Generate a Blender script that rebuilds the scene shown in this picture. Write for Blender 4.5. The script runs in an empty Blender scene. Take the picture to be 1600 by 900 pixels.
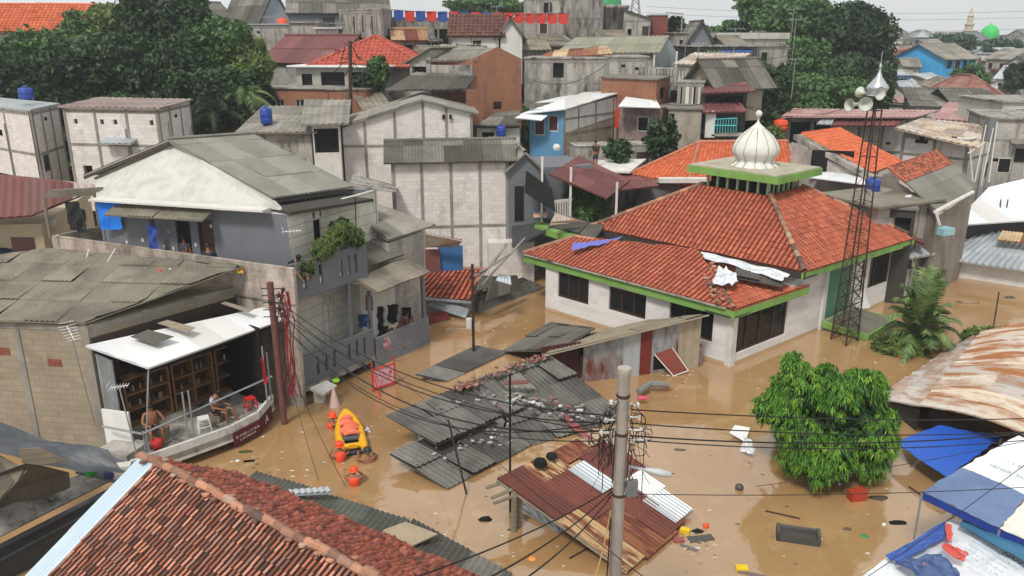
import bpy, math, random
import numpy as np
from mathutils import Vector as V, Matrix
random.seed(7); rng=np.random.default_rng(7)
R=math.radians
scn=bpy.context.scene; col=scn.collection
# ---------------------------------------------------------------- camera
HC=13.0; PIT=R(17.5); F=1250.0
cam=bpy.data.objects.new('camera',bpy.data.cameras.new('camera')); col.objects.link(cam)
cam.data.lens=36*F/1600; cam.data.sensor_width=36; cam.data.clip_end=3000; cam.data.clip_start=.3
cam.location=(0,0,HC); cam.rotation_euler=(R(90)-PIT,0,0); scn.camera=cam
# ---------------------------------------------------------------- sky, sun, exposure
w=bpy.data.worlds.new('World'); scn.world=w; w.use_nodes=True
nt=w.node_tree; nt.nodes.clear()
wo=nt.nodes.new('ShaderNodeOutputWorld'); bg=nt.nodes.new('ShaderNodeBackground')
sky=nt.nodes.new('ShaderNodeTexSky'); sky.sky_type='NISHITA'; sky.sun_disc=False
SUN_EL,SUN_AZ=R(52),R(205)
sky.sun_elevation=SUN_EL; sky.sun_rotation=SUN_AZ; sky.dust_density=4; sky.air_density=1.2
hs=nt.nodes.new('ShaderNodeHueSaturation'); hs.inputs['Saturation'].default_value=.22; hs.inputs['Value'].default_value=1.0
tc=nt.nodes.new('ShaderNodeTexCoord'); cn=nt.nodes.new('ShaderNodeTexNoise'); cn.inputs['Scale'].default_value=2.2; cn.inputs['Detail'].default_value=5
mp=nt.nodes.new('ShaderNodeMapping'); mp.inputs['Scale'].default_value=(1,1,3.5)
cr=nt.nodes.new('ShaderNodeValToRGB'); cr.color_ramp.elements[0].position=.3; cr.color_ramp.elements[0].color=(11.0,11.5,11.6,1)
cr.color_ramp.elements[1].position=.72; cr.color_ramp.elements[1].color=(13.2,13.3,13.1,1)
mx=nt.nodes.new('ShaderNodeMix'); mx.data_type='RGBA'; mx.inputs[0].default_value=.8
L=nt.links.new
L(tc.outputs['Generated'],mp.inputs[0]); L(mp.outputs[0],cn.inputs['Vector']); L(cn.outputs['Fac'],cr.inputs[0])
L(sky.outputs[0],hs.inputs['Color']); L(hs.outputs[0],mx.inputs[6]); L(cr.outputs[0],mx.inputs[7]); L(mx.outputs[2],bg.inputs[0])
bg.inputs[1].default_value=.084; L(bg.outputs[0],wo.inputs[0])
sl=bpy.data.lights.new('sun','SUN'); sl.energy=2.9; sl.angle=R(11); sl.color=(1,.96,.9)
so=bpy.data.objects.new('sun',sl); col.objects.link(so)
sd=V((math.sin(SUN_AZ)*math.cos(SUN_EL),math.cos(SUN_AZ)*math.cos(SUN_EL),math.sin(SUN_EL)))
so.rotation_euler=sd.to_track_quat('Z','Y').to_euler(); so.location=(0,0,60)
vs=scn.view_settings; vs.view_transform='Standard'; vs.look='None'; vs.exposure=.0; vs.gamma=1; vs.use_curve_mapping=False
scn.cycles.max_bounces=5; scn.cycles.volume_bounces=0
# ---------------------------------------------------------------- placing: photo position -> world point
def ray(u,v):
    x=(u-800)/F; y=-(v-450)/F
    return V((x, math.cos(PIT)+y*math.sin(PIT), -math.sin(PIT)+y*math.cos(PIT)))
def G(u,v,z=0.0):
    d=ray(u,v); return V((0,0,HC))+d*((z-HC)/d.z)
def D(u,v,Y):
    d=ray(u,v); return V((0,0,HC))+d*(Y/d.y)
def pt(u,v,k):            # k = ('z',h) or distance
    return G(u,v,k[1]) if isinstance(k,tuple) else D(u,v,k)
# ---------------------------------------------------------------- objects
def tag(o,label=None,cat=None,group=None,kind=None):
    if label: o['label']=label
    if cat: o['category']=cat
    if group: o['group']=group
    if kind: o['kind']=kind
    return o
def thing(name,label,cat,loc,group=None):
    o=bpy.data.objects.new(name,None); col.objects.link(o); o.location=loc; o.empty_display_size=.2
    return tag(o,label,cat,group)
def origin(o):
    p=V((0,0,0))
    while o is not None: p+=V(o.location); o=o.parent
    return p
def link(name,me,mat,parent=None,loc=None):
    o=bpy.data.objects.new(name,me); col.objects.link(o)
    if loc is not None: o.location=loc
    if parent is not None: o.parent=parent
    if mat is not None and not me.materials: me.materials.append(mat)
    return o
class MB:
    def __init__(s): s.v=[]; s.f=[]; s.c=[]; s.uv=[]
    def face(s,pts,c=.5,uv=None):
        i=len(s.v); s.v.extend(pts); s.f.append(tuple(range(i,i+len(pts)))); s.c.append(c); s.uv.append(uv)
    def grid(s,rows,c=None,wrap=False,uv=None):   # rows: list of lists of points, shared verts
        i=len(s.v); n=len(rows[0])
        for r in rows: s.v.extend(r)
        for a in range(len(rows)-1):
            for b in range(n if wrap else n-1):
                b2=(b+1)%n
                s.f.append((i+a*n+b,i+a*n+b2,i+(a+1)*n+b2,i+(a+1)*n+b))
                s.c.append(.5 if c is None else (c(a,b) if callable(c) else c)); s.uv.append(None)
    def obox(s,o,ax,ay,az,c=.5):        # corner o and three edge vectors
        o,ax,ay,az=V(o),V(ax),V(ay),V(az)
        p=[o,o+ax,o+ax+ay,o+ay]; q=[x+az for x in p]
        if ax.cross(ay).dot(az)<0: p,q=q,p
        s.face([p[3],p[2],p[1],p[0]],c); s.face(q,c)
        for k in range(4):
            j=(k+1)%4; s.face([p[k],p[j],q[j],q[k]],c)
        return s
    def box(s,cx,cy,z0,sx,sy,sz,c=.5,a=0):
        ca,sa=math.cos(a),math.sin(a); ax=V((ca*sx,sa*sx,0)); ay=V((-sa*sy,ca*sy,0))
        return s.obox(V((cx,cy,z0))-ax/2-ay/2,ax,ay,V((0,0,sz)),c)
    def prism(s,poly,z0,z1,c=.5,top=True,bot=True):
        a=[V((p[0],p[1],z0)) for p in poly]; b=[V((p[0],p[1],z1 if not isinstance(z1,(list,tuple)) else z1[k])) for k,p in enumerate(poly)]
        s.wallsto(a,b,c,top,bot); return s
    def wallsto(s,a,b,c=.5,top=True,bot=True):
        n=len(a)
        ar=sum((a[k].x*a[(k+1)%n].y-a[(k+1)%n].x*a[k].y) for k in range(n))
        if ar<0: a=a[::-1]; b=b[::-1]
        for k in range(n):
            j=(k+1)%n; s.face([a[k],a[j],b[j],b[k]],c)
        if top: s.face(list(b),c)
        if bot: s.face(list(a[::-1]),c)
    def slab(s,poly,t,c=.5,up=None):       # planar polygon with thickness t downwards
        n=(poly[1]-poly[0]).cross(poly[2]-poly[0]).normalized()
        if n.z<0: poly=poly[::-1]; n=-n
        b=[p-n*t for p in poly]; s.face(list(poly),c); s.face(b[::-1],c)
        for k in range(len(poly)):
            j=(k+1)%len(poly); s.face([b[k],b[j],poly[j],poly[k]],c)
        return s
    def tube(s,pts,r,n=6,c=.5,cap=True):
        pts=[V(p) for p in pts]; rows=[]
        rr=r if isinstance(r,(list,tuple)) else [r]*len(pts)
        for k,p in enumerate(pts):
            d=(pts[min(k+1,len(pts)-1)]-pts[max(k-1,0)])
            if d.length<1e-6: d=V((0,0,1))
            d.normalize(); x=d.cross(V((0,0,1)) if abs(d.z)<.9 else V((1,0,0))).normalized(); y=d.cross(x)
            rows.append([p+(x*math.cos(2*math.pi*j/n)+y*math.sin(2*math.pi*j/n))*rr[k] for j in range(n)])
        s.grid(rows,c,wrap=True)
        if cap: s.face(rows[0],c); s.face(rows[-1][::-1],c)
        return s
    def lathe(s,cen,prof,n=16,c=.5,ribs=0,ax=None):   # prof: (r,z)
        cen=V(cen); rows=[]
        if ax is None: X,Y,Z=V((1,0,0)),V((0,1,0)),V((0,0,1))
        else:
            Z=V(ax).normalized(); X=Z.cross(V((0,0,1)) if abs(Z.z)<.9 else V((1,0,0))).normalized(); Y=Z.cross(X)
        for r,z in prof:
            rows.append([cen+X*(r*math.cos(2*math.pi*j/n))+Y*(r*math.sin(2*math.pi*j/n))+Z*z for j in range(n)])
        s.grid(rows,c,wrap=True); return s
    def blob(s,cen,r,n=8,c=.5,jit=.2):
        cen=V(cen); r=V(r) if not isinstance(r,(int,float)) else V((r,r,r)); rows=[]
        for a in range(n//2+1):
            th=math.pi*a/(n//2); row=[]
            for b in range(n):
                ph=2*math.pi*b/n; k=1+random.uniform(-jit,jit)*(0<a<n//2)
                row.append(cen+V((r.x*math.sin(th)*math.cos(ph)*k,r.y*math.sin(th)*math.sin(ph)*k,r.z*math.cos(th)*k)))
            rows.append(row)
        s.grid(rows[::-1],c,wrap=True); return s
    def build(s,name,mat,parent=None,smooth=False,loc=None):
        if parent is None and loc is None:
            P=np.array([tuple(p) for p in s.v]); m=P.mean(0); loc=V((m[0],m[1],P[:,2].min()))
        o0=origin(parent) if parent is not None else V((0,0,0))
        base=V(loc) if (parent is None) else o0
        me=bpy.data.meshes.new(name); me.from_pydata([tuple(V(p)-base) for p in s.v],[],s.f); me.update()
        uvl=me.uv_layers.new(name='UVMap'); uvs=np.zeros((len(me.loops),2),dtype=np.float32)
        cols=np.zeros(len(me.loops)*4,dtype=np.float32).reshape(-1,4)
        for k,p in enumerate(me.polygons):
            n=p.normal; vs_=s.f[k]; c=s.c[k]; cols[p.loop_start:p.loop_start+p.loop_total]=(c,c,c,1)
            if s.uv[k] is not None:
                for j in range(p.loop_total): uvs[p.loop_start+j]=s.uv[k][j]
                continue
            if abs(n.z)<.75:
                t=V((-n.y,n.x,0)); t.normalize()
                for j,vi in enumerate(vs_): q=V(s.v[vi]); uvs[p.loop_start+j]=(q.x*t.x+q.y*t.y,q.z)
            else:
                for j,vi in enumerate(vs_): q=s.v[vi]; uvs[p.loop_start+j]=(q[0],q[1])
        uvl.data.foreach_set('uv',uvs.ravel())
        ca=me.color_attributes.new('Col','FLOAT_COLOR','CORNER'); ca.data.foreach_set('color',cols.ravel())
        if smooth: me.polygons.foreach_set('use_smooth',[True]*len(me.polygons))
        o=link(name,me,mat,parent,base if parent is None else None)
        return o
def mesh_np(name,verts,nper,cols,mat,parent=None,base=V((0,0,0)),smooth=False):
    """many loose polygons of nper corners each: verts (N*nper,3), cols (N,)"""
    me=bpy.data.meshes.new(name); N=len(verts)//nper
    me.vertices.add(len(verts)); me.vertices.foreach_set('co',(verts-np.array(base)).astype(np.float32).ravel())
    me.loops.add(len(verts)); me.loops.foreach_set('vertex_index',np.arange(len(verts),dtype=np.int32))
    me.polygons.add(N); me.polygons.foreach_set('loop_start',np.arange(0,N*nper,nper,dtype=np.int32)); me.polygons.foreach_set('loop_total',np.full(N,nper,dtype=np.int32))
    me.update(calc_edges=True)
    ca=me.color_attributes.new('Col','FLOAT_COLOR','CORNER'); c=np.repeat(cols,nper); ca.data.foreach_set('color',np.stack([c,c,c,np.ones_like(c)],1).astype(np.float32).ravel())
    return link(name,me,mat,parent,base if parent is None else None)
# ---------------------------------------------------------------- materials
def lin(h):
    if isinstance(h,str):
        h=h.lstrip('#'); c=[int(h[i:i+2],16)/255 for i in (0,2,4)]
        return tuple((x/12.92 if x<=.04045 else ((x+.055)/1.055)**2.4) for x in c)+(1,)
    return tuple(h)+(1,)
MATS={}
def mat(name,ramp,rough=.85,ns=1.2,na=.3,dark='2a2722',streak=0.,scol='2b2924',bump=.25,bs=14,pat=None,pw=.4,ph=.2,pm=.012,metal=0,lo=.45,hi=.75,mort=.62,spec=.4,wave=0,tr=0,uvn=None):
    if name in MATS: return MATS[name]
    m=bpy.data.materials.new(name); m.use_nodes=True; t=m.node_tree; N=t.nodes.new; LK=t.links.new
    b=t.nodes['Principled BSDF']; b.inputs['Roughness'].default_value=rough; b.inputs['Metallic'].default_value=metal; b.inputs['Specular IOR Level'].default_value=spec
    geo=N('ShaderNodeNewGeometry'); 
    if isinstance(ramp,str): ramp=[ramp]
    if len(ramp)>1:
        at=N('ShaderNodeVertexColor'); at.layer_name='Col'; r=N('ShaderNodeValToRGB'); LK(at.outputs[0],r.inputs[0])
        el=r.color_ramp.elements
        while len(el)<len(ramp): el.new(.5)
        for k,c in enumerate(ramp): el[k].position=k/(len(ramp)-1)
        for k,c in enumerate(ramp): el[k].color=lin(c)
        cur=r.outputs[0]
    else:
        r=N('ShaderNodeRGB'); r.outputs[0].default_value=lin(ramp[0]); cur=r.outputs[0]
    def mixc(a,bc,fac,mode='MIX'):
        x=N('ShaderNodeMix'); x.data_type='RGBA'; x.blend_type=mode
        if isinstance(fac,(int,float)): x.inputs[0].default_value=fac
        else: LK(fac,x.inputs[0])
        LK(a,x.inputs[6])
        if isinstance(bc,tuple): x.inputs[7].default_value=bc
        else: LK(bc,x.inputs[7])
        return x.outputs[2]
    def ramp2(src,a,bv,h=1.):
        q=N('ShaderNodeMapRange'); q.inputs[1].default_value=a; q.inputs[2].default_value=bv; q.inputs[4].default_value=h; LK(src,q.inputs[0]); return q.outputs[0]
    def noise(scale,vec=None,det=6,rg=.62):
        n=N('ShaderNodeTexNoise'); n.inputs['Scale'].default_value=scale; n.inputs['Detail'].default_value=det; n.inputs['Roughness'].default_value=rg
        LK(vec if vec is not None else geo.outputs['Position'],n.inputs['Vector']); return n.outputs['Fac']
    nv=None
    if uvn:
        uq=N('ShaderNodeUVMap'); uq.uv_map='UVMap'; um=N('ShaderNodeMapping'); um.inputs['Scale'].default_value=(uvn[0],uvn[1],1); LK(uq.outputs[0],um.inputs[0]); nv=um.outputs[0]
    hgt=None
    if pat:
        uv=N('ShaderNodeUVMap'); uv.uv_map='UVMap'
        bt=N('ShaderNodeTexBrick'); bt.inputs['Scale'].default_value=1; bt.inputs['Brick Width'].default_value=pw; bt.inputs['Row Height'].default_value=ph; bt.inputs['Mortar Size'].default_value=pm; bt.inputs['Mortar Smooth'].default_value=.15; bt.inputs['Bias'].default_value=0
        if pat=='plank': bt.offset=0
        bt.inputs['Color1'].default_value=(1,1,1,1); bt.inputs['Color2'].default_value=(.84,.84,.85,1); bt.inputs['Mortar'].default_value=(mort,mort,mort,1)
        LK(uv.outputs[0],bt.inputs['Vector']); cur=mixc(cur,bt.outputs['Color'],1.,'MULTIPLY')
        hgt=ramp2(bt.outputs['Fac'],0,1,-1.)
    if na>0:
        cur=mixc(cur,lin(dark),ramp2(noise(ns,nv),.42 if not uvn else .46,.8 if not uvn else .56,na))
        cur=mixc(cur,lin(dark),ramp2(noise(ns*6,det=3),.52,.85,na*.4))
    if streak>0:
        mpn=N('ShaderNodeMapping'); mpn.inputs['Scale'].default_value=(.9,.9,.33); LK(geo.outputs['Position'],mpn.inputs[0])
        cur=mixc(cur,lin(scol),ramp2(noise(1.6,mpn.outputs[0],7,.7),lo,hi,streak))
    LK(cur,b.inputs['Base Color'])
    if bump>0:
        bn=N('ShaderNodeBump'); bn.inputs['Strength'].default_value=bump; bn.inputs['Distance'].default_value=.03
        n=noise(bs,det=4)
        if hgt is not None:
            ad=N('ShaderNodeMath'); ad.operation='ADD'; LK(hgt,ad.inputs[0]); LK(n,ad.inputs[1]); n=ad.outputs[0]
        LK(n,bn.inputs['Height']); LK(bn.outputs[0],b.inputs['Normal'])
    if tr: 
        b.inputs['Subsurface Weight'].default_value=0
        tb=N('ShaderNodeBsdfTranslucent'); LK(cur,tb.inputs[0]); ms=N('ShaderNodeMixShader'); ms.inputs[0].default_value=tr
        LK(b.outputs[0],ms.inputs[1]); LK(tb.outputs[0],ms.inputs[2]); LK(ms.outputs[0],t.nodes['Material Output'].inputs[0])
    MATS[name]=m; return m
def plain(name,c,rough=.7,metal=0,**k): return mat(name,c,rough=rough,metal=metal,ns=k.pop('ns',3),na=k.pop('na',.25),bump=k.pop('bump',.08),**k)
# walls
M_blockwhite=mat('painted_block',['d6d0cb'],pat='block',pw=.4,ph=.2,na=.22,dark='9c968f',streak=.55,scol='4a463f',lo=.55,hi=.8,mort=.78)
M_blockgrey=mat('grey_block',['aea9a2'],pat='block',na=.35,dark='77726a',streak=.85,scol='35322c',lo=.5,hi=.78,mort=.7)
M_blocktan=mat('tan_block',['978b78'],pat='block',pw=.42,ph=.21,na=.35,dark='6f6656',streak=.5,scol='4a4438',lo=.5,hi=.8,mort=.72)
M_brick=mat('red_brick',['9c6a50'],pat='brick',pw=.22,ph=.075,na=.45,dark='6e5346',streak=.6,scol='3c332d',lo=.5,hi=.78,mort=.8)
M_conc=mat('bare_concrete',['a39e96'],na=.5,dark='645f57',streak=.95,scol='26241f',lo=.44,hi=.66)
M_frame=mat('concrete_frame',['8c877f'],na=.4,dark='55514b',streak=.6,scol='33302b')
M_plwhite=mat('white_plaster',['cfccc6'],ns=.9,na=.4,dark='8f8a80',streak=.6,scol='6a655c',lo=.52,hi=.85)
M_plcream=mat('cream_plaster',['bdbbb4'],ns=.5,na=.2,dark='9a968c',bump=.05,streak=.5,scol='6f6a5c')
M_plgrey=mat('slate_grey_paint',['6b6e73'],ns=.8,na=.2,dark='5a5c60',streak=.25,scol='4a4b4e')
M_plblue=mat('blue_paint',['5a8fb4'],na=.25,dark='4a7694',streak=.3,scol='46606f')
M_zincwall=mat('zinc_wall',['7d8588','8f9698','6f6a66'],rough=.55,metal=.3,na=.3,streak=.5,scol='4c4038')
M_wood=mat('weathered_wood',['6d6253','857a68','4e463c'],pat='plank',pw=40,ph=.16,na=.4,dark='3a342c')
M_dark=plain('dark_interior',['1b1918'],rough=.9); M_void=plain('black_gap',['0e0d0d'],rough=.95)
M_glass=plain('window_glass',['1c2022'],rough=.06,na=.1,bump=.02)
M_frwood=plain('brown_window_frame',['3b2a22']); M_frwhite=plain('white_paint_frame',['c4c2bc'])
M_door=plain('brown_door',['4a3128']); M_green=mat('light_green_paint',['78a050'],na=.6,dark='5d7f3d',streak=.5,scol='4f5a38',ns=2)
M_dgreen=plain('green_panel',['4d7f66'])
# roofs
M_fibro=mat('fibre_cement_sheet',['86827a','958f86','757168','8d887e'],ns=1.,na=.7,dark='4e4a42',bump=.1)
M_fibrodark=mat('old_fibre_cement_sheet',['68645d','504d47','7a766e','434039','89857b'],ns=1.1,na=.65,dark='302e2a',bump=.1)
M_fibrotan=mat('mottled_fibre_sheet',['7f7869','8a8272','757062','8f8777'],ns=.9,na=.85,dark='45413a',bump=.15)
M_white=mat('white_metal_sheet',['dcdedf','cfd2d4','e4e5e5','c6c4bf'],rough=.45,ns=.6,na=.12,dark='9a9894',bump=.03)
M_zinc=mat('zinc_sheet',['a9b0b4','bcc3c7','98a0a4','b4babd'],rough=.42,metal=.25,ns=.9,na=.3,dark='7c7872',bump=.05)
M_rust=mat('rusty_sheet',['5a2f24','6e3a28','8a5a3a','c3ad88','4a2822','b9a17c','5f3327'],rough=.8,ns=1.6,na=.55,dark='512a1e',bump=.1)
M_rustpale=mat('pale_rusty_sheet',['b5ab9b','c2bbb0','a0968a','c9b8a2','aaa49c','8f887e'],rough=.6,ns=.8,na=1.,dark='8a5a36',bump=.25,bs=6)
M_maroon=mat('maroon_metal_sheet',['703f3c','5e3432','7f4c48','66393a'],rough=.6,ns=.8,na=.35,dark='48302e',bump=.05)
M_pink=mat('faded_pink_sheet',['a98480','b5918c','9a736f'],rough=.6,ns=.6,na=.4,dark='7a5c58',bump=.05)
M_tile=mat('orange_clay_tile',['a9563c','b55f43','9b4d35','be6c50','ad583e','6e3426'],ns=1.1,na=.5,dark='5c342a',bump=.1)  # last stop is the shade colour painted into the tile grooves
M_tileor=mat('bright_orange_tile',['c0603c','cb6d47','b0522f','c4663f'],ns=.8,na=.3,dark='7e4630',bump=.08)
M_tileold=mat('old_clay_tile',['a05a42','6e4438','b9745a','4c352d','a8644c','3a2c26','d0917a','85564a','96705f','bf7a5e','c98a70','5e433a','38241d'],ns=2.5,na=.4,dark='2b1f1b',bump=.25,bs=30)  # dark final stop paints the shaded gaps between tile columns
M_tilerough=mat('weathered_back_tile',['8a4634','9c5540','6e3a2e','a66050','55322a'],ns=3,na=.55,dark='3a2722',bump=.4,bs=25)
M_ridge=mat('mortar_ridge',['a8735a','5e5048','c08a6c','4f443d','8a5f4c','ad9682'],ns=3,na=.5,dark='3f342d',bump=.3)
M_underside=plain('roof_underside',['3c3833'],rough=.95)
M_tarp=mat('blue_tarpaulin',['2456b4'],rough=.5,ns=.7,na=.3,dark='1d4690',bump=.2,bs=3)
M_tar=mat('black_plastic_sheet',['3d4044','4c5054'],rough=.45,ns=1.5,na=.4,dark='26282a',bump=.5,bs=4)
M_pole=mat('pole_concrete',['a59d94'],ns=4,na=.35,dark='6f6860',streak=.5,scol='3e3934',lo=.5,hi=.8)
M_black=plain('black_cable',['111112'],rough=.6); M_steel=plain('grey_steel',['9a9c9d'],rough=.45,metal=.4); M_rustst=plain('rusty_steel',['3a2a24'],rough=.8,na=.4)
M_tankblue=plain('blue_plastic_tank',['203f93'],rough=.4,na=.1); M_orange=plain('orange_plastic',['d94f28'],rough=.5,na=.12); M_red=plain('red_plastic',['c42a26'],rough=.5,na=.12)
M_whitepl=plain('white_plastic',['d8d8d6'],rough=.5,na=.1); M_yellow=plain('yellow_rubber',['e0a418'],rough=.5,na=.15)
# ---------------------------------------------------------------- roofs
def surf(mb,poly,wl=.2,amp=.02,row=1.6,sw=1.0,seg=4,lift=.02,jit=.01,skirt=True,under=.05,seed=0,cmap=None,miss=0.,barrel=False,groove_shade=False):
    rd=random.Random(seed+17); poly=[V(p) for p in poly]
    O=poly[0]; U=(poly[1]-poly[0]).normalized(); T=poly[-1]-poly[0]
    if len(poly)==3: T=poly[2]-poly[0]
    N=U.cross(T).normalized()
    if N.z<0: N=-N
    W=N.cross(U)
    if W.dot(T)<0: W=-W
    f=(lambda u: amp*(2*abs(math.sin(math.pi*u/wl))**.7-1)) if barrel else (lambda u: amp*math.sin(2*math.pi*u/wl))
    quad=False
    if len(poly)==4:
        a_,b_,c_,d_=poly; l=(d_-a_).normalized(); r_=(c_-b_).normalized(); q=(c_-d_).length/max(.01,(b_-a_).length)
        quad=l.dot(r_)>.86 and .5<q<1.9 and (b_-a_).normalized().dot((c_-d_).normalized())>.86
    def emit(lowr,upr,c,us,va,vb,sk):
        n=len(us)-1
        mb.grid([lowr,upr],(lambda i,j:1. if j in (0,n-2,n-1) else c*.86) if groove_shade else c)  # groove quads take the last ramp colour: shade painted between tile columns
        mb.uv[-n:]=[[(us[k],va),(us[k+1],va),(us[k+1],vb),(us[k],vb)] for k in range(n)]
        if sk: mb.grid([[p-N*(lift+.02) for p in lowr],lowr],c*.7)
    if quad:
        Lu=((b_-a_).length+(c_-d_).length)/2; Lv=((d_-a_).length+(c_-b_).length)/2
        def Pq(u,v): s_,t_=u/Lu,v/Lv; return a_.lerp(b_,s_).lerp(d_.lerp(c_,s_),t_)
        v0=0;r=0
        while v0<Lv-1e-3:
            v1=min(v0+row,Lv); ov=min(v1+row*.05,Lv)
            for k in range(math.ceil(Lu/sw-1e-6)):
                if miss and rd.random()<miss: continue
                j=rd.uniform(-jit,jit)+ (rd.random()<.15)*jit*1.5; j2=rd.uniform(-jit,jit)*.4; dv=rd.uniform(-1,1)*jit*1.2; c=rd.random()
                if cmap: c=cmap(k,r,c)
                us=[min(k*sw+sw*m/seg,Lu) for m in range(seg+1)]
                lo=[Pq(u,v0+dv if v0>0 else v0+dv*.5)+N*(f(u)+lift+j) for u in us]; up=[Pq(u,ov)+N*(f(u)+j2) for u in us]
                if (lo[-1]-lo[0]).length<.01: continue
                emit(lo,up,c,us,v0+seed*3.7,ov+seed*3.7,skirt)
            v0=v1;r+=1
        flat=poly
    else:
        p2=[((p-O).dot(U),(p-O).dot(W)) for p in poly]; vmin=min(p[1] for p in p2); vmax=max(p[1] for p in p2)
        def iv(v):
            us=[]
            for k in range(len(p2)):
                a,b=p2[k],p2[(k+1)%len(p2)]
                if (a[1]-v)*(b[1]-v)<=0 and abs(a[1]-b[1])>1e-9: us.append(a[0]+(b[0]-a[0])*(v-a[1])/(b[1]-a[1]))
            return (min(us),max(us)) if us else None
        v0=vmin; r=0
        while v0<vmax-1e-3:
            v1=min(v0+row,vmax); ns=max(1,math.ceil((v1-v0)/.3))
            ivs=[iv(min(max(v0+(v1-v0)*i/ns,vmin+1e-4),vmax-1e-4)) for i in range(ns+1)]
            if any(x is None for x in ivs): v0=v1;r+=1;continue
            lo_=min(x[0] for x in ivs); hi_=max(x[1] for x in ivs)
            for k in range(math.floor(lo_/sw),math.ceil(hi_/sw)):
                if miss and rd.random()<miss: continue
                j=rd.uniform(-jit,jit)+(rd.random()<.15)*jit*1.5; c=rd.random()
                if cmap: c=cmap(k,r,c)
                us=[k*sw+sw*m/seg for m in range(seg+1)]
                for i in range(ns):
                    va,vb=v0+(v1-v0)*i/ns,v0+(v1-v0)*(i+1)/ns; la,lb=(lift+j)*(1-i/ns),(lift+j)*(1-(i+1)/ns); A_,B_=ivs[i],ivs[i+1]
                    ua=[min(max(u,A_[0]),A_[1]) for u in us]; ub=[min(max(u,B_[0]),B_[1]) for u in us]
                    if abs(ua[-1]-ua[0])<.01 and abs(ub[-1]-ub[0])<.01: continue
                    emit([O+U*u+W*va+N*(f(u)+la) for u in ua],[O+U*u+W*vb+N*(f(u)+lb) for u in ub],c,us,va+seed*3.7,vb+seed*3.7,skirt and i==0)
            v0=v1; r+=1
        flat=[O+U*p[0]+W*p[1] for p in p2]
    if under:
        un=under+amp; n=[p-N*un for p in flat]
        if (n[1]-n[0]).cross(n[2]-n[0]).z>0: n=n[::-1]
        mb.face(n,.4)
        for k in range(len(flat)):
            q=(k+1)%len(flat); mb.face([flat[k]-N*un,flat[q]-N*un,flat[q]-N*amp*.8,flat[k]-N*amp*.8],.3)
    return U,W,N
TILE=dict(wl=.24,amp=.04,row=.32,sw=.24,seg=8,lift=.022,jit=.013,barrel=True,groove_shade=True)
TILEFAR=dict(wl=.36,amp=.05,row=.5,sw=.36,seg=4,lift=.05,jit=.01,barrel=True)
SHEET=dict(wl=.177,amp=.022,row=1.6,sw=1.062,seg=24,lift=.012,jit=.008)
SHEETFAR=dict(wl=.4,amp=.03,row=2.0,sw=1.2,seg=12,lift=.03,jit=.012)
ROLL=dict(wl=.25,amp=.012,row=30,sw=1.0,seg=16,lift=.0,jit=.004)
FLAT=dict(wl=1,amp=0,row=3,sw=1.2,seg=1,lift=.01,jit=.006)
def cap(mb,p,q,r=.09,step=.35,c=None,rd=random):
    p,q=V(p),V(q); n=max(1,int((q-p).length/step)); d=(q-p)/n
    for k in range(n):
        a=p+d*k; b=p+d*(k+1.08); mb.tube([a,b],[r*1.15,r*.92],8,rd.random() if c is None else c,cap=False)
# ---------------------------------------------------------------- walls with openings
def wallwin(mb,p,q,z0,z1,holes,th=.14,n_in=None,c=.5):
    """wall from p to q (xy), outer face on the right-hand side away from n_in; holes (s0,s1,za,zb) in metres along"""
    p=V((p[0],p[1],0)); q=V((q[0],q[1],0)); Ln=(q-p).length; d=(q-p)/Ln; n=n_in
    xs=sorted(set([0,Ln]+[h[0] for h in holes]+[h[1] for h in holes])); zs=sorted(set([z0,z1]+[h[2] for h in holes]+[h[3] for h in holes]))
    def inh(x,z): return any(h[0]<x<h[1] and h[2]<z<h[3] for h in holes)
    def P(x,z,o): return p+d*x+n*o+V((0,0,z))
    flip=d.cross(V((0,0,1))).dot(n)>0      # outward = -n
    def F4(a): mb.face(a if not flip else a[::-1],c)
    for i in range(len(xs)-1):
        for j in range(len(zs)-1):
            if xs[i+1]-xs[i]<1e-4 or zs[j+1]-zs[j]<1e-4: continue
            if inh((xs[i]+xs[i+1])/2,(zs[j]+zs[j+1])/2): continue
            F4([P(xs[i],zs[j],0),P(xs[i+1],zs[j],0),P(xs[i+1],zs[j+1],0),P(xs[i],zs[j+1],0)])
            F4([P(xs[i],zs[j],th),P(xs[i],zs[j+1],th),P(xs[i+1],zs[j+1],th),P(xs[i+1],zs[j],th)])
    for (a,b,za,zb) in holes:
        F4([P(a,za,0),P(a,zb,0),P(a,zb,th),P(a,za,th)]); F4([P(b,za,0),P(b,za,th),P(b,zb,th),P(b,zb,0)])
        F4([P(a,zb,0),P(b,zb,0),P(b,zb,th),P(a,zb,th)]); F4([P(a,za,0),P(a,za,th),P(b,za,th),P(b,za,0)])
    F4([P(0,z1,0),P(Ln,z1,0),P(Ln,z1,th),P(0,z1,th)])
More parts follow.
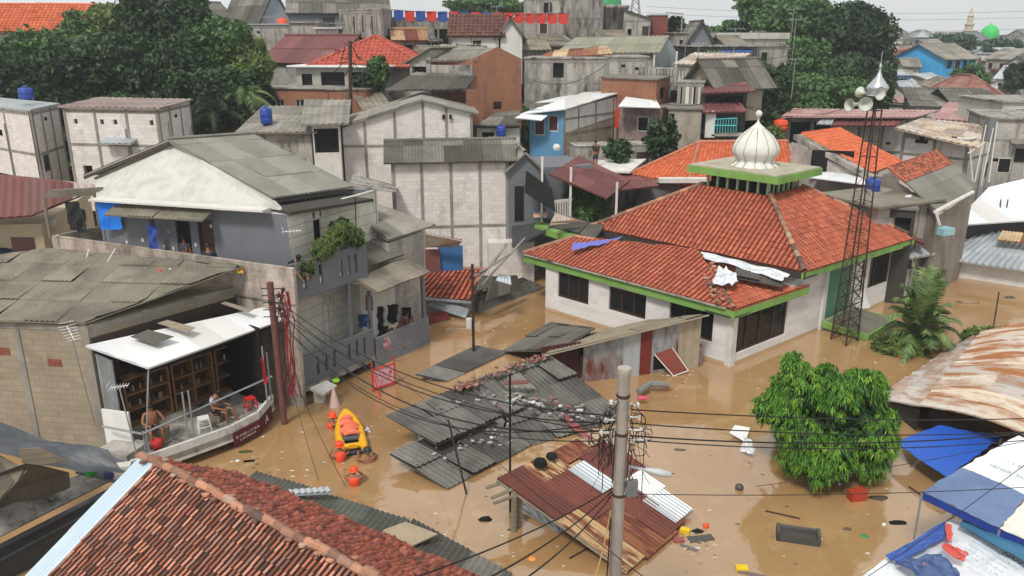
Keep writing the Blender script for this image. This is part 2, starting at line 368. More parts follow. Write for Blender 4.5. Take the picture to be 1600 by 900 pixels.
def window(par,p,q,hole,n_in,fm,pm,mull=1,name='window',bars=0,depth=.07,fw=.06):
    p=V((p[0],p[1],0)); q=V((q[0],q[1],0)); d=(q-p).normalized(); a,b,za,zb=hole; z=V((0,0,1))
    m=MB(); o=p+n_in*depth
    def bar(x0,x1,y0,y1): m.obox(o+d*x0+z*y0,d*(x1-x0),z*(y1-y0),n_in*.05)
    bar(a,b,za,za+fw); bar(a,b,zb-fw,zb); bar(a,a+fw,za+fw,zb-fw); bar(b-fw,b,za+fw,zb-fw)
    for k in range(1,mull+1):
        x=a+(b-a)*k/(mull+1); bar(x-fw*.4,x+fw*.4,za+fw,zb-fw)
    for k in range(bars):
        y=za+(zb-za)*(k+1)/(bars+1); bar(a+fw,b-fw,y-.012,y+.012)
    w_=m.build(name,fm,par)
    g=MB(); g.obox(o+d*(a+.01)+z*(za+.01)+n_in*.055,d*(b-a-.02),z*(zb-za-.02),n_in*.02); g.build('door_leaf' if name=='door' else 'pane',pm,w_)
    return w_
FACE={'F':(0,1),'R':(1,2),'B':(2,3),'L':(3,0)}
def cen4(P): return (P[0]+P[1]+P[2]+P[3])/4
def xy(p): return V((p[0],p[1],0))
def fp(u1,v1,k1,u2,v2,k2,dep,skew=0,zf=None):
    a=pt(u1,v1,k1); b=pt(u2,v2,k2); d=xy(b-a); n=V((-d.y,d.x,0)).normalized()
    if n.y<0: n=-n
    s=d.normalized()*skew
    return [xy(a),xy(b),xy(b)+n*dep+s,xy(a)+n*dep+s],(a.z+b.z)/2
def fp3(A,B,C,z):
    a,b,c=G(*A,z),G(*B,z),G(*C,z); return [xy(a),xy(b),xy(c),xy(a)+xy(c)-xy(b)],z
def bld(name,label,cat,P,z0,zt,wall,roof=None,rmat=None,frame=None,wins=(),over=.35,rise=1.2,kind=None,group=None,fmat=None,faces='FRLB',wmat=None,pmat=None,thick=.12,seed=None,detail=False):
    cen=cen4(P); root=thing(name,label,cat,V((cen.x,cen.y,z0)),group); root['P']=[list(p) for p in P]
    m=MB(); wmat=wmat or M_frwood; pmat=pmat or M_glass
    nin={}
    for f,(i,j) in FACE.items():
        d=(P[j]-P[i]).normalized(); n=V((-d.y,d.x,0)); 
        if n.dot(cen-P[i])<0: n=-n
        nin[f]=n
    hol={f:[] for f in 'FRLB'}
    for wdw in wins:
        f,s0,s1,ta,tb=wdw[:5]; i,j=FACE[f]; Ln=(P[j]-P[i]).length
        hol[f].append((s0*Ln,s1*Ln,zt-tb,zt-ta,wdw[5] if len(wdw)>5 else 'win'))
    for f in faces:
        i,j=FACE[f]; wallwin(m,P[i],P[j],z0,zt,[h[:4] for h in hol[f]],.14,nin[f])
        for h in hol[f]:
            k=h[4]
            if k=='door': window(root,P[i],P[j],h[:4],nin[f],wmat,M_door,0,'door')
            elif k=='hole': 
                g=MB(); g.obox(P[i]+(P[j]-P[i]).normalized()*h[0]+nin[f]*.3+V((0,0,h[2])),(P[j]-P[i]).normalized()*(h[1]-h[0]),V((0,0,h[3]-h[2])),nin[f]*.05); g.build('opening',M_void,root)
            else: window(root,P[i],P[j],h[:4],nin[f],wmat,pmat,1 if (h[1]-h[0])>.7 else 0,bars=0)
    sd=seed if seed is not None else int(abs(cen.x*31+cen.y*17))
    z=zt; kk=kind or dict(SHEETFAR); ov=over
    def Z(p,h): return V((p.x,p.y,h))
    ex=(P[1]-P[0]).normalized(); ey=((P[3]-P[0])).normalized()
    Q=[P[0]-ex*ov-ey*ov,P[1]+ex*ov-ey*ov,P[2]+ex*ov+ey*ov,P[3]-ex*ov+ey*ov]
    rm=MB(); made=True
    if roof=='flat': rm.prism([tuple(q) for q in Q],zt+.005,zt+thick)
    elif roof and roof.startswith('shed'):
        hi=roof[-1]; i,j=FACE[hi]; lo=[k for k in range(4) if k not in (i,j)]
        tops=[zt+(rise if k in (i,j) else 0) for k in range(4)]
        dep=((P[i]+P[j])/2-(P[lo[0]]+P[lo[1]])/2).length; sl=rise/dep
        dirn=((P[i]+P[j])/2-(P[lo[0]]+P[lo[1]])/2).normalized()
        def hz(q): return zt+.08+sl*((q-(P[lo[0]]+P[lo[1]])/2).dot(dirn))
        order={'B':[0,1,2,3],'F':[2,3,0,1],'R':[3,0,1,2],'L':[1,2,3,0]}[hi]
        surf(rm,[Z(Q[k],hz(Q[k])) for k in order],seed=sd,**kk)
        # infill between wall head and slope
        for f in 'FRBL':
            a,b=FACE[f]; ta,tb=tops[a],tops[b]
            if ta>zt+.01 or tb>zt+.01:
                fa=[Z(P[a],zt),Z(P[b],zt)]
                if tb>zt: fa.append(Z(P[b],tb))
                if ta>zt: fa.append(Z(P[a],ta))
                if f in faces: m.face(fa)
    elif roof=='gx':   # ridge parallel to front
        mA=(Q[0]+Q[3])/2; mB=(Q[1]+Q[2])/2; half=(P[3]-P[0]).length/2; zr=zt+rise; ze=zt-rise*ov/half
        surf(rm,[Z(Q[0],ze+.08),Z(Q[1],ze+.08),Z(mB,zr+.08),Z(mA,zr+.08)],seed=sd,**kk); surf(rm,[Z(Q[2],ze+.08),Z(Q[3],ze+.08),Z(mA,zr+.08),Z(mB,zr+.08)],seed=sd+1,**kk)
        for a,b in ((3,0),(1,2)): m.face([Z(P[a],zt),Z(P[b],zt),Z((P[a]+P[b])/2,zr)])
        cap(rm,Z(mA,zr+.08),Z(mB,zr+.08),.1,1.2,.4)
    elif roof=='gy':
        mA=(Q[0]+Q[1])/2; mB=(Q[3]+Q[2])/2; half=(P[1]-P[0]).length/2; zr=zt+rise; ze=zt-rise*ov/half
        surf(rm,[Z(Q[3],ze+.08),Z(Q[0],ze+.08),Z(mA,zr+.08),Z(mB,zr+.08)],seed=sd,**kk); surf(rm,[Z(Q[1],ze+.08),Z(Q[2],ze+.08),Z(mB,zr+.08),Z(mA,zr+.08)],seed=sd+1,**kk)
        for a,b in ((0,1),(2,3)): m.face([Z(P[a],zt),Z(P[b],zt),Z((P[a]+P[b])/2,zr)])
        cap(rm,Z(mA,zr+.08),Z(mB,zr+.08),.1,1.2,.4)
    elif roof=='hip':
        zr=zt+rise; ze=zt-.12; k=min((P[1]-P[0]).length,(P[3]-P[0]).length)/2+ov
        lx=(P[1]-P[0]).length>=(P[3]-P[0]).length
        if lx: rA=(Q[0]+Q[3])/2+ex*k; rB=(Q[1]+Q[2])/2-ex*k
        else: rA=(Q[0]+Q[1])/2+ey*k; rB=(Q[3]+Q[2])/2-ey*k
        A,B=Z(rA,zr),Z(rB,zr); q=[Z(x,ze) for x in Q]
        if lx: fs=[[q[0],q[1],B,A],[q[2],q[3],A,B],[q[3],q[0],A],[q[1],q[2],B]]; hips=[(q[0],A),(q[3],A),(q[1],B),(q[2],B),(A,B)]
        else: fs=[[q[3],q[0],A,B],[q[1],q[2],B,A],[q[0],q[1],A],[q[2],q[3],B]]; hips=[(q[0],A),(q[1],A),(q[2],B),(q[3],B),(A,B)]
        for n_,f_ in enumerate(fs): surf(rm,f_,seed=sd+n_,**kk)
        for a,b in hips: cap(rm,a+V((0,0,.05)),b+V((0,0,.05)),.12,.5)
    elif roof=='para':
        t=.15
        for f in 'FRBL':
            i,j=FACE[f]; rm.obox(Z(P[i],zt+.002)-ex*0,(P[j]-P[i]),nin[f]*t,V((0,0,thick)))
        rm.prism([tuple(q*.999+cen*.001) for q in P],zt-.3,zt-.1)
    else: made=False; m.prism([tuple(q) for q in P],zt-.12,zt-.01)
    m.build('wall',wall,root)
    if made: rm.build('roof',rmat or M_fibro,root)
    if frame:
        nx,ny,hs=frame[:3]; fm=MB(); t=.03; wd=frame[3] if len(frame)>3 else .16
        for f in faces:
            i,j=FACE[f]; nn=nx if f in 'FB' else ny; d=(P[j]-P[i]); Ln=d.length; d=d/Ln
            for k in range(nn+1):
                x=min(max(Ln*k/nn-wd/2,0.01),Ln-wd-.01); fm.obox(P[i]+d*x-nin[f]*t+V((0,0,z0)),d*wd,nin[f]*(t+.01),V((0,0,zt-z0-.01)))
            for h in hs: fm.obox(P[i]-nin[f]*(t-.006)+V((0,0,zt-h-wd*.9)),d*Ln,nin[f]*(t+.01),V((0,0,wd*.9)))
        fm.build('frame',fmat or M_frame,root)
    if detail:
        dr=random.Random(sd+5)
        for f in 'FR':
            i,j=FACE[f]; d=(P[j]-P[i]); Ln=d.length; d=d/Ln
            if Ln<2.5: continue
            for _ in range(dr.randint(1,3)):
                s_=dr.uniform(.1,.85)*Ln; t_=dr.choice((.5,.7,1.9,2.6,3.3,4.1)); 
                if zt-t_<z0+.5 or any(h[0]-.5<s_<h[1]+.3 for h in hol[f]): continue
                k_=dr.choice(('vent','vent','shutter','pane')); ww,hh=((.35,.2) if k_=='vent' else (.7,.9)); gm=MB(); o_=P[i]+d*s_-nin[f]*.02+V((0,0,zt-t_-hh)); gm.obox(o_,d*ww,nin[f]*.03,V((0,0,hh)))
                if k_!='vent': 
                    pass
                w_=gm.build('vent' if k_=='vent' else 'shutter',M_void if k_!='shutter' else M_frwood,root)
                if k_!='vent':
                    g2=MB(); fr_=.05
                    for (a_,b_,c_,e_) in ((-fr_,-fr_,ww+2*fr_,fr_),(-fr_,hh,ww+2*fr_,fr_),(-fr_,0,fr_,hh),(ww,0,fr_,hh)): g2.obox(o_+d*a_-nin[f]*.015+V((0,0,b_)),d*c_,nin[f]*.04,V((0,0,e_)))
                    g2.build('frame',dr.choice((M_frwhite,M_frwood,M_frame)),w_)
            if dr.random()<.6:
                s_=dr.uniform(.1,.9)*Ln; gm=MB(); a_=P[i]+d*s_-nin[f]*.07; gm.tube([a_+V((0,0,z0)),a_+V((0,0,zt-dr.uniform(.1,1.2)))],.035,5); gm.build('pipe',dr.choice((M_frwhite,M_steel,M_frame)),root)
            if dr.random()<.5 and roof:
                s_=dr.uniform(.05,.6)*Ln; w2=dr.uniform(1.2,2.6); 
                if s_+w2<Ln:
                    gm=MB(); zz=zt-dr.uniform(1.2,2.4); a_=P[i]+d*s_; surf(gm,[a_-nin[f]*.7+V((0,0,zz-.25)),a_-nin[f]*.7+d*w2+V((0,0,zz-.25)),a_+d*w2+V((0,0,zz)),a_+V((0,0,zz))],seed=sd,**SHEETFAR); gm.build('awning',dr.choice((M_rust,M_fibrodark,M_maroon,M_zinc)),root)
    return root
def tank(label,p,z,r=.5,h=1.0,m=None,group=None,n='water_tank'):
    m=m or M_tankblue; root=thing(n,label,'water tank',V((p[0],p[1],z)),group)
    b=MB(); b.lathe((p[0],p[1],z),[(0,0),(r*.96,0),(r,.06*h),(r,.2*h),(r*1.03,.22*h),(r,.25*h),(r,.5*h),(r*1.03,.52*h),(r,.55*h),(r,.82*h),(r*.85,.92*h),(r*.35,.98*h),(0,.98*h)],14); b.build('tank_body',m,root,True)
    c=MB(); c.lathe((p[0],p[1],z+.96*h),[(r*.36,0),(r*.36,.07),(0,.09)],12); c.build('lid',m,root); return root
# ---------------------------------------------------------------- foliage
def leaves(cl,n,size,elong=1.8,droop=0.,fill=.35,seed=1,up=.3):
    g=np.random.default_rng(seed); vol=np.array([c[3]*c[4]+c[3]*c[5]+c[4]*c[5] for c in cl]); cnt=(n*vol/vol.sum()).astype(int)
    P=[];D_=[];C=[]
    for c,k in zip(cl,cnt):
        d=g.normal(size=(k,3)); d/=np.linalg.norm(d,axis=1)[:,None]; rad=(1-g.random(k)**2*fill)*(1+g.normal(size=k)*.06)
        # lumpy surface
        lump=1+.13*np.sin(d[:,0]*7+c[0])*np.sin(d[:,1]*6+c[1]*2)+.1*np.sin(d[:,2]*9+c[2])
        P.append(np.array(c[:3])+d*(rad*lump)[:,None]*np.array(c[3:6])); D_.append(d); C.append(np.clip(g.random(k)*.7+g.random()*.3,0,1))
    P=np.concatenate(P); Dn=np.concatenate(D_); C=np.concatenate(C); N=len(P)
    a=g.normal(size=(N,3))*.8+Dn*.3; a[:,2]+=-droop+0*up; a/=np.linalg.norm(a,axis=1)[:,None]
    nn=Dn+g.normal(size=(N,3))*.5; nn[:,2]+=up; b=np.cross(nn,a); b/=np.linalg.norm(b,axis=1)[:,None]+1e-9
    s=size*g.uniform(.6,1.35,N)[:,None]; l=a*s*elong*.5; w_=b*s*.5
    vv=np.stack([P-l,P+w_-l*.1,P+l,P-w_-l*.1],1).reshape(-1,3); return vv,C
def tufts(cl,nt,nl,L_,w_,seed=1,skip=.0):
    g=np.random.default_rng(seed); vol=np.array([c[3]*c[4] for c in cl]); cnt=(nt*vol/vol.sum()).astype(int); out=[];C=[]
    for c,k in zip(cl,cnt):
        d=g.normal(size=(k,3)); d[:,2]=np.abs(d[:,2])*np.where(g.random(k)<.3,-.6,1); d/=np.linalg.norm(d,axis=1)[:,None]
        P=np.array(c[:3])+d*np.array(c[3:6])*(1-.25*g.random(k)[:,None]); tone=g.random(k)
        for _ in range(nl):
            a=d*.55+g.normal(size=(k,3))*.55; a[:,2]+=.15; a/=np.linalg.norm(a,axis=1)[:,None]; l=L_*g.uniform(.6,1.25,k)[:,None]
            m=P+a*l*.5; b=a*.55+np.array([0,0,-1.])+g.normal(size=(k,3))*.15; b/=np.linalg.norm(b,axis=1)[:,None]; e=m+b*l*.65
            s=np.cross(a,d+g.normal(size=(k,3))*.4); s/=np.linalg.norm(s,axis=1)[:,None]+1e-9; s*=w_*.5
            out.append(np.stack([P-s*.4,P+s*.4,m+s,m-s],1)); out.append(np.stack([m-s,m+s,e+s*.15,e-s*.15],1)); t_=np.clip(tone*.75+g.random(k)*.25,0,1); C+= [t_*.85,np.clip(t_*.85+.15,0,1)]
    return np.concatenate(out).reshape(-1,3),np.concatenate(C)
def trunkmesh(base,top,r,limbs=(),m=None):
    m=m or MB(); b,t=V(base),V(top); k=5
    m.tube([b+(t-b)*i/k+V((math.sin(i*1.7)*.08*r*5,math.cos(i*2.1)*.08*r*5,0))*(0<i) for i in range(k+1)],[r*(1.15-.5*i/k) for i in range(k+1)],8)
    for l in limbs:
        s=b+(t-b)*.6; m.tube([s,(s+V(l))/2+V((0,0,.15)),V(l)],[r*.55,r*.35,r*.12],6)
    return m
M_bark=mat('tree_bark',['5e5246'],ns=3,na=.5,dark='332c25',bump=.5)
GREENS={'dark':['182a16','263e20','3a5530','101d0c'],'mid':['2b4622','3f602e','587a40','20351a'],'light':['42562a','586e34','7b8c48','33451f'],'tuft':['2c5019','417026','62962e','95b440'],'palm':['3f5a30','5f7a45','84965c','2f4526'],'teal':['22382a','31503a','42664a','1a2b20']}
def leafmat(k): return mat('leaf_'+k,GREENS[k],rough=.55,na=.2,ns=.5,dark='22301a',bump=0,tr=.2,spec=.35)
def tree(label,base,cl,n=3000,size=.3,kind='dark',tr=.25,group=None,name='tree',elong=1.8,droop=0.,seed=1,fill=.4,trunk=True,cat='tree'):
    base=V(base); root=thing(name,label,cat,base,group)
    vv,C=leaves(cl,n,size,elong,droop,fill,seed); mesh_np('crown',vv,4,C,leafmat(kind),root,base)
    if trunk:
        cx=sum(c[0] for c in cl)/len(cl); cy=sum(c[1] for c in cl)/len(cl); cz=max(c[2] for c in cl)
        trunkmesh(base,(cx,cy,cz),tr,[(c[0],c[1],c[2]) for c in cl[:7]]).build('trunk',M_bark,root)
    return root
def clumps(u,v,Y,ru,rv,n=6,dy=.8,seed=0,rr=.55,sizek=1):
    """ellipsoid lobes filling a crown whose centre lies along photo ray at distance Y; ru, rv half sizes in metres"""
    rd=random.Random(seed); c=D(u,v,Y); out=[(c.x,c.y,c.z,ru*.62,ru*.62*dy,rv*.66)]
    for k in range(n):
        a=2*math.pi*k/n+rd.uniform(-.3,.3); q=rd.uniform(.5,.66); r=rd.uniform(.3,.48)*rr/.55
        out.append((c.x+math.cos(a)*ru*q,c.y+rd.uniform(-.5,.5)*ru*dy,c.z+math.sin(a)*rv*q,ru*r,ru*r,rv*r))
    for k in range(n*3):
        a=rd.uniform(0,6.28); q=rd.uniform(.72,.98); e=rd.uniform(-.8,1); r=rd.uniform(.14,.26); s_=math.sqrt(max(.05,1-e*e*.6)) ; out.append((c.x+math.cos(a)*ru*q*s_,c.y+math.sin(a)*ru*dy*q*.8*s_,c.z+e*rv*.85,ru*r,ru*r,rv*r*1.1))
    return out
def palmfrond(mb,base,dirn,L_,rise,droop,nl=22,w_=.5,c=.5,hz=1.):
    base=V(base); d=V(dirn).normalized(); side=d.cross(V((0,0,1))).normalized(); pts=[]
    for k in range(11):
        t=k/10; pts.append(base+d*(hz*L_*t*(1-.15*t))+V((0,0,rise*L_*t-droop*L_*t*t)))
    mb.tube(pts,[.03*(1-.8*k/10) for k in range(11)],4,c)
    for k in range(nl):
        t=.15+.85*k/(nl-1); i=min(int(t*10),9); p=pts[i]+(pts[i+1]-pts[i])*(t*10-i); tg=(pts[i+1]-pts[i]).normalized()
        l=w_*(math.sin(math.pi*min(t*.8+.15,1)))+.12
        for s in (-1,1):
            tip=p+side*s*l*.75+tg*l*.6+V((0,0,-l*.35+random.uniform(-.06,.1)))
            b=tg*.035; cc=min(1,max(0,c+random.uniform(-.3,.3)))
            mb.face([p-b,p+b,tip],cc)
def palm(label,base,h,nf,L_,kind='palm',tr=.15,seed=0,group=None,crown_only=False,rise=.75,droop=.9,nl=22,w_=.5,name='palm_tree',cat='palm',hz=1.):
    random.seed(seed); base=V(base); root=thing(name,label,cat,base,group); m=MB(); top=base+V((0,0,h))
    for k in range(nf):
        a=k*2.399+random.uniform(-.2,.2); e=k/nf
        palmfrond(m,top,(math.cos(a),math.sin(a),0),L_*random.uniform(.8,1.1),rise*(1.25-e*.9),droop*random.uniform(.75,1.15),nl,w_,random.random(),hz*(.35+.75*e))
    m.build('fronds',leafmat(kind),root)
    t=MB(); t.tube([base,base+V((.05,0,h*.5)),top],[tr*1.2,tr,tr*.9],8); t.build('trunk',M_bark,root); return root
# ---------------------------------------------------------------- people
M_skin=plain('skin',['8d5f45'],rough=.6,na=.05); M_hair=plain('black_hair',['15110f'],rough=.6,na=0)
def skinmesh(pts,edges,rad,name,m,parent=None,loc=V((0,0,0)),sub=1,rootv=0):
    me=bpy.data.meshes.new(name+'_skel'); me.from_pydata([tuple(p) for p in pts],edges,[]); o=bpy.data.objects.new(name+'_tmp',me); col.objects.link(o)
    md=o.modifiers.new('Skin','SKIN'); md.use_smooth_shade=True; me.skin_vertices or None
    if not me.skin_vertices: 
        bm_=None
    sv=me.skin_vertices[0].data
    for k,r in enumerate(rad): sv[k].radius=(r,r) if not isinstance(r,tuple) else r; sv[k].use_root=(k==rootv)
    sb=o.modifiers.new('Sub','SUBSURF'); sb.levels=sub; sb.render_levels=sub
    dg=bpy.context.evaluated_depsgraph_get(); new=bpy.data.meshes.new_from_object(o.evaluated_get(dg)); new.name=name
    bpy.data.objects.remove(o); bpy.data.meshes.remove(me)
    new.polygons.foreach_set('use_smooth',[True]*len(new.polygons)); new.materials.clear()
    return link(name,new,m,parent,loc if parent is None else None)
def person(label,loc,yaw,J,shirt=None,pants=None,hat=None,group=None,belly=1.,vest=None,long_=False,hairm=None,skin=None):
    """J: joints in metres, +y forward: pelvis chest neck head + L/R shoulder elbow wrist hip knee ankle toe"""
    c,s=math.cos(yaw),math.sin(yaw); rot=lambda p:V((p[0]*c-p[1]*s,p[0]*s+p[1]*c,p[2]))
    names=['pelvis','belly','chest','neck','chin','crown']; P=[];E=[];Rd=[]
    pel,ch,nk,hd=[V(J[k]) for k in ('pelvis','chest','neck','head')]
    ax=(hd-nk).normalized(); P+=[pel,(pel+ch)/2+V((0,.02*belly,0)),ch,nk,nk+ax*.09,nk+ax*.2]; Rd+=[(.14,.11),(.135*belly,.115*belly),(.15,.11),.05,.075,.085]; E+=[(0,1),(1,2),(2,3),(3,4),(4,5)]
    P.append(nk+ax*.13+V(J.get('face',(0,1,0)))*.095); Rd.append(.016); E.append((4,6))
    lim={}
    for sd in 'LR':
        i=len(P); sh,el,wr=[V(J[sd+k]) for k in ('sh','el','wr')]; P+=[sh,el,wr]; Rd+=[.055,.042,.03]; E+=[(2,i),(i,i+1),(i+1,i+2)]; lim[sd]=i
        d=(wr-el).normalized(); pm=wr+d*.06; P.append(pm); Rd.append((.035,.02)); E.append((i+2,i+3)); k0=i+3
        sd_=d.cross(V((0,1,.3))).normalized(); bend=sd_.cross(d)
        for f in range(5):
            off=(f-1.5)*.02
            if f==4: q=wr+d*.04+sd_*-.055+bend*.02
            else: q=pm+d*(.07 if f in(1,2) else .058)+sd_*off+bend*.02
            P.append(q); Rd.append(.0085); E.append((k0,len(P)-1))
        if sd+'hip' in J:
            i=len(P); P+=[V(J[sd+k]) for k in ('hip','kn','an','to')]; Rd+=[.09,.06,.042,.035]; E+=[(0,i),(i,i+1),(i+1,i+2),(i+2,i+3)]; lim[sd+'g']=i
    body=skinmesh([rot(p) for p in P],E,Rd,'person',skin or M_skin,None,V(loc)); tag(body,label,'person',group)
    hm=hairm or M_hair; h=MB(); hc=V(loc)+rot(nk+ax*.17+V((0,-.012,0))); axr=rot(ax)
    h.lathe(hc,[(.10*math.cos(t),.115*math.sin(t)) for t in (-.35,0,.4,.8,1.2,1.57)],10,ax=axr)
    if hat is None: h.build('hair',hm,body,True)
    else:
        h=MB(); h.lathe(hc,[(.15,-.02),(.135,.0),(.135,.03),(.125,.09),(.08,.135),(0,.15)],12,ax=axr); h.build('helmet',hat,body,True)
    if shirt is not None or vest is not None:
        g=1.0; PP=[pel+V((0,0,.05)),(pel+ch)/2,ch,ch+(nk-ch)*.75]; RR=[(.155,.125),(.15*max(1,belly),.13*max(1,belly)),(.168,.13) if vest is None else (.225,.19),(.085,.075) if vest is None else (.15,.13)]; EE=[(0,1),(1,2),(2,3)]
        if vest is None:
            for sd in 'LR':
                i=len(PP); sh,el,wr=[V(J[sd+k]) for k in ('sh','el','wr')]; PP+=[sh,(sh+el)/2 if not long_ else el]+([wr] if long_ else []); RR+=[.072,.062]+([.045] if long_ else []); EE+=[(2,i),(i,i+1)]+([(i+1,i+2)] if long_ else [])
        skinmesh([rot(p) for p in PP],EE,RR,'life_vest' if vest is not None else 'shirt',vest or shirt,body,sub=1)
    if pants is not None and 'Lhip' in J:
        PP=[pel,pel+V((0,0,-.04))]; RR=[(.16,.13),(.15,.12)]; EE=[(0,1)]
        for sd in 'LR':
            i=len(PP); a,b_=V(J[sd+'hip']),V(J[sd+'kn']); PP+=[a,a+(b_-a)*.75]; RR+=[.105,.085]; EE+=[(1,i),(i,i+1)]
        skinmesh([rot(p) for p in PP],EE,RR,'shorts',pants,body,sub=1)
    return body
def pose(kind,**k):
    if kind=='stand': J=dict(pelvis=(0,0,.92),chest=(0,0,1.28),neck=(0,0,1.46),head=(0,.02,1.6),Lsh=(-.2,0,1.39),Rsh=(.2,0,1.39),Lel=(-.25,.02,1.1),Rel=(.25,.02,1.1),Lwr=(-.24,.12,.86),Rwr=(.24,.12,.86),Lhip=(-.1,0,.86),Rhip=(.1,0,.86),Lkn=(-.11,.03,.47),Rkn=(.11,.03,.47),Lan=(-.12,0,.07),Ran=(.12,0,.07),Lto=(-.13,.16,.03),Rto=(.13,.16,.03))
    elif kind=='sit': J=dict(pelvis=(0,0,.12),chest=(0,.02,.46),neck=(0,.04,.63),head=(0,.08,.77),Lsh=(-.2,.02,.56),Rsh=(.2,.02,.56),Lel=(-.28,.05,.3),Rel=(.28,.05,.3),Lwr=(-.2,.24,.16),Rwr=(.2,.24,.16),Lhip=(-.1,.06,.08),Rhip=(.1,.06,.08),Lkn=(-.18,.46,.1),Rkn=(.18,.46,.1),Lan=(-.16,.48,-.33),Ran=(.16,.48,-.33),Lto=(-.17,.62,-.38),Rto=(.17,.62,-.38))
    elif kind=='lean': J=dict(pelvis=(0,-.15,.9),chest=(0,.1,1.2),neck=(0,.22,1.33),head=(0,.32,1.42),Lsh=(-.2,.12,1.28),Rsh=(.2,.12,1.28),Lel=(-.24,.3,1.03),Rel=(.24,.3,1.03),Lwr=(-.12,.45,.95),Rwr=(.12,.45,.9),Lhip=(-.1,-.12,.84),Rhip=(.1,-.12,.84),Lkn=(-.11,-.05,.46),Rkn=(.11,-.05,.46),Lan=(-.12,-.15,.07),Ran=(.12,-.15,.07),Lto=(-.13,.0,.03),Rto=(.13,.0,.03))
    elif kind=='swim': J=dict(pelvis=(0,0,-.45),chest=(0,0,-.1),neck=(0,.01,.07),head=(0,.04,.2),Lsh=(-.2,0,0),Rsh=(.2,0,0),Lel=(-.32,.2,-.06),Rel=(.32,.2,-.06),Lwr=(-.2,.42,.0),Rwr=(.2,.42,.0),Lhip=(-.1,0,-.5),Rhip=(.1,0,-.5),Lkn=(-.12,.1,-.85),Rkn=(.12,.1,-.85),Lan=(-.12,-.1,-1.2),Ran=(.12,-.1,-1.2),Lto=(-.12,0,-1.3),Rto=(.12,0,-1.3))
    J=dict(J); J.update(k); return J
def wire(label,pts,r=.012,sag=0,group=None,m=None,name='cable',n=10,build=True,mb=None):
    P=[]
    for a,b in zip(pts[:-1],pts[1:]):
        for k in range(n+(b is pts[-1])): 
            t=k/n; p=V(a).lerp(V(b),t); p.z-=sag*4*t*(1-t); P.append(p)
    m_=mb or MB(); m_.tube(P,r,5)
    if build and mb is None: return tag(m_.build(name,m or M_black),label,'cable',group)
# ================================================================ SETTING
def hill(x,y):
    def ss(a,b,t): t=min(1,max(0,(t-a)/(b-a))); return t*t*(3-2*t)
    left=ss(46,86,y+ .12*(x+20))*9.5
    right=ss(50,75,y)*2.2+ss(90,420,y)*4.5+ss(420,1200,y)*2
    k=ss(12,30,x-(y-60)*.22)
    n=.5*math.sin(x*.21)*math.cos(y*.17)*ss(48,70,y)
    z=-2.2+(left+2.2*ss(44,52,y))*(1-k)+(right+2.2*ss(50,60,y))*k+n
    return z
g=MB(); xs=list(range(-100,141,4)); xs=[-165,-130]+xs+[180,250,400,560,725]; ys=list(range(-2,131,4))+[140,155,175,200,240,300,400,500,630]
g.grid([[V((x,y,hill(x,y))) for x in xs] for y in ys]); M_ground=mat('earth_and_scrub',['4b4a37'],ns=.15,na=.8,dark='39452a',bump=.5,bs=2)
tag(g.build('ground',M_ground,smooth=True,loc=V((0,0,0))),kind='structure')
# flood water
mw=bpy.data.materials.new('muddy_water'); mw.use_nodes=True; t=mw.node_tree; b=t.nodes['Principled BSDF']
def nn(k,**kw):
    n=t.nodes.new(k)
    for a,v in kw.items(): n.inputs[a].default_value=v
    return n
geo=nn('ShaderNodeNewGeometry'); n1=nn('ShaderNodeTexNoise',Scale=.12,Detail=5.); n2=nn('ShaderNodeTexNoise',Scale=1.1,Detail=6.,Distortion=1.2); n3=nn('ShaderNodeTexNoise',Scale=2.6,Detail=4.)
for n in (n1,n2,n3): t.links.new(geo.outputs['Position'],n.inputs['Vector'])
r1=t.nodes.new('ShaderNodeValToRGB'); r1.color_ramp.elements[0].color=lin('92704a'); r1.color_ramp.elements[1].color=lin('aa8960'); r1.color_ramp.elements[0].position=.35; r1.color_ramp.elements[1].position=.7
t.links.new(n1.outputs['Fac'],r1.inputs[0]); x=nn('ShaderNodeMix'); x.data_type='RGBA'; x.inputs[7].default_value=lin('c4a886')
mr=nn('ShaderNodeMapRange'); mr.inputs[1].default_value=.55; mr.inputs[2].default_value=.8; mr.inputs[4].default_value=.35
t.links.new(n2.outputs['Fac'],mr.inputs[0]); t.links.new(mr.outputs[0],x.inputs[0]); t.links.new(r1.outputs[0],x.inputs[6]); t.links.new(x.outputs[2],b.inputs['Base Color'])
b.inputs['Roughness'].default_value=.06; b.inputs['IOR'].default_value=1.72; b.inputs['Specular IOR Level'].default_value=.9
bp=nn('ShaderNodeBump'); bp.inputs['Strength'].default_value=.12; bp.inputs['Distance'].default_value=.05; t.links.new(n3.outputs['Fac'],bp.inputs['Height']); t.links.new(bp.outputs[0],b.inputs['Normal'])
g=MB(); g.grid([[V((x,y,0)) for x in range(-80,81,8)] for y in range(-2,69,7)]); tag(g.build('flood_water',mw,loc=V((0,0,0))),kind='structure')
def onwall(u,v,p,q):
    d=ray(u,v); w=(V((q[0],q[1],0))-V((p[0],p[1],0))); L_=w.length; w=w/L_; n=V((-w.y,w.x,0)); t=(V((p[0],p[1],0))).dot(n)/ (d.x*n.x+d.y*n.y)
    P=V((0,0,HC))+d*t; return (P-V((p[0],p[1],0))).dot(w),P.z
def hole(u1,v1,u2,v2,p,q):
    a=onwall(u1,v1,p,q); b_=onwall(u2,v2,p,q); return (min(a[0],b_[0]),max(a[0],b_[0]),min(a[1],b_[1]),max(a[1],b_[1]))
UP=V((0,0,1))
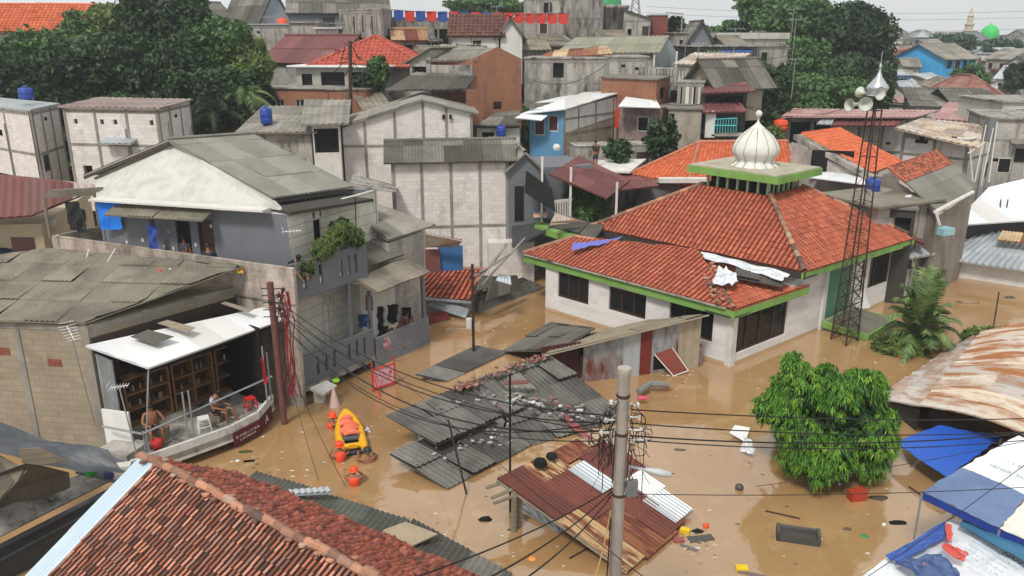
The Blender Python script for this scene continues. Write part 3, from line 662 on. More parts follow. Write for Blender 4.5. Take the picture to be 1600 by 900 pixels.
# ================================================================ MOSQUE
W1,W2,W4=G(852,483),G(1140,572),G(1388,470); W5=W1+W4-W2
e1=(W1-W2).normalized(); e2=(W4-W2).normalized()
mosque=thing('mosque','white mosque with red tiled hip roofs and green fascias standing in the flood','mosque',(W1+W4)/2)
ml=[hole(872,424,919,477,W1,W2),hole(952,447,1008,500,W1,W2),hole(1047,470,1112,535,W1,W2)]
mr_=[hole(1150,489,1227,522,W2,W4),hole(1241,455,1285,483,W2,W4),hole(1350,400,1386,440,W2,W4)]
m=MB(); wallwin(m,W1,W2,-2.2,2.5,ml,.18,e2); wallwin(m,W2,W2+e2*4.4,-2.2,2.5,[h for h in mr_ if h[1]<4.4],.18,e1)
s0_=4.4; mr2=[(h[0]-s0_,h[1]-s0_,h[2],h[3]) for h in mr_ if h[0]>4.4]
wallwin(m,W2+e2*4.4,W4,-2.2,3.45,mr2,.18,e1); wallwin(m,W4,W5,-2.2,3.45,[],.18,-e2); wallwin(m,W5,W1+e2*4.4,-2.2,3.45,[],.18,-e1); wallwin(m,W1+e2*4.4,W1,-2.2,2.5,[],.18,-e1)
wallwin(m,W1+e2*4.4,W2+e2*4.4,2.5,3.45,[],.18,e2)
m.build('wall',mat('mosque_white_wall',['d6d3d0'],pat='block',pw=.8,ph=.25,na=.12,dark='b0aaa2',streak=.3,scol='8b8478',mort=.93,lo=.6,hi=.85,pm=.006),mosque)
st=MB(); 
for a,b_ in ((W1,W2),(W2,W4)):
    n=-e2 if a is W1 else -e1; st.obox(a+n*.006+V((0,0,-.1)),b_-a,n*-.01,V((0,0,.22)))
st.build('mud_stain_band',mat('mud_stain',['b09a7c'],na=.4,dark='9c7f58'),mosque)
for h in ml: window(mosque,W1,W2,h,e2,M_frwood,M_glass,2,fw=.08)
for h in mr_[:1]: window(mosque,W2,W4,h,e1,M_frwood,M_glass,3,fw=.08)
for h in [k for k in mr_[1:] if k[0]<4.4]: window(mosque,W2,W4,h,e1,M_frwood,M_glass,1,fw=.08)
for h in mr2: window(mosque,W2+e2*4.4,W4,h,e1,M_frwood,M_glass,1,fw=.08)
# green panel on the right wall, then white columns
g=MB(); gh=hole(1292,405,1326,470,W2,W4); g.obox(W2+e2*gh[0]+UP*.5-e1*.03,e2*(gh[1]-gh[0]),e1*.03,UP*2.6); g.build('green_panel',M_dgreen,mosque)
for u in (1287,1348,1386):
    s_,z_=onwall(u,460,W2,W4); g=MB(); g.obox(W2+e2*(s_-.14)-e1*.1+UP*-1,e2*.28,e1*.15,UP*4.3); g.build('column',M_plwhite,mosque)
g=MB(); g.obox(W2+e2*-.06-e1*.06-UP*1,e2*.3,e1*.3,UP*3.4); g.build('column',M_plwhite,mosque)
ZM=3.4
ML,MF,MR=G(922,355,ZM),G(1257,425,ZM),G(1430,372,ZM); MBk=ML+MR-MF; MC=(ML+MR)/2
zl=D(1102,290,MC.y).z; hd=(D(1252,286,MC.y).x-D(1102,290,MC.y).x)/2
q=[ (ML-MC).normalized(),(MF-MC).normalized(),(MR-MC).normalized(),(MBk-MC).normalized()]; Lc=[V((MC.x,MC.y,zl))+k*hd for k in q]
MCx=V((MC.x,MC.y,0)); E4=[ML,MF,MR,MBk]
rf=MB()
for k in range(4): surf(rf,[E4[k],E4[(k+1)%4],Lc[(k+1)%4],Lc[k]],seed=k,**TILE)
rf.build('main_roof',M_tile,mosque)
for k in range(4): hp=MB(); cap(hp,E4[k]+UP*.06,Lc[k]+UP*.06,.11,.4); hp.build('hip_ridge',M_ridge,mosque)
fb=MB(); f2=MB()
for k in range(4):
    a,b_=E4[k],E4[(k+1)%4]; inn=(MC-(a+b_)/2).normalized(); inn.z=0
    tgt=fb if k in(1,2,3) else f2
    tgt.obox(a+inn*.04-UP*.36,(b_-a),inn*.08,UP*.30)
    f2.obox(a+inn*.13-UP*.34,(b_-a),inn*.9,UP*.06)
fb.build('green_fascia',M_green,mosque); f2.build('eave_soffit',M_underside,mosque)
# front annex roof
ZA=2.62
EL,EC,ER=G(818,396,ZA),G(1147,484,ZA),G(1266,445,ZA); UL,UC,UR=G(900,370,3.35),G(1092,402,3.3),G(1250,430,3.25)
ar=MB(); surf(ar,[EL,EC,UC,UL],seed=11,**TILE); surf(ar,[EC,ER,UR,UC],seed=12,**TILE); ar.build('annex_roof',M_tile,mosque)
hp=MB(); cap(hp,EC+UP*.05,UC+UP*.06,.1,.35); hp.tube([UL+UP*.02,UC+UP*.03],.09,6,.4); hp.tube([EL+UP*.05,UL+UP*.05],.1,6,.3); hp.build('annex_ridge',M_ridge,mosque)
fa=MB()
for a,b_,inn in ((EL,EC,e2),(EC,ER,e1)):
    d=(b_-a).normalized(); fa.obox(a-UP*.42+inn*.02,b_-a,inn*.08,UP*.34)
fa.obox(EL-UP*.42,(UL-EL),V((.05,.05,0)),UP*.3)
fa.build('annex_fascia',M_green,mosque)
sf=MB()
for a,b_,inn in ((EL,EC,e2),(EC,ER,e1)): sf.obox(a-UP*.38+inn*.11,b_-a,inn*1.2,UP*.05)
gt=MB()
d=(EC-EL); gt.obox(EL+d*.0-UP*.05-e2*.1,d*.97,e2*.22,UP*.04); gt.build('cement_gutter',M_conc,mosque)
sf.build('annex_soffit',M_underside,mosque)
# lantern
ln=MB(); win=MB()
base_=[V((MC.x,MC.y,0))+k*(hd*.92) for k in q]
for k in range(4):
    a,b_=base_[k],base_[(k+1)%4]; inn=(MCx-(a+b_)/2).normalized(); d=(b_-a)
    ln.obox(a+UP*(zl-.25)+inn*.3,d,inn*.1,UP*1.0,.2)
    nc=6
    for j in range(nc+1): 
        p=a+d*(j/nc); win.obox(p-d.normalized()*.05-inn*.02+UP*(zl-.25),d.normalized()*.1,inn*.1,UP*1.05)
        win.obox(p-d.normalized()*.13-inn*.03+UP*(zl+.55),d.normalized()*.26,inn*.08,UP*.2)
ln.build('lantern_wall',M_void,mosque); win.build('lantern_post',mat('pale_green_post',['a9c19a'],na=.3,dark='7f9a6c'),mosque)
zs=zl+.62; hs_=(D(1280,266,MC.y).x-D(1075,262,MC.y).x)/2
S4=[V((MC.x,MC.y,0))+k*hs_ for k in q]; sl_=MB(); sl_.prism([tuple(p) for p in S4],zs,zs+.34); sl_.build('lantern_slab',M_green,mosque)
s2_=MB(); s2_.prism([tuple(V((MC.x,MC.y,0))+k*hs_*.97) for k in q],zs+.342,zs+.40); s2_.build('slab_top',mat('flaking_slab_top',['a9a391'],ns=1.5,na=.7,dark='6c6a4c',bump=.4),mosque)
zd=zs+.38
prof=[(a*.87,b_*.84) for a,b_ in [(1.32,0),(1.3,.05),(1.12,.18),(1.02,.32),(1.06,.46),(1.26,.68),(1.33,.92),(1.28,1.18),(1.13,1.48),(.92,1.76),(.64,2.02),(.38,2.24),(.18,2.42),(.06,2.58),(.03,2.7)]]
dm=MB(); rows=[]; nseg=48
DCn=V((MC.x,MC.y,zd))
for r_,z_ in prof:
    row=[]
    for j in range(nseg):
        rr=r_*(1+(.05 if z_<.35 else .006)*math.cos(12*2*math.pi*j/nseg)); row.append(DCn+V((rr*math.cos(2*math.pi*j/nseg),rr*math.sin(2*math.pi*j/nseg),z_)))
    rows.append(row)
dm.grid(rows,wrap=True); dome=dm.build('dome',mat('dome_metal',['d2d0c8'],rough=.55,metal=.0,ns=1.2,na=.3,dark='8d897b',streak=.6,scol='6b675a',lo=.55,hi=.8,bump=.03),mosque,True)
se=MB()
for j in range(12):
    a=2*math.pi*(j+.5)/12; se.tube([DCn+V((math.cos(a)*r_*1.005,math.sin(a)*r_*1.005,z_)) for r_,z_ in prof[:12]],.012,4)
se.build('dome_seam',mat('seam_dark',['6f6c60'],na=.2),dome)
bl=MB(); bl.lathe(DCn+UP*2.25,[(.03,0),(.03,.12)]+[(.17*math.sin(t),.29-.17*math.cos(t)) for t in [.2,.6,1,1.4,1.8,2.2,2.6,3.0]]+[(.0,.46)],12); bl.build('finial_ball',M_plwhite,mosque,True)
# green edged side canopy left of the mosque
g=MB(); a,b_=G(835,362,2.9),G(915,388,2.9); g.obox(a,b_-a,V((.3,1.2,0)),UP*.35); cn_=g.build('side_canopy',M_green); tag(cn_,'green edged concrete canopy beside the left corner of the mosque','canopy')
g=MB(); surf(g,[G(858,352,3.35),G(930,372,3.35),G(945,352,3.6),G(880,336,3.7)],seed=4,**dict(SHEET,jit=.06)); tag(g.build('broken_roof_sheets',M_fibrodark),'broken dark roofing sheets lying over the green edged canopy','roof sheet')
# things on the mosque roof
def cloth(name,label,cat,pts,mt,amp=.06,n=10,seed=0,group=None,th=.01):
    rd=random.Random(seed); a,b_,c,d=[V(p) for p in pts]; rows=[]
    for i in range(n+1):
        row=[]
        for j in range(n+1):
            s,t_=j/n,i/n; p=a.lerp(b_,s).lerp(d.lerp(c,s),t_); nrm=(b_-a).cross(d-a).normalized(); 
            if nrm.z<0: nrm=-nrm
            h=amp*(math.sin(s*9+seed+2*t_)+math.sin(t_*11+seed*2+s*4)*.7+rd.uniform(-.5,.5)); row.append(p+nrm*(abs(h)+.02)+(b_-a).normalized()*rd.uniform(-.03,.03)+ (d-a).normalized()*rd.uniform(-.03,.03))
        rows.append(row)
    m_=MB(); m_.grid(rows,lambda i,j:rd.random()); m_.grid([[p-UP*th for p in r] for r in rows][::-1],.5); o=m_.build(name,mt,None,True); tag(o,label,cat,group); return o
M_purple=mat('purple_sheet',['6b6fb8'],na=.25,dark='4e5192',rough=.6); M_plastic=mat('crumpled_white_plastic',['cfd3d6','e2e4e6','b8c2cc','c6b3ad'],rough=.35,na=.35,dark='7f8890',bump=.3,bs=9)
cloth('tarp','purple blue plastic sheet laid across the upper left of the mosque annex roof','tarpaulin',[G(893,392,3.2),G(948,382,3.35),G(972,372,3.5),G(895,382,3.4)],M_purple,.05,8,3)
cloth('plastic_sheet','crumpled white plastic heap on the hip of the mosque annex roof','plastic sheet',[G(1112,447,3.1),G(1152,448,3.1),G(1150,428,3.35),G(1122,420,3.4)],M_plastic,.12,10,5)
cloth('plastic_sheet','long white plastic sheet tucked under the main eave of the mosque','plastic sheet',[G(1100,405,3.4),G(1222,440,3.22),G(1235,430,3.3),G(1095,394,3.5)],M_plastic,.06,12,8)
g=MB(); surf(g,[G(1148,432,3.25),G(1222,447,3.02),G(1228,436,3.2),G(1150,418,3.42)],seed=5,**dict(SHEET,jit=.03)); tag(g.build('cement_sheet',M_fibrodark),'mossy grey sheet lying on the right slope of the mosque annex roof','roof sheet')
g=MB()
for k in range(26):
    p=G(1118,474,2.75).lerp(G(1098,408,3.3),random.random())+V((random.uniform(-.35,.35),random.uniform(-.3,.3),.08)); g.obox(p,V((random.uniform(.1,.25),random.uniform(-.1,.1),0)),V((random.uniform(-.08,.08),.12,.03)),V((0,0,.04)),random.random())
tag(g.build('tile_debris',M_ridge),'loose broken tiles scattered along the hip of the mosque annex roof','debris',kind=None)
# ================================================================ LOUDSPEAKER TOWER
tb=[G(1297,530),G(1322,541),G(1342,533),G(1314,523)]; tc_=(tb[0]+tb[1]+tb[2]+tb[3])/4; zt_=D(1360,128,tc_.y).z
zt_=10.72; tw=thing('speaker_tower','tall rusty lattice mast with a small silver dome beside the mosque','tower',tc_)
top4=[V((tc_.x,tc_.y,zt_))+V((sx*.24,sy*.24,0)) for sx,sy in ((-1,.3),(-.3,-1),(1,-.3),(.3,1))]
def lat(k,t): return tb[k].lerp(top4[k],t)+V((0,0,-1.5*(1-t)*0))
for k in range(4): g=MB(); g.tube([tb[k]-UP*1.5,top4[k]],.035,5); g.build('leg',M_rustst,tw)
g=MB(); nb=17
for j in range(nb):
    t0,t1=j/nb,(j+1)/nb
    for k in range(4):
        g.tube([lat(k,t1),lat((k+1)%4,t1)],.014,4)
        if j<6: g.tube([lat(k,t0),lat((k+1)%4,t1)],.02,4); g.tube([lat((k+1)%4,t0),lat(k,t1)],.02,4)
        elif (j+k)%2: g.tube([lat(k,t0),lat((k+1)%4,t1)],.01,4)
g.build('brace',M_rustst,tw)
g=MB(); g.lathe((tc_.x,tc_.y,zt_-.05),[(.36,0),(.33,.1),(.38,.22),(.43,.3),(.40,.38),(.27,.55),(.12,.75),(.05,.95),(.03,1.1),(.07,1.16),(.03,1.22),(.012,1.3),(.01,1.75)],16); g.build('dome',mat('silver_dome',['b9bcbf'],rough=.35,metal=.5,na=.2,bump=.02),tw,True)
def horn(label,p,d,L_=.44,r=.26):
    root=thing('horn_loudspeaker',label,'loudspeaker',p,'horn loudspeakers on the mast'); d=V(d).normalized()
    g=MB(); g.lathe(p,[(r*1.04,L_),(r*1.04,L_-.02),(r,L_-.03),(r*.75,L_*.8),(r*.5,L_*.55),(r*.3,L_*.3),(r*.22,0)],16,ax=d); g.lathe(p,[(r*.98,L_-.005),(r*.7,L_*.75),(r*.4,L_*.5),(r*.15,L_*.3),(0,L_*.28)],16,ax=d)
    g.build('horn',mat('horn_grey',['b8bbb2'],na=.2,rough=.5),root,True); h=MB(); h.lathe(p-d*.22,[(0,0),(r*.33,.01),(r*.36,.2),(r*.22,.24)],12,ax=d); h.build('driver',M_steel,root,True)
Y_=tc_.y-.2
horn('left horn loudspeaker on the mast turned to the left',D(1340,163,Y_),(-1,-.35,-.05))
horn('front horn loudspeaker on the mast facing the camera',D(1349,160,Y_-.1),(-.15,-1,-.1),.38,.28)
horn('upper horn loudspeaker on the right of the mast facing forward',D(1366,146,Y_),(.35,-1,.05),.32,.26)
horn('small horn loudspeaker on the far side of the mast pointing backward',D(1352,146,Y_+.7),(-.3,1,.1),.34,.22)
# ================================================================ FOREGROUND TILED HOUSE
ZR=4.2
ap=G(222,714,ZR); rr_=G(575,900,ZR); rdir=(rr_-ap).normalized(); RE=ap+rdir*12
vb=G(43,900,2.55); vd=(vb-ap); VE=ap+vd*2.1
fg=thing('tiled_house','house with old mottled clay tiles and pale metal verge in the near left corner','house',V((ap.x,ap.y,0)))
inn=(rdir-vd.normalized()*rdir.dot(vd.normalized())).normalized()
TF=dict(wl=.125,amp=.042,row=.2,sw=.125,seg=8,groove_shade=True,lift=.014,jit=.012,barrel=True)
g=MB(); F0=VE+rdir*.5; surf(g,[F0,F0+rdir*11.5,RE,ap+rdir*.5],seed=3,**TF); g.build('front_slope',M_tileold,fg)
g=MB(); surf(g,[VE+UP*.05,VE+rdir*.53+UP*.05,ap+rdir*.53+UP*.06,ap+UP*.06],seed=3,wl=.11,amp=.012,row=2.2,sw=.22,seg=8,lift=.01,jit=.002); g.build('verge_strip',mat('pale_blue_metal',['a6b7c4','b4c3ce'],rough=.5,ns=1,na=.2,dark='8496a4'),fg)
eb=[G(262,720,3.8),G(380,743,3.3),G(508,799,2.9),G(607,828,2.65),G(760,900,2.45)]; ebx=eb[-1]+(eb[-1]-eb[-2]).normalized()*3
g=MB(); surf(g,[G(380,743,3.15),ebx,RE,ap],seed=8,wl=.14,amp=.03,row=.18,sw=.14,seg=4,lift=.04,jit=.03,barrel=True); g.build('back_slope',M_tilerough,fg)
g=MB(); 
n=int((RE-ap).length/.3)
for k in range(n):
    a=ap+rdir*(k*.3)+V((random.uniform(-.02,.02),random.uniform(-.02,.02),.06+random.uniform(-.02,.03))); b_=a+rdir*.33+V((random.uniform(-.02,.02),random.uniform(-.02,.02),random.uniform(-.02,.02))); g.tube([a,b_],[.092,.07],8,random.random(),cap=True)
for k in range(110):
    p=ap+rdir*random.uniform(0,9)+V((random.uniform(-.15,.15),random.uniform(-.15,.15),.05)); g.blob(p,(.09,.07,.04),6,random.random())
g.build('ridge_tiles',M_ridge,fg)
g=MB(); wl_=[ap+vd*1.9+rdir*.3,ap+vd*1.9+rdir*8,G(760,900,2.4)+V((.8,-1.5,0)),G(420,765,2.4)+V((0,-.4,0)),ap+V((0,-.35,0))]
g.prism([tuple(p) for p in wl_],-2,[VE.z-.25,VE.z-.25,2.1,2.3,ap.z-.6],top=False); g.build('wall',M_blockgrey,fg)
# half drowned lean-to behind the tiled house
ln_=thing('lean_to_roof','mossy dark corrugated lean to roof sinking into the water behind the clay tiled house','roof',G(520,780,0))
g=MB(); surf(g,[G(780,880,.05),G(640,812,.05),G(515,752,.1),G(400,735,.25),G(360,770,1.0),G(700,960,1.0)],seed=2,**dict(SHEET,jit=.03)); 
g=MB(); surf(g,[G(400,737,.1),G(640,812,.1),G(600,868,1.2),G(350,775,1.2)],seed=2,**dict(SHEET,jit=.04)); g.build('mossy_sheets',mat('mossy_sheet',['4f5149','5d6057','6a6c62','44463f'],ns=.9,na=.7,dark='23271f',bump=.2),ln_)
g=MB(); surf(g,[G(645,812,.1),G(800,895,.1),G(760,960,1.2),G(600,868,1.2)],seed=3,**dict(SHEET,jit=.04)); g.build('grey_sheets',M_fibrodark,ln_)
g=MB(); g.slab([G(598,828,.9),G(645,852,.85),G(684,834,.65),G(634,815,.75)],.04); g.build('bare_board',mat('bare_board',['a8977e'],na=.3),ln_)
g=MB(); surf(g,[G(455,772,.75),G(520,768,.55),G(515,760,.55),G(450,765,.75)],seed=3,**SHEET); g.build('pale_sheet',M_zinc,ln_)
def beam(label,a,b_,r=.04,m=None,n='timber',cat='timber',group=None):
    g=MB(); g.tube([a,b_],r,6); return tag(g.build(n,m or M_wood),label,cat,group)
beam('dark plank lying beside the drowned lean to roof near the wires',G(645,842,.5),G(680,832,.45),.05,M_void)
# ================================================================ BLOCK BUILDING LOWER LEFT
A_,B_,C_=G(-90,497,4.35),G(137,507,4.35),G(378,438,4.45)
P=[xy(A_),xy(B_),xy(C_),xy(A_)+xy(C_)-xy(B_)]
bb=bld('block_building','unpainted tan block building with a patched grey sheet roof on the left edge','building',P,-2.2,4.35,M_blocktan,None,frame=(2,3,[.05],.22))
g=MB(); surf(g,[G(-110,497,4.45),G(132,504,4.45),G(384,434,4.75),G(75,404,5.0),G(-110,418,5.1)],seed=6,**dict(SHEET,jit=.05,row=1.3)); g.build('roof',M_fibrotan,bb)
for (u,v) in ((3,548),(84,566)):
    g=MB(); c=onwall(u,v,P[0],P[1]); d=(P[1]-P[0]).normalized(); n=V((d.y,-d.x,0)); n=n if n.y<0 else -n
    for i in range(5):
        for j in range(3): g.obox(P[0]+d*(c[0]-.2+i*.1)+n*.02+UP*(c[1]-.12+j*.09),d*.07,n*.01,UP*.06,random.random())
    g.build('red_vent_brick',mat('red_vent',['a5482f','8c3b28']),bb)
# items along that roof
def pole(label,a,b_,r=.02,m=None,n='pole',cat='pole',group=None): return beam(label,a,b_,r,m or M_steel,n,cat,group)
pole('white stick leaning on the block parapet above the grey sheet roof',G(131,416,5.0),G(139,389,5.6),.02,M_whitepl,'stick','stick')
br=thing('broom','blue headed broom leaning on the block parapet','broom',G(160,423,4.95)); g=MB(); g.tube([G(162,420,5.0),G(180,388,5.7)],.018,6); g.build('handle',M_whitepl,br)
g=MB(); a=G(159,422,4.98); g.obox(a-V((.2,.05,0)),V((.35,.1,0)),V((-.03,.12,0)),UP*.09); g.build('head',mat('turquoise',['4aa6c4'],na=.1),br)
def laundry(label,pts,c,amp=.05,seed=1,cat='cloth',group='clothes spread on the sheet roof'): return cloth('laundry',label,cat,pts,mat('cloth_'+c,[c],na=.25,rough=.9,bump=.1,dark='2a2a30'),amp,6,seed,group)
laundry('bright red cloth spread on the edge of the tan building roof',[G(293,444,4.85),G(338,436,4.85),G(336,430,4.9),G(300,434,4.9)],'d3344a')
laundry('small orange red cloth bundle by the block parapet',[G(243,429,5.0),G(262,429,5.0),G(260,422,5.0),G(246,421,5.05)],'c9452f',.1)
laundry('pale blue cloth spread beside the bright red one',[G(279,442,4.87),G(294,440,4.87),G(298,434,4.9),G(283,434,4.9)],'7fb3d8')
laundry('lime green cloth bundle near the end of the block parapet',[G(322,428,5.0),G(340,430,4.98),G(338,421,5.0),G(325,420,5.0)],'7bb32e',.1)
laundry('yellow brown cloth bundle at the roof corner',[G(358,429,4.95),G(380,430,4.9),G(378,420,4.95),G(362,419,5.0)],'c49a35',.14)
laundry('black and white cloth heap right of the lime green bundle',[G(340,432,4.93),G(358,431,4.93),G(357,423,4.97),G(342,423,5.)],'4c4a4e',.12)
laundry('white cloth bundle beside the small orange red bundle',[G(262,428,5.0),G(274,428,5.0),G(272,421,5.0),G(263,421,5.0)],'c9c4c0',.1)
# ================================================================ WARUNG (stall) WITH WHITE AWNING
wr=thing('waterside_stall','open fronted stall under a white metal awning with a curved white balcony','stall',G(300,690,.6))
aw=[G(232,575,3.3),G(440,500,3.45),G(428,462,4.05),G(372,453,4.15),G(285,478,4.05),G(133,540,3.75)]
g=MB(); surf(g,[aw[0],aw[1],aw[3],aw[5]],seed=9,**ROLL); 
g=MB(); surf(g,[aw[0],aw[1],aw[2],aw[5]],seed=9,wl=.3,amp=.012,row=30,sw=.9,seg=6,lift=0,jit=.006); g.build('awning',M_white,wr)
g=MB(); surf(g,[G(255,523,3.85)+UP*.03,G(282,532,3.75)+UP*.03,G(264,524,3.86)+UP*.04,G(240,518,3.9)+UP*.04],seed=2,**FLAT)
g=MB(); g.slab([G(204,528,3.8)+UP*.05,G(240,540,3.66)+UP*.05,G(272,528,3.74)+UP*.05,G(232,517,3.88)+UP*.05],.02,.3); g.build('patch',M_fibrodark,wr)
g=MB(); g.slab([G(246,507,3.92)+UP*.05,G(292,521,3.75)+UP*.05,G(306,514,3.78)+UP*.05,G(262,502,3.95)+UP*.05],.015,.3); g.build('patch',M_blocktan,wr)
g=MB(); g.slab([G(345,476,4.0)+UP*.05,G(388,490,3.82)+UP*.05,G(395,486,3.84)+UP*.05,G(352,473,4.02)+UP*.05],.015,.3); g.build('patch',M_fibrotan,wr)
Bx,Cx=xy(B_),xy(C_); wd=(Cx-Bx).normalized(); wn=V((wd.y,-wd.x,0)); wn=wn if wn.y<0 else -wn   # outward from building wall
crv=[G(205,722,.85),G(248,707,.85),G(309,686,.85),G(362,667,.85),G(404,645,.85),G(427,618,.85)]
fl=MB(); fl.prism([tuple(xy(p)) for p in crv]+[tuple(Cx+wn*.05),tuple(Bx+wn*.05)],.42,.62); fl.build('floor',M_conc,wr)
g=MB(); inner=[p+ (V((Bx.x,Cx.y,0))-xy(p)).normalized()*.12 for p in crv]
for k in range(len(crv)-1):
    a,b_=crv[k],crv[k+1]; n_=V((-(b_-a).y,(b_-a).x,0)).normalized()*.1; g.obox(xy(a)+UP*.32,xy(b_-a),n_,UP*.56)
g.build('balcony_fascia',mat('stained_white_band',['c8c6c2'],ns=1.2,na=.35,dark='8f8a80',streak=.9,scol='4e4a42',lo=.48,hi=.7),wr)
g=MB(); g.prism([tuple(Bx-wn*-.02),tuple(Cx+wn*.02),tuple(Cx+wn*.1),tuple(Bx+wn*.1)],.6,3.9); g.build('back_wall',plain('dark_brown_wall',['3a2d24']),wr)  # dark brown all over, slightly mottled
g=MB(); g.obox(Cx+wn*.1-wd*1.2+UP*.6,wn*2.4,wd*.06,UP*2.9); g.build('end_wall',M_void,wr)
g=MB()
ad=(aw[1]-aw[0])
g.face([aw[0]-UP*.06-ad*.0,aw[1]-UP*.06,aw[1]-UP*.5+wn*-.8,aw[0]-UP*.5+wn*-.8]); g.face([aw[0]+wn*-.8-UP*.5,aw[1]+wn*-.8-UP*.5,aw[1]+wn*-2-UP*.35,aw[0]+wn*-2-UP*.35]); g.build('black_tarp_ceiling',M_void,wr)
# shelves
for k in range(3):
    s0=.55+k*1.65; sh=MB(); o=Bx+wd*s0+wn*.12+UP*.62
    for x_ in (0,.75,1.5): sh.obox(o+wd*x_,wd*.06,wn*.4,UP*1.75)
    for z_ in (.02,.6,1.15,1.7): sh.obox(o+UP*z_,wd*1.56,wn*.4,UP*.05)
    r_=thing('shelf_rack','brown wooden shelf rack '+('at the left end of' if k==0 else 'in the middle of' if k==1 else 'at the right end of')+' the stall','shelf',o,'shelf racks in the stall'); sh.build('rack',mat('brown_shelf',['8a6748'],na=.3,dark='4e3826'),r_)
    for j in range(12): bt_=MB(); p=o+wd*random.uniform(.1,1.45)+wn*.2+UP*random.choice([.65,1.2,1.2]); bt_.lathe(p,[(0,0),(.04,0),(.04,.15),(.015,.2),(0,.22)],6,random.random()); bt_.build('bottle',mat('shop_goods',['8a3b2a','b8a288','3e4a55','a8743c','c7c2b8']),r_)
# railing
rl=MB(); r0,r1,r2=G(160,668,1.75),G(222,678,1.62),G(425,588,1.68)
rl.tube([G(160,666,1.5),r1],.035,6); rl.tube([r1,r2],.035,6)
for (u1,v1,z1,u2,v2,z2) in ((294,683,.9,288,601,2.45),(303,680,.9,296,599,2.45),(418,630,.9,410,545,3.),(424,626,.9,416,560,2.7),(228,706,.9,226,678,1.6),(233,705,.9,231,676,1.6)):
    a=G(u1,v1,z1); rl.tube([a,V((a.x,a.y,z2))],.03,6)
rl.tube([G(232,578,3.2),G(228,700,.85)],.025,6); rl.build('railing',M_steel,wr)
g=MB(); a,b_=Bx+wn*.08+wd*.02+UP*-1.2,Bx+wn*1.15+wd*.02+UP*-1.2; surf(g,[a,b_,b_+UP*4.5,a+UP*4.75],seed=3,**SHEET) if 0 else None
d=(b_-a); rows=[[a+d*(j/40)+wd*.015*math.sin(j*1.6)+UP*z_ for j in range(41)] for z_ in (0,4.6)]; g.grid(rows); g.grid([[p+wd*.03 for p in r] for r in rows][::-1]); g.build('side_sheet',M_zincwall,wr)
g=MB(); a=G(170,690,1.0); g.obox(G(168,700,.55),V((.95,-.25,0)),V((.02,.06,0)),UP*1.35); g.build('white_side_panel',M_whitepl,wr)
g=MB(); g.obox(G(155,735,.2),V((1.1,-.35,0)),V((.3,.9,0)),UP*.7); g.build('brick_plinth',M_blockgrey,wr)
# banner
bn=thing('banner','maroon banner with pale lettering hanging below the right end of the curved balcony','banner',G(390,680,.4))
M_maroonc=mat('maroon_cloth',['5a1d25'],na=.2)
b0,b1=onp=(crv[2].lerp(crv[3],.9),crv[5])
pts_=[crv[3],crv[4],crv[4].lerp(crv[5],.75)]
g=MB()
for k in range(2):
    a,b_=pts_[k],pts_[k+1]; n_=V(((b_-a).y,-(b_-a).x,0)).normalized(); g.obox(xy(a)+n_*.02+UP*.12,xy(b_-a),n_*.02,UP*.5)
g.build('cloth',M_maroonc,bn)
def text(par,s,p,d,size,m,name='lettering',up=UP,ext=.004):
    cu=bpy.data.curves.new(name,'FONT'); cu.body=s; cu.size=size; cu.extrude=ext; cu.align_x='CENTER'; cu.align_y='CENTER'
    o=bpy.data.objects.new(name,cu); col.objects.link(o); dg=bpy.context.evaluated_depsgraph_get(); me=bpy.data.meshes.new_from_object(o.evaluated_get(dg)); bpy.data.objects.remove(o)
    d=V(d).normalized(); n_=d.cross(V(up)).normalized(); u_=n_.cross(d); M4=Matrix(((d.x,u_.x,n_.x,0),(d.y,u_.y,n_.y,0),(d.z,u_.z,n_.z,0),(0,0,0,1)))
    me.transform(M4); o0=origin(par); me.transform(Matrix.Translation(V(p)-o0)); me.materials.clear(); return link(name,me,m,par)
def scribble(par,p,d,up,w_,h,m,seed=1):
    r=random.Random(seed); d=V(d).normalized(); up=V(up).normalized(); g=MB(); x=-w_/2; n_=d.cross(up).normalized()*.004
    while x<w_/2:
        l=r.uniform(.25,.7)*h
        for q in range(r.choice((1,2,2))):
            a=V(p)+d*(x+r.uniform(0,l))-up*h/2; g.obox(a,d*h*.16,up*h*r.uniform(.6,1.)+d*r.uniform(-.2,.2)*h,n_)
        if r.random()<.6: g.obox(V(p)+d*x+up*h*r.choice((-.45,0,.35)),d*l,up*h*.14,n_)
        x+=h*r.uniform(.6,.95)+(h*.5 if r.random()<.15 else 0)
    return g.build('lettering',m,par)
bno=V(((pts_[1]-pts_[0]).y,-(pts_[1]-pts_[0]).x,0)).normalized()*.05
def ontext(a,b_,t_,z,s,size,out=.05):
    n_=V(((b_-a).y,-(b_-a).x,0)).normalized(); return text(bn,s,xy(a.lerp(b_,t_))+n_*out+UP*z,xy(b_-a),size,M_plwhite)
scribble(bn,xy(pts_[0].lerp(pts_[1],.5))+bno+UP*.42,xy(pts_[1]-pts_[0]),UP,1.0,.09,M_plwhite,3); scribble(bn,xy(pts_[0].lerp(pts_[1],.5))+bno+UP*.28,xy(pts_[1]-pts_[0]),UP,.7,.07,M_plwhite,5); ontext(pts_[1],pts_[2],.5,.36,'A',.42)
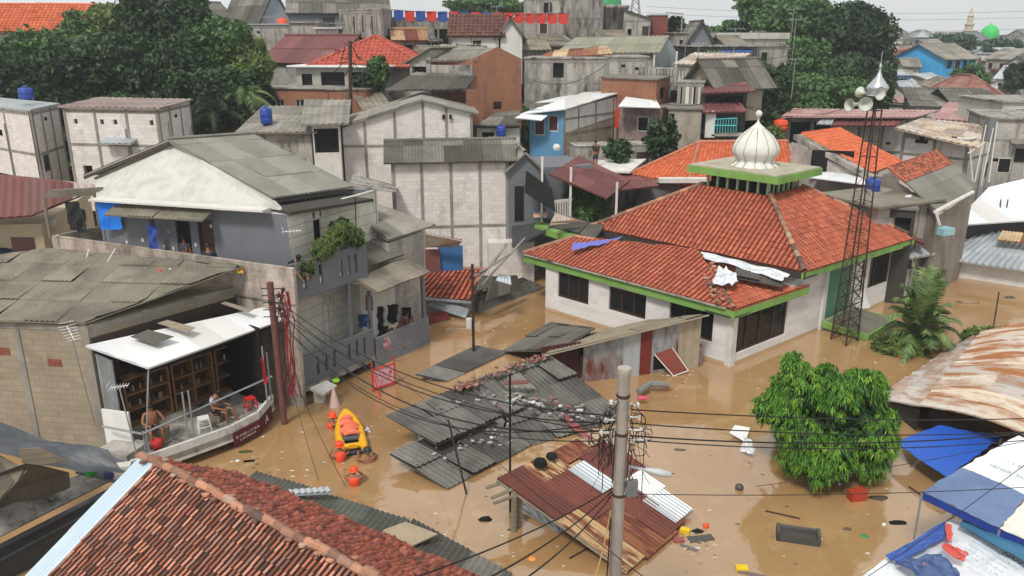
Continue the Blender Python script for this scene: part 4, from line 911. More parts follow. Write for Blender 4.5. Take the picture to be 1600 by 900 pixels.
# stools, bucket
def stool(label,p,m,yaw=0,h=.45,w_=.34):
    root=thing('plastic_stool',label,'stool',p); c_,s_=math.cos(yaw),math.sin(yaw)
    def T(x,y,z): return V(p)+V((x*c_-y*s_,x*s_+y*c_,z))
    g=MB(); g.obox(T(-w_*.42,-w_*.42,h-.04),T(w_*.42,-w_*.42,h-.04)-T(-w_*.42,-w_*.42,h-.04),T(-w_*.42,w_*.42,h-.04)-T(-w_*.42,-w_*.42,h-.04),UP*.04); g.build('seat',m,root)
    for sx in(-1,1):
        for sy in(-1,1): g=MB(); g.tube([T(sx*w_*.5,sy*w_*.5,0),T(sx*w_*.38,sy*w_*.38,h-.03)],.028,5); g.build('leg',m,root)
    g=MB()
    for (x0,y0,x1,y1) in ((-1,-1,1,-1),(1,-1,1,1),(1,1,-1,1),(-1,1,-1,-1)): g.tube([T(x0*w_*.45,y0*w_*.45,h*.4),T(x1*w_*.45,y1*w_*.45,h*.4)],.016,4)
    g.build('stretcher',m,root); return root
stool('white plastic stool standing on the stall floor',G(320,672,.62),M_whitepl,.5,.46,.4)
stool('red plastic stool standing at the far end of the stall floor',G(392,638,.62),M_red,.7,.42,.36)
g=MB(); p=G(246,702,.62); g.lathe(p,[(0,0),(.13,0),(.17,.32),(.15,.32),(.12,.03),(0,.03)],12); tag(g.build('bucket',M_red,None,True),'red plastic bucket between the feet of the shirtless man','bucket')
g=MB(); p=G(262,710,.62); g.lathe(G(404,636,.62),[(0,0),(.1,0),(.14,.09),(.12,.09),(.09,.02),(0,.02)],10); tag(g.build('bowl',M_whitepl,None,True),'white bowl beside the red stool','bowl')
# ================================================================ PEOPLE of the stall
seat=G(238,672,1.1); fy=math.atan2(wn.y,wn.x)-math.pi/2
g=MB(); bx=G(238,690,.62); g.obox(bx-V((.35,-.05,0)),V((.8,-.05,0)),V((0,.35,0)),UP*.42); tag(g.build('bench',M_wood),'low wooden bench behind the stall railing','bench')
Jm=pose('sit',Lwr=(-.28,.42,.22),Rwr=(.2,.45,.3),Lel=(-.34,.18,.28),Rel=(.32,.2,.32))
person('shirtless heavy man in dark shorts sitting behind the stall railing',bx+V((.05,.05,.46)),fy-.25,Jm,pants=plain('navy_shorts',['1e2233']),belly=1.25)
s2p=G(336,668,.62)+V((.0,.35,.25))
g=MB(); q_=G(334,665,.62)+V((-.05,.35,0)); g.box(q_.x,q_.y,.63,.4,.35,.3); tag(g.build('crate',M_wood),'low wooden crate under the seated person at the stall','crate')
person('person in dark clothes sitting by the white stool with one hand on their knees',q_+V((0,0,.32)),fy+.6,pose('sit',Lto=(-.17,.75,-.3),Lan=(-.18,.62,-.28),Lkn=(-.2,.5,.08),head=(0,.2,.72),neck=(0,.1,.6),Lwr=(-.2,.4,.2),Rwr=(.2,.4,.2)),shirt=mat('patterned_shirt',['b9aec0'],ns=12,na=.8,dark='4a4058'),pants=plain('black_shorts',['1a1a1e']))
# antennas
def antenna(label,a,b_,dirn,n=6,w_=.5,L_=.7):
    root=thing('tv_antenna',label,'antenna',a); g=MB(); g.tube([a,b_],.02,6); g.build('mast',M_steel,root); d=V(dirn).normalized(); s=d.cross(UP).normalized(); g=MB(); c=V(b_); g.tube([c-d*L_/2,c+d*L_/2],.012,5)
    for k in range(n): q=c+d*(L_*(k/(n-1)-.5)); w2=w_*(1-.3*k/n); g.tube([q-s*w2/2,q+s*w2/2],.008,4)
    g.tube([c-s*w_*.4+UP*.12-d*.3,c+s*w_*.4+UP*.12-d*.3],.008,4); g.build('elements',M_whitepl,root)
a=G(214,712,1.0); antenna('tv antenna on a tilted pipe in front of the white side panel',a,D(186,604,a.y+.3),(1,.2,.1),7,.45,.5)
antenna('tv antenna on a dark rod leaning over the tan block wall',G(155,655,1.2)+V((0,-.3,0)),D(110,520,22.6),(.6,-.6,-.5),6,.5,.6)
# ================================================================ RED POLE with cable bundle
rp=thing('red_pole','rusty red round utility pole standing in the water beside the grey house','pole',G(445,662))
g=MB(); a=G(445,662); g.tube([a-UP*2,V((a.x-.05,a.y,5.2))],.115,12); g.build('shaft',mat('flaky_red_paint',['6a413c'],ns=3,na=.5,dark='46322c'),rp,True)
g=MB()
for k in range(9):
    x0=.12+random.uniform(0,.45); pp=[]
    for j in range(9): pp.append(a+V((x0*(1.0)+.16*math.sin(j*1.2+k)*(.5+.5*math.sin(j)),-.1+random.uniform(-.06,.06),4.9-j*.48)))
    g.tube(pp,.02,4,random.random())
g.build('cable_bundle',mat('red_and_black_cables',['9c2a30','151314','b8323a','2a2224','8d2228'],na=.1),rp)
g=MB()
for k in range(5): g.tube([a+V((-.35,-.05,4.0+k*.25)),a+V((.45,-.05,4.0+k*.25))],.02,5); g.blob(a+V((random.uniform(-.3,.4),-.1,4.1+k*.22)),(.08,.08,.09),6)
g.build('cable_clamps',M_rustst,rp)
cloth('red_flag','narrow red and white cloth hanging from a pipe at the right of the stall','flag',[G(405,560,2.9),G(411,600,2.0),G(416,598,2.0),G(409,556,2.9)],mat('red_white_cloth',['b32740','c22c46'],na=.15),.03,5,2)
# ================================================================ GREY TWO STOREY HOUSE
C0,C1,CL=G(448,335,6.8),G(539,310,6.8),G(152,318,6.8)
rd_=xy(C1-C0).normalized()
Pg=[xy(CL),xy(C0),xy(C0)+rd_*5.5,xy(CL)+rd_*5.5]
gh=thing('grey_house','two storey slate grey house with white gable, terrace and balconies over the water','house',cen4(Pg))
fin=xy(rd_); fd=xy(C0-CL).normalized(); rin=-fd
fn=V((-fd.y,fd.x,0)); fn=fn if fn.y>0 else -fn
rn=V((-rd_.y,rd_.x,0)); rn=rn if rn.x<0 else -rn
ZF=4.0
hf=[hole(233,338,247,390,CL,C0),hole(272,340,302,400,CL,C0),hole(307,343,338,402,CL,C0)]
hf=[(h[0],h[1],ZF+.25 if k==0 else ZF+.05,h[3]) for k,h in enumerate(hf)]
m=MB(); wallwin(m,Pg[0],Pg[1],ZF,6.8,hf,.14,fn); m.build('front_wall',M_plgrey,gh)
hr=[hole(489,345,505,400,C0,C1)]; hr=[(hr[0][0],hr[0][1],ZF+.05,hr[0][3])]
v1=hole(488,332,493,341,C0,C1); v2=hole(499,328,503,338,C0,C1)
M_linedwhite=mat('lined_white_wall',['d2cfc2'],pat='block',pw=6,ph=.42,pm=.02,na=.25,dark='a39d8c',streak=.4,scol='6f6b5e',mort=.55)
m=MB(); wallwin(m,Pg[1],Pg[2],-2.2,6.8,hr+[v1,v2],.14,rn); m.build('side_wall',M_linedwhite,gh)
m=MB(); wallwin(m,Pg[2],Pg[3],-2.2,6.8,[],.14,-fn); wallwin(m,Pg[3],Pg[0],-2.2,6.8,[],.14,-rn); m.obox(Pg[0]+UP*(-2.2),Pg[1]-Pg[0],fn*.14,UP*(ZF+2.15)); m.build('rear_wall',M_plgrey,gh)
for k,h in enumerate(hf):
    if k==2: window(gh,Pg[0],Pg[1],h,fn,M_frwood,M_door,0,'door')
    else: 
        w_=window(gh,Pg[0],Pg[1],h,fn,mat('pink_frame',['8c6a68'],na=.2) if k==0 else M_frwood,M_void,0,'doorway' if k else 'window')
for h in hr+[v1,v2]: window(gh,Pg[1],Pg[2],h,rn,M_frwood,M_void,0,'doorway' if h in hr else 'vent',fw=.03)
# white patches on grey wall
g=MB()
for (u,v,r) in ((198,378,.06),(223,375,.09),(257,385,.07),(271,388,.06),(263,362,.04),(306,382,.07),(330,353,.06),(222,387,.05)):
    s_,z_=onwall(u,v,CL,C0); n=7; c=Pg[0]+fd*s_-fn*.012+UP*z_; g.face([c+fd*(r*math.cos(2*math.pi*j/n)*random.uniform(.7,1.2))+UP*(1.3*r*math.sin(2*math.pi*j/n)*random.uniform(.7,1.2)) for j in range(n)])
g.build('filler_patches',M_plwhite,gh)
Ya=32.6
RA=G(262,218,9.1); RB=G(395,209,9.1); EFR=G(425,309,7.15); EBR=G(553,291,7.0); ELF=D(130,273,33.2); ELB=ELF+(RB-RA)
g=MB(); surf(g,[EFR,EBR,RB,RA],seed=21,**dict(SHEET,row=1.5)); surf(g,[ELB,ELF,RA,RB],seed=22,**SHEET); g.build('roof',mat('grey_roof_sheet',['84837a','8e8d84','7b7a70','898880'],ns=1.1,na=.6,dark='55534b'),gh)
g=MB(); g.tube([RA+UP*.04,RB+UP*.04],.07,6); g.build('roof_ridge',M_fibrodark,gh)
g=MB(); apx=RA-UP*.12+fn*.35+rin*0; gl=V((CL.x,CL.y,6.8)); gr_=V((C0.x,C0.y,6.8)); 
gb=EFR-UP*.1+fn*.3-fd*.2; gc=ELF-UP*.15+fn*.3+fd*.25
g.face([gl,gr_,gb,apx,gc]); g.face([p+fn*.1 for p in (gc,apx,gb,gr_,gl)]); g.build('gable_wall',M_plcream,gh)
g=MB(); g.obox(EFR-UP*.22,(EBR-EFR),rn*.15,UP*.1); g.obox(gr_-UP*.0+rn*-.25,(EBR-EFR)*.98,rn*1.4,UP*.12); g.build('eave_board',M_underside,gh)
g=MB(); g.obox(ELF-UP*.2,(RA-ELF),fn*.05,UP*.14); g.build('verge_board',mat('dark_brown_board',['4b4037'],na=.3),gh)
# little canopy over the terrace doors
g=MB(); ca=[onwall(u,v,CL,C0) for u,v in ((160,303),(418,319))]; a=Pg[0]+fd*.1+UP*7.0; b_=Pg[0]+fd*(ca[1][0]+.1)+UP*6.95; g.obox(a-fn*.55,b_-a,fn*.6,UP*.07); g.build('canopy_slab',M_plwhite,gh)
g=MB(); a=Pg[0]+fd*1.0-fn*.9+UP*6.62; surf(g,[a,a+fd*4.2,a+fd*4.2+fn*.8+UP*.25,a+fn*.8+UP*.25],seed=4,**dict(SHEET,jit=.03)); g.build('canopy_sheet',M_fibrotan,gh)
# terrace floor + block parapet
TL,TR=G(80,368,5.3),G(457,420,5.3)
g=MB(); g.prism([tuple(xy(TL)),tuple(xy(TR)),tuple(xy(C0)),tuple(xy(CL)+fd*.0),],3.9,ZF); g.build('terrace_floor',M_conc,gh)
g=MB(); td=xy(TR-TL); tn=V((-td.y,td.x,0)).normalized(); tn=tn if tn.y>0 else -tn
g.obox(xy(TL)+UP*-2,td,tn*.15,UP*7.3); TB=xy(G(157,353,5.3)); g.obox(xy(TL)+UP*-2,TB-xy(TL),V((.15,.05,0)),UP*7.3); g.build('terrace_parapet',mat('stained_block_parapet',['b9aca0'],pat='block',pw=.42,ph=.21,na=.35,dark='7f7468',streak=.9,scol='4b4237',lo=.42,hi=.7,mort=.75),gh)
# upper balcony (grey, slotted)
BD=(G(585,554,.6)-G(475,603,.6)); BD=xy(BD).normalized(); B0=xy(G(475,603,.6)); bn_=V((-BD.y,BD.x,0)); bn_=bn_ if bn_.x<0 else -bn_
def slotted(par,p,q,z0,z1,slots,m_=M_plgrey,th=.1,name='balustrade'):
    g=MB(); wallwin(g,p,q,z0,z1,slots,th,bn_); g.build(name,m_,par)
def onp(u,v,z): return xy(G(u,v,z))
def onB(u,v): return onwall(u,v,B0,B0+BD*6)
ub0=B0-BD*.25; s1_,_=onwall(571,410,B0,B0+BD*6); UB1=B0+BD*s1_
sl=[(v_[0]-onwall(457,440,ub0,ub0+BD)[0]*0) for v_ in ()]
def sls(us,p,q,z0,z1,w_=.13): 
    o=[]
    for u,v in us: s_,_=onwall(u,v,p,q); o.append((s_-w_/2,s_+w_/2,z0,z1))
    return o
slotted(gh,ub0,UB1,3.95,5.3,sls([(476,440),(502,432),(533,420),(545,414),(556,409)],ub0,UB1,4.25,5.0,.16),name='upper_balustrade')
g=MB(); g.obox(ub0+bn_*.1+UP*3.88,UB1-ub0,bn_*2.6,UP*.12); g.build('balcony_slab',M_conc,gh)
g=MB(); g.obox(UB1+UP*3.95,bn_*1.4,BD*.1,UP*1.35); g.build('balustrade_end',M_plgrey,gh)
# lower balcony
sB,_=onwall(585,545,B0,B0+BD*6); LB1=B0+BD*sB
slotted(gh,B0,LB1,.55,1.72,sls([(497,575),(510,568),(523,561),(546,545),(558,538),(569,530)],B0,LB1,.8,1.5,.15),name='lower_balustrade')
g=MB(); g.obox(B0+bn_*.02+UP*.3,(LB1-B0)*1.02,bn_*3,UP*.24); g.build('lower_floor',M_conc,gh)
g=MB()
for k in range(9): c=B0+BD*(.5+k*.42)-bn_*.02+UP*.22; g.obox(c,BD*.22,bn_*.3,UP*.1)
g.build('joist_end',M_void,gh)
sP,_=onwall(671,530,B0,B0+BD*14); LB2=B0+BD*sP
M_lattice=mat('lattice_block',['83868a'],pat='block',pw=.18,ph=.18,pm=.012,mort=.7,na=.3)
g=MB(); wallwin(g,LB1+BD*.05+bn_*-.03,LB2,.3,1.25,[],.1,bn_); g.obox(LB1-bn_*.03+UP*-.4,(LB2-LB1),bn_*2.2,UP*.7); g.build('lattice_parapet',M_lattice,gh)
# lower storey wall behind the balcony
Lw0=B0+bn_*1.35; Lw1=LB1+bn_*1.35+BD*.3
hl=[hole(505,478,517,530,Lw0,Lw1),hole(502,466,506,474,Lw0,Lw1),hole(514,463,518,470,Lw0,Lw1)]; hl[0]=(hl[0][0],hl[0][1],.6,hl[0][3])
m=MB(); wallwin(m,Lw0,Lw1+BD*2.6,.5,3.9,hl,.14,bn_); m.build('lower_wall',mat('lined_white_wall_dirty',['c4c1b8'],pat='block',pw=6,ph=.35,pm=.02,na=.35,dark='8f8a7d',streak=.6,scol='5b564b',mort=.6),gh)
for h in hl: window(gh,Lw0,Lw1,h,bn_,M_frwood,M_void,0,'doorway' if h is hl[0] else 'vent',fw=.03)
g=MB(); g.obox(Lw0-bn_*.02-BD*.5+UP*-2,bn_*-1.3,BD*.45,UP*5.9); g.build('corner_pier',M_plgrey,gh)
for (u,v0,v1,zb) in ((549,515,440,1.2),(583,550,455,.5),(664,515,415,1.2)):
    s_,_z=onwall(u,v0,B0,B0+BD*14); p=B0+BD*s_+bn_*.05; z2=onwall(u,v1,B0,B0+BD*14)[1]; g=MB(); g.obox(p+UP*.3,BD*.13,bn_*.13,UP*(z2-.3)); g.build('post',M_plgrey,gh)
# roofs stepping down behind the balcony
def roofthing(label,pts,m_,name='roof_panel',kk=SHEET,seed=1,cat='roof',group=None,th=None):
    g=MB(); surf(g,pts,seed=seed,**kk); return tag(g.build(name,m_),label,cat,group)
nb_=thing('annex_house','row of stepped grey corrugated roofs behind the planted balcony','house',G(620,480,0))
r1=[G(606,375,4.9),G(681,351,4.9),G(590,311,6.1),G(540,318,6.1)]
g=MB(); surf(g,r1,seed=31,**SHEET); g.build('upper_roof',M_fibro,nb_)
r2=[G(572,414,4.3),G(631,396,4.3),G(606,377,4.85),G(560,352,5.3)]
g=MB(); surf(g,[G(574,416,4.2),G(632,397,4.2),G(608,378,4.8),G(556,345,5.3)],seed=32,**SHEET); g.build('middle_roof',M_fibrodark,nb_)
g=MB(); surf(g,[G(590,457,3.5),G(672,425,3.5),G(632,402,4.0),G(556,436,4.0)],seed=33,**SHEET); g.build('lower_roof',M_fibrotan,nb_)
wa,wb=G(610,382,4.7),G(664,362,4.7); wdv=xy(wb-wa); wnn=V((-wdv.y,wdv.x,0)).normalized(); wnn=wnn if wnn.y>0 else -wnn
g=MB(); g.prism([tuple(xy(wa)+wnn*.1),tuple(xy(wb)+wnn*.1),tuple(xy(wb)+wnn*3.5),tuple(xy(wa)+wnn*3.5)],-2.2,4.72); g.build('wall',M_blockgrey,nb_)
g=MB(); g.prism([tuple(xy(G(585,455,3.4))+bn_*.8),tuple(xy(G(585,455,3.4))+bn_*.8+BD*2.0),tuple(xy(G(585,455,3.4))+bn_*3+BD*2.0),tuple(xy(G(585,455,3.4))+bn_*3)],-2.2,3.5); g.build('inner_wall',M_plcream,nb_)
# far wall of lower terrace: dark stone screen
g=MB(); a=LB2+bn_*2.1; g.obox(LB2-BD*1.9+bn_*2.0+UP*.3,BD*1.9,bn_*.1,UP*2.6); tag(g.build('stone_screen',mat('stone_screen',['6d6964'],ns=9,na=1,dark='1e1c1a')),'speckled dark stone screen wall behind the lower terrace','wall')
# tile roof small
tr_=thing('small_tiled_house','small red clay tiled house with a broken gutter behind the lower terrace','house',G(690,470,0))
tq=[G(616,460,1.0),G(738,470,.8),G(758,422,1.75),G(662,420,1.9)]
g=MB(); surf(g,[tq[0],tq[1],tq[2],tq[3]],seed=41,**dict(TILE,jit=.02)); g.build('roof',mat('small_house_tile',['b3553a','c06848','8a4030','a04c34','b05a40','4a2820'],ns=1.5,na=.4,dark='4a2a20',bump=.1),tr_)  # last ramp colour is painted groove shade
g=MB(); g.tube([tq[3]+UP*.05,tq[2]+UP*.05],.1,7); g.build('ridge',M_ridge,tr_)
g=MB(); d=tq[1]-tq[0]; g.obox(tq[0]-UP*.12+V((0,-.12,0)),d,V((0,.14,0)),UP*.1); g.build('gutter',M_zinc,tr_)
g=MB(); g.prism([tuple(xy(tq[0])+V((.2,.4,0))),tuple(xy(tq[1])+V((-.2,.4,0))),tuple(xy(tq[2])+V((-.1,0,0))),tuple(xy(tq[3])+V((.1,0,0)))],-2.2,.75); g.build('wall',M_blockgrey,tr_)
roofthing('bent grey sheet hanging under the gutter of the small red tiled house',[G(727,497,.1),G(733,482,.45),G(676,466,.75),G(668,478,.4)],M_zinc,'bent_sheet',dict(SHEET,sw=.5,seg=12))
roofthing('dark red sheet half sunk under the small red tiled house',[G(668,508,.1),G(705,497,.1),G(695,486,.5),G(672,490,.6)],mat('dark_red_sheet',['7d2f2e'],na=.3),'red_sheet')
# heap of broken roofs between the white building and the mosque
roofthing('dark flat debris roof sinking into the water left of the mosque',[G(748,489,.05),G(850,449,.05),G(808,436,.7),G(752,456,.9)],mat('dark_debris_sheet',['55534f','66635d'],na=.7,ns=1.3),'sunken_roof',dict(SHEET,jit=.06))
roofthing('tilted grey broken sheet above the dark debris roof left of the mosque',[G(760,470,1.0),G(815,452,.8),G(812,430,1.6),G(770,432,2.0)],M_fibrodark,'broken_sheet',dict(SHEET,jit=.08))
roofthing('white broken sheet lying on the debris by the white block building',[G(775,438,2.2),G(800,445,1.9),G(796,432,2.2),G(780,428,2.4)],M_zinc,'broken_sheet',dict(SHEET,jit=.03))
roofthing('dark sheet bridging from the small tiled roof towards the mosque',[G(742,455,1.2),G(792,446,1.0),G(790,428,1.6),G(752,430,1.7)],M_fibrodark,'broken_sheet',dict(SHEET,jit=.08),9)
sh=thing('blue_sheet_hut','tiny hut of blue and rusty sheets under a torn roof by the white block building','hut',G(690,430,0))
g=MB(); surf(g,[G(664,385,4.2),G(715,384,4.2),G(722,375,4.6),G(665,364,4.9)],seed=3,**dict(SHEET,jit=.07)); g.build('roof',M_rustpale,sh)
g=MB(); p=G(684,388,4.0); g.obox(xy(p)+UP*2.95,V((1.1,.1,0)),V((0,.05,0)),UP*1.15); g.build('blue_sheet',mat('blue_sheet',['2f5d8f'],na=.3),sh)
g=MB(); p=G(664,390,4.0); g.obox(xy(p)+UP*2.95,V((.65,.05,0)),V((0,.05,0)),UP*1.05); g.build('rusty_sheet',M_maroon,sh)
# leaning beams over the rubble
for k,(a,b_) in enumerate((((745,440,2.4),(792,382,3.6)),((740,432,2.6),(800,395,3.4)),((752,446,2.0),(820,372,3.8)))):
    beam(['long grey beam leaning from the rubble against the white block building','short grey beam leaning left of the longer one by the rubble','thin beam crossing the other two by the white block building'][k],G(*a),G(*b_),.05,M_frame)
# ================================================================ WHITE BLOCK BUILDINGS
P_,z_=[xy(D(619,420,42.2)),xy(D(795,420,43.0)),None,None],7.0
wbd=(P_[1]-P_[0]).normalized(); wbn=V((-wbd.y,wbd.x,0)); P_[2]=P_[1]+wbn*3.2+wbd*.2; P_[3]=P_[0]+wbn*3.2
ztw=D(608,247,42.2).z-.1
wb=bld('block_house','tall white painted block building with a grey ridged roof standing in the water','building',P_,-2.2,ztw,M_blockwhite,'gx',M_fibrodark,frame=(4,1,[.1,3.6]),wins=[('F',.865,.95,4.55,5.5)],over=.4,rise=.75,kind=SHEET)
g=MB(); p=P_[0]+wbd*4.9; g.prism([tuple(P_[1]-wbd*1.2-wbn*.9),tuple(P_[1]+wbd*1.3-wbn*.9),tuple(P_[1]+wbd*1.3),tuple(P_[1]-wbd*1.2)],-2.2,2.3,top=True); g.build('lower_block',M_blockwhite,wb)
P2=[P_[1]+wbd*.02,P_[1]+wbd*1.7,P_[1]+wbd*1.7+wbn*4,P_[1]+wbd*.02+wbn*4]
gy=bld('grey_gabled_house','narrow grey gabled house with a long window attached to the white block building','house',P2,-2.2,ztw-.55,M_plgrey,'gy',M_fibro,wins=[('F',.18,.5,1.0,3.0)],over=.3,rise=.8,kind=SHEET)
roofthing('black sloping sheet hung beside the grey gabled house',[D(820,300,41.5),D(868,330,40.8),D(862,295,42),D(822,266,42.5)],M_void,'black_sheet',FLAT)
P3,_=fp(840,300,44,925,300,45,4)
vr=thing('veranda_house','small maroon roofed house with a white balcony right of the grey gabled house','house',cen4(P3))
g=MB(); g.prism([tuple(p) for p in P3],-2.2,D(850,262,44).z); g.build('wall',M_plgrey,vr)
g=MB(); surf(g,[D(858,272,42.6),D(948,310,42),D(985,281,45),D(905,243,46.5)],seed=7,**SHEET); g.build('roof',M_maroon,vr)
g=MB(); a,b_=D(866,335,42.2),D(894,322,42.8); d=b_-a
for k in range(7): g.obox(xy(a+d*(k/7))+UP*(a.z-.35),xy(d)*(.09),V((0,.08,0)),UP*.95)
g.obox(xy(a)+UP*(a.z+.6),xy(d),V((0,.1,0)),UP*.15); g.obox(xy(a)+UP*(a.z-.45),xy(d),V((0,.1,0)),UP*.2); g.build('white_balustrade',M_plwhite,vr)
for (u,v,v2) in ((845,290,245),(890,290,262),(961,330,285)): g=MB(); p=D(u,v,42.5); g.obox(xy(p)+UP*(p.z-2),V((.12,0,0)),V((0,.12,0)),UP*(D(u,v2,42.5).z-p.z+2)); g.build('post',M_plwhite,vr)
g=MB(); g.slab([D(800,385,40.5),D(865,352,41.5),D(880,340,43.5),D(800,348,43.5)],.12); g.build('ledge',mat('dark_ledge',['3d3d3f'],na=.3),vr)
cloth('inflatable_ring','orange and turquoise inflatable lying on the dark ledge beside the grey gabled house','toy',[D(833,341,42),D(856,342,42),D(855,335,42.5),D(834,335,42.5)],mat('orange_turquoise',['d07a4c','6fb6bb'],na=.1),.1,5,3)
ht_=hill
tree('dark bushy shrub with white flowers between the white balcony and the red mosque roof',V((5.4,44.5,0)),clumps(918,315,44,1.15,1.0,6,seed=4),3500,.24,'mid',.1,name='shrub',cat='shrub',seed=9,elong=2.4)
roofthing('loose pink and pale sheets piled on the ledge left of the mosque',[G(858,352,3.9),G(915,345,3.9),G(925,336,4.3),G(868,332,4.4)],M_rustpale,'loose_sheets',dict(SHEET,jit=.1))
# second white building behind
P4=[xy(D(535,290,50)),xy(D(736,290,51)),None,None]; z4=D(700,165,51).z
v4=(P4[1]-P4[0]).normalized(); n4=V((-v4.y,v4.x,0)); P4[2]=P4[1]+n4*6; P4[3]=P4[0]+n4*6
w2=thing('gabled_block_house','long white block building with a crooked grey gable roof behind the tall white one','building',cen4(P4))
za,zb_,zc=D(535,200,50).z,D(655,157,50.7).z,D(738,176,51).z
g=MB(); a0,a1=xy(D(535,200,50)),xy(D(738,200,51)); am=a0.lerp(a1,.62)
g.face([a0-UP*2,a1-UP*2,a1+UP*zc,am+UP*zb_,a0+UP*za]); 
for p,z0 in ((a1,zc),(a0,za)): g.face([p-UP*2,p+n4*6-UP*2,p+n4*6+UP*z0,p+UP*z0] if p is a1 else [p+n4*6-UP*2,p-UP*2,p+UP*z0,p+n4*6+UP*z0])
g.build('wall',M_blockwhite,w2)
g=MB(); surf(g,[a0+UP*za-v4*.3-n4*.3+UP*.1,a0+UP*za-v4*.3+n4*6+UP*.1,am+UP*(zb_+.1)+n4*6,am+UP*(zb_+.1)-n4*.3],seed=3,**SHEETFAR); surf(g,[a1+UP*(zc+.0)+v4*.4+n4*6,a1+UP*(zc+.0)+v4*.4-n4*.3,am+UP*(zb_+.1)-n4*.3,am+UP*(zb_+.1)+n4*6],seed=4,**SHEETFAR); g.build('roof',M_fibro,w2)
g=MB()
for t_ in (.17,.4,.62,.8,.995):
    z_=za+(zb_-za)*t_/.62 if t_<.62 else zb_+(zc-zb_)*(t_-.62)/.38; g.obox(a0.lerp(a1,t_)-n4*.03-v4*.1-UP*2,v4*.17,n4*.04,UP*(z_+1.9))
for zz in (za-1.2,): g.obox(a0-n4*.034+UP*zz,a1-a0,n4*.03,UP*.15)
g.build('frame',M_frame,w2)
g=MB()
for u in (691,702): p=D(u,186,50.7); g.obox(p-n4*.05,v4*.16,n4*.05,UP*.28)
g.build('vent',M_void,w2)
# left porch of that building
P5=[xy(D(492,260,48.5)),xy(D(534,260,48.8)),xy(D(540,255,53)),xy(D(497,255,53))]; z5=D(490,192,48.5).z
bld('porch_building','narrow white porch building with an open upper room left of the long gabled block building','building',P5,-2,z5,M_plwhite,'shedB',M_fibro,wins=[('F',.05,.95,.35,1.8,'hole')],rise=.8,over=.6,kind=SHEETFAR)
# broad grey roof behind grey house
P6,_=fp(385,212,49,485,205,49,5); bld('low_grey_house','low grey walled house with a thin flat slab roof behind the grey gable roof','house',P6,-2,D(400,205,49).z,M_conc,'shedB',M_fibro,rise=.9,over=.5,kind=SHEETFAR)
roofthing('flat mossy concrete ledge between the white block building and the stepped grey roofs',[D(545,290,40),D(620,300,40.5),D(622,290,43),D(552,272,43)],M_conc,'ledge',FLAT,cat='ledge')
# ================================================================ LEFT EDGE
lr=thing('maroon_roof_house','low cream house under a maroon metal roof with pale streaks at the left edge','house',G(20,430,0))
g=MB(); surf(g,[G(0,348,6.1)-V((3,.3,0)),G(48,336,6.1),G(160,268,7.4),G(-90,262,7.6)],seed=51,wl=.3,amp=.03,row=30,sw=.9,seg=12,lift=0,jit=.01,cmap=lambda k,r,c:c); g.build('roof',mat('streaked_maroon_roof',['6a3a35','5b312d','74443e','a99a92','63352f','6b3b36'],rough=.6,ns=.8,na=.35,dark='43292a'),lr)
g=MB(); pq=[xy(G(-80,352,5.6)),xy(G(64,350,5.6)),xy(G(140,300,5.6)),xy(G(0,290,5.6))]; g.prism([tuple(p) for p in pq],-2,5.6); g.build('wall',mat('sand_plaster',['b8a98e'],na=.2,streak=.2),lr)
g=MB(); g.prism([tuple(xy(G(-60,352,5.5))),tuple(xy(G(84,346,5.5))),tuple(xy(G(90,333,5.5))),tuple(xy(G(-40,338,5.5)))],5.25,5.5); g.build('concrete_canopy',M_plwhite,lr)
cloth('navy_tarpaulin','dark navy tarpaulin hanging at the left edge below the concrete canopy','tarpaulin',[G(-30,400,4.5),G(22,408,4.2),G(18,342,5.4),G(-30,342,5.4)],mat('navy_tarp',['1f2a44'],na=.3),.06,8,4)
g=MB(); q_=G(24,412,4.2); g.obox(xy(q_)+UP*3.7,V((.95,-.05,0)),V((0,.05,0)),UP*1.6); tag(g.build('door_panel',plain('dark_maroon_door',['3b2023'])),'dark maroon door leaf beside the navy tarpaulin','door')
# terrace shelter at left + laundry
ts=thing('terrace_shelter','rickety wooden lean to shelter on the left end of the block terrace','shelter',G(85,365,5.3))
g=MB(); surf(g,[G(66,308,6.9),G(162,304,6.9),G(160,294,7.2),G(82,296,7.2)],seed=3,**SHEET); g.build('roof',M_fibrotan,ts)
for (u,v,u2,v2) in ((79,372,70,308),(155,352,148,303)): g=MB(); a=G(u,v,5.3); g.tube([a,V((a.x,a.y,6.9))],.06,6); g.build('post',M_wood,ts)
def hang(label,u,v,Y,w_,h,m_,seed=1,name='hanging_cloth',cat='laundry',group=None,dx=0):
    p=D(u,v,Y); return cloth(name,label,cat,[p-UP*h+V((dx,0,0)),p-UP*h+V((w_*.85+dx,0.02,0)),p+V((w_,0,0)),p],m_,.07,7,seed,group)
Yt=31.0
hang('black coat hanging under the wooden shelter',102,314,Yt,.55,1.15,plain('black_cloth',['191a1c']),2)
hang('dark shirt hanging beside the black coat',116,326,Yt,.45,.95,plain('dark_cloth',['232428']),3)
hang('bright blue tarp cloth hanging at the left end of the grey wall',152,312,30.2,.95,1.15,mat('bright_blue_cloth',['1d6fd6','2a86e8'],na=.25,dark='174f9e'),4)
hang('blue cloth with white stripes hanging beside the narrow window',230,352,29.4,.38,.9,mat('striped_blue_cloth',['2b3f8a','3b55a8'],na=.3,dark='1a2450'),5)
g=MB(); q_=onwall(207,324,CL,C0); c=Pg[0]+fd*q_[0]-fn*.12+UP*q_[1]; g.lathe(c,[(.26,0),(.26,.06),(.23,.06),(.23,0)],16,ax=-fn); [g.tube([c-fn*.03,c-fn*.03+fd*(.25*math.cos(a))+UP*(.25*math.sin(a))],.012,4) for a in np.linspace(0,6.28,9)[:-1]]
tag(g.build('wheel_rim',M_void),'black spoked wheel hung on the grey terrace wall','wheel')
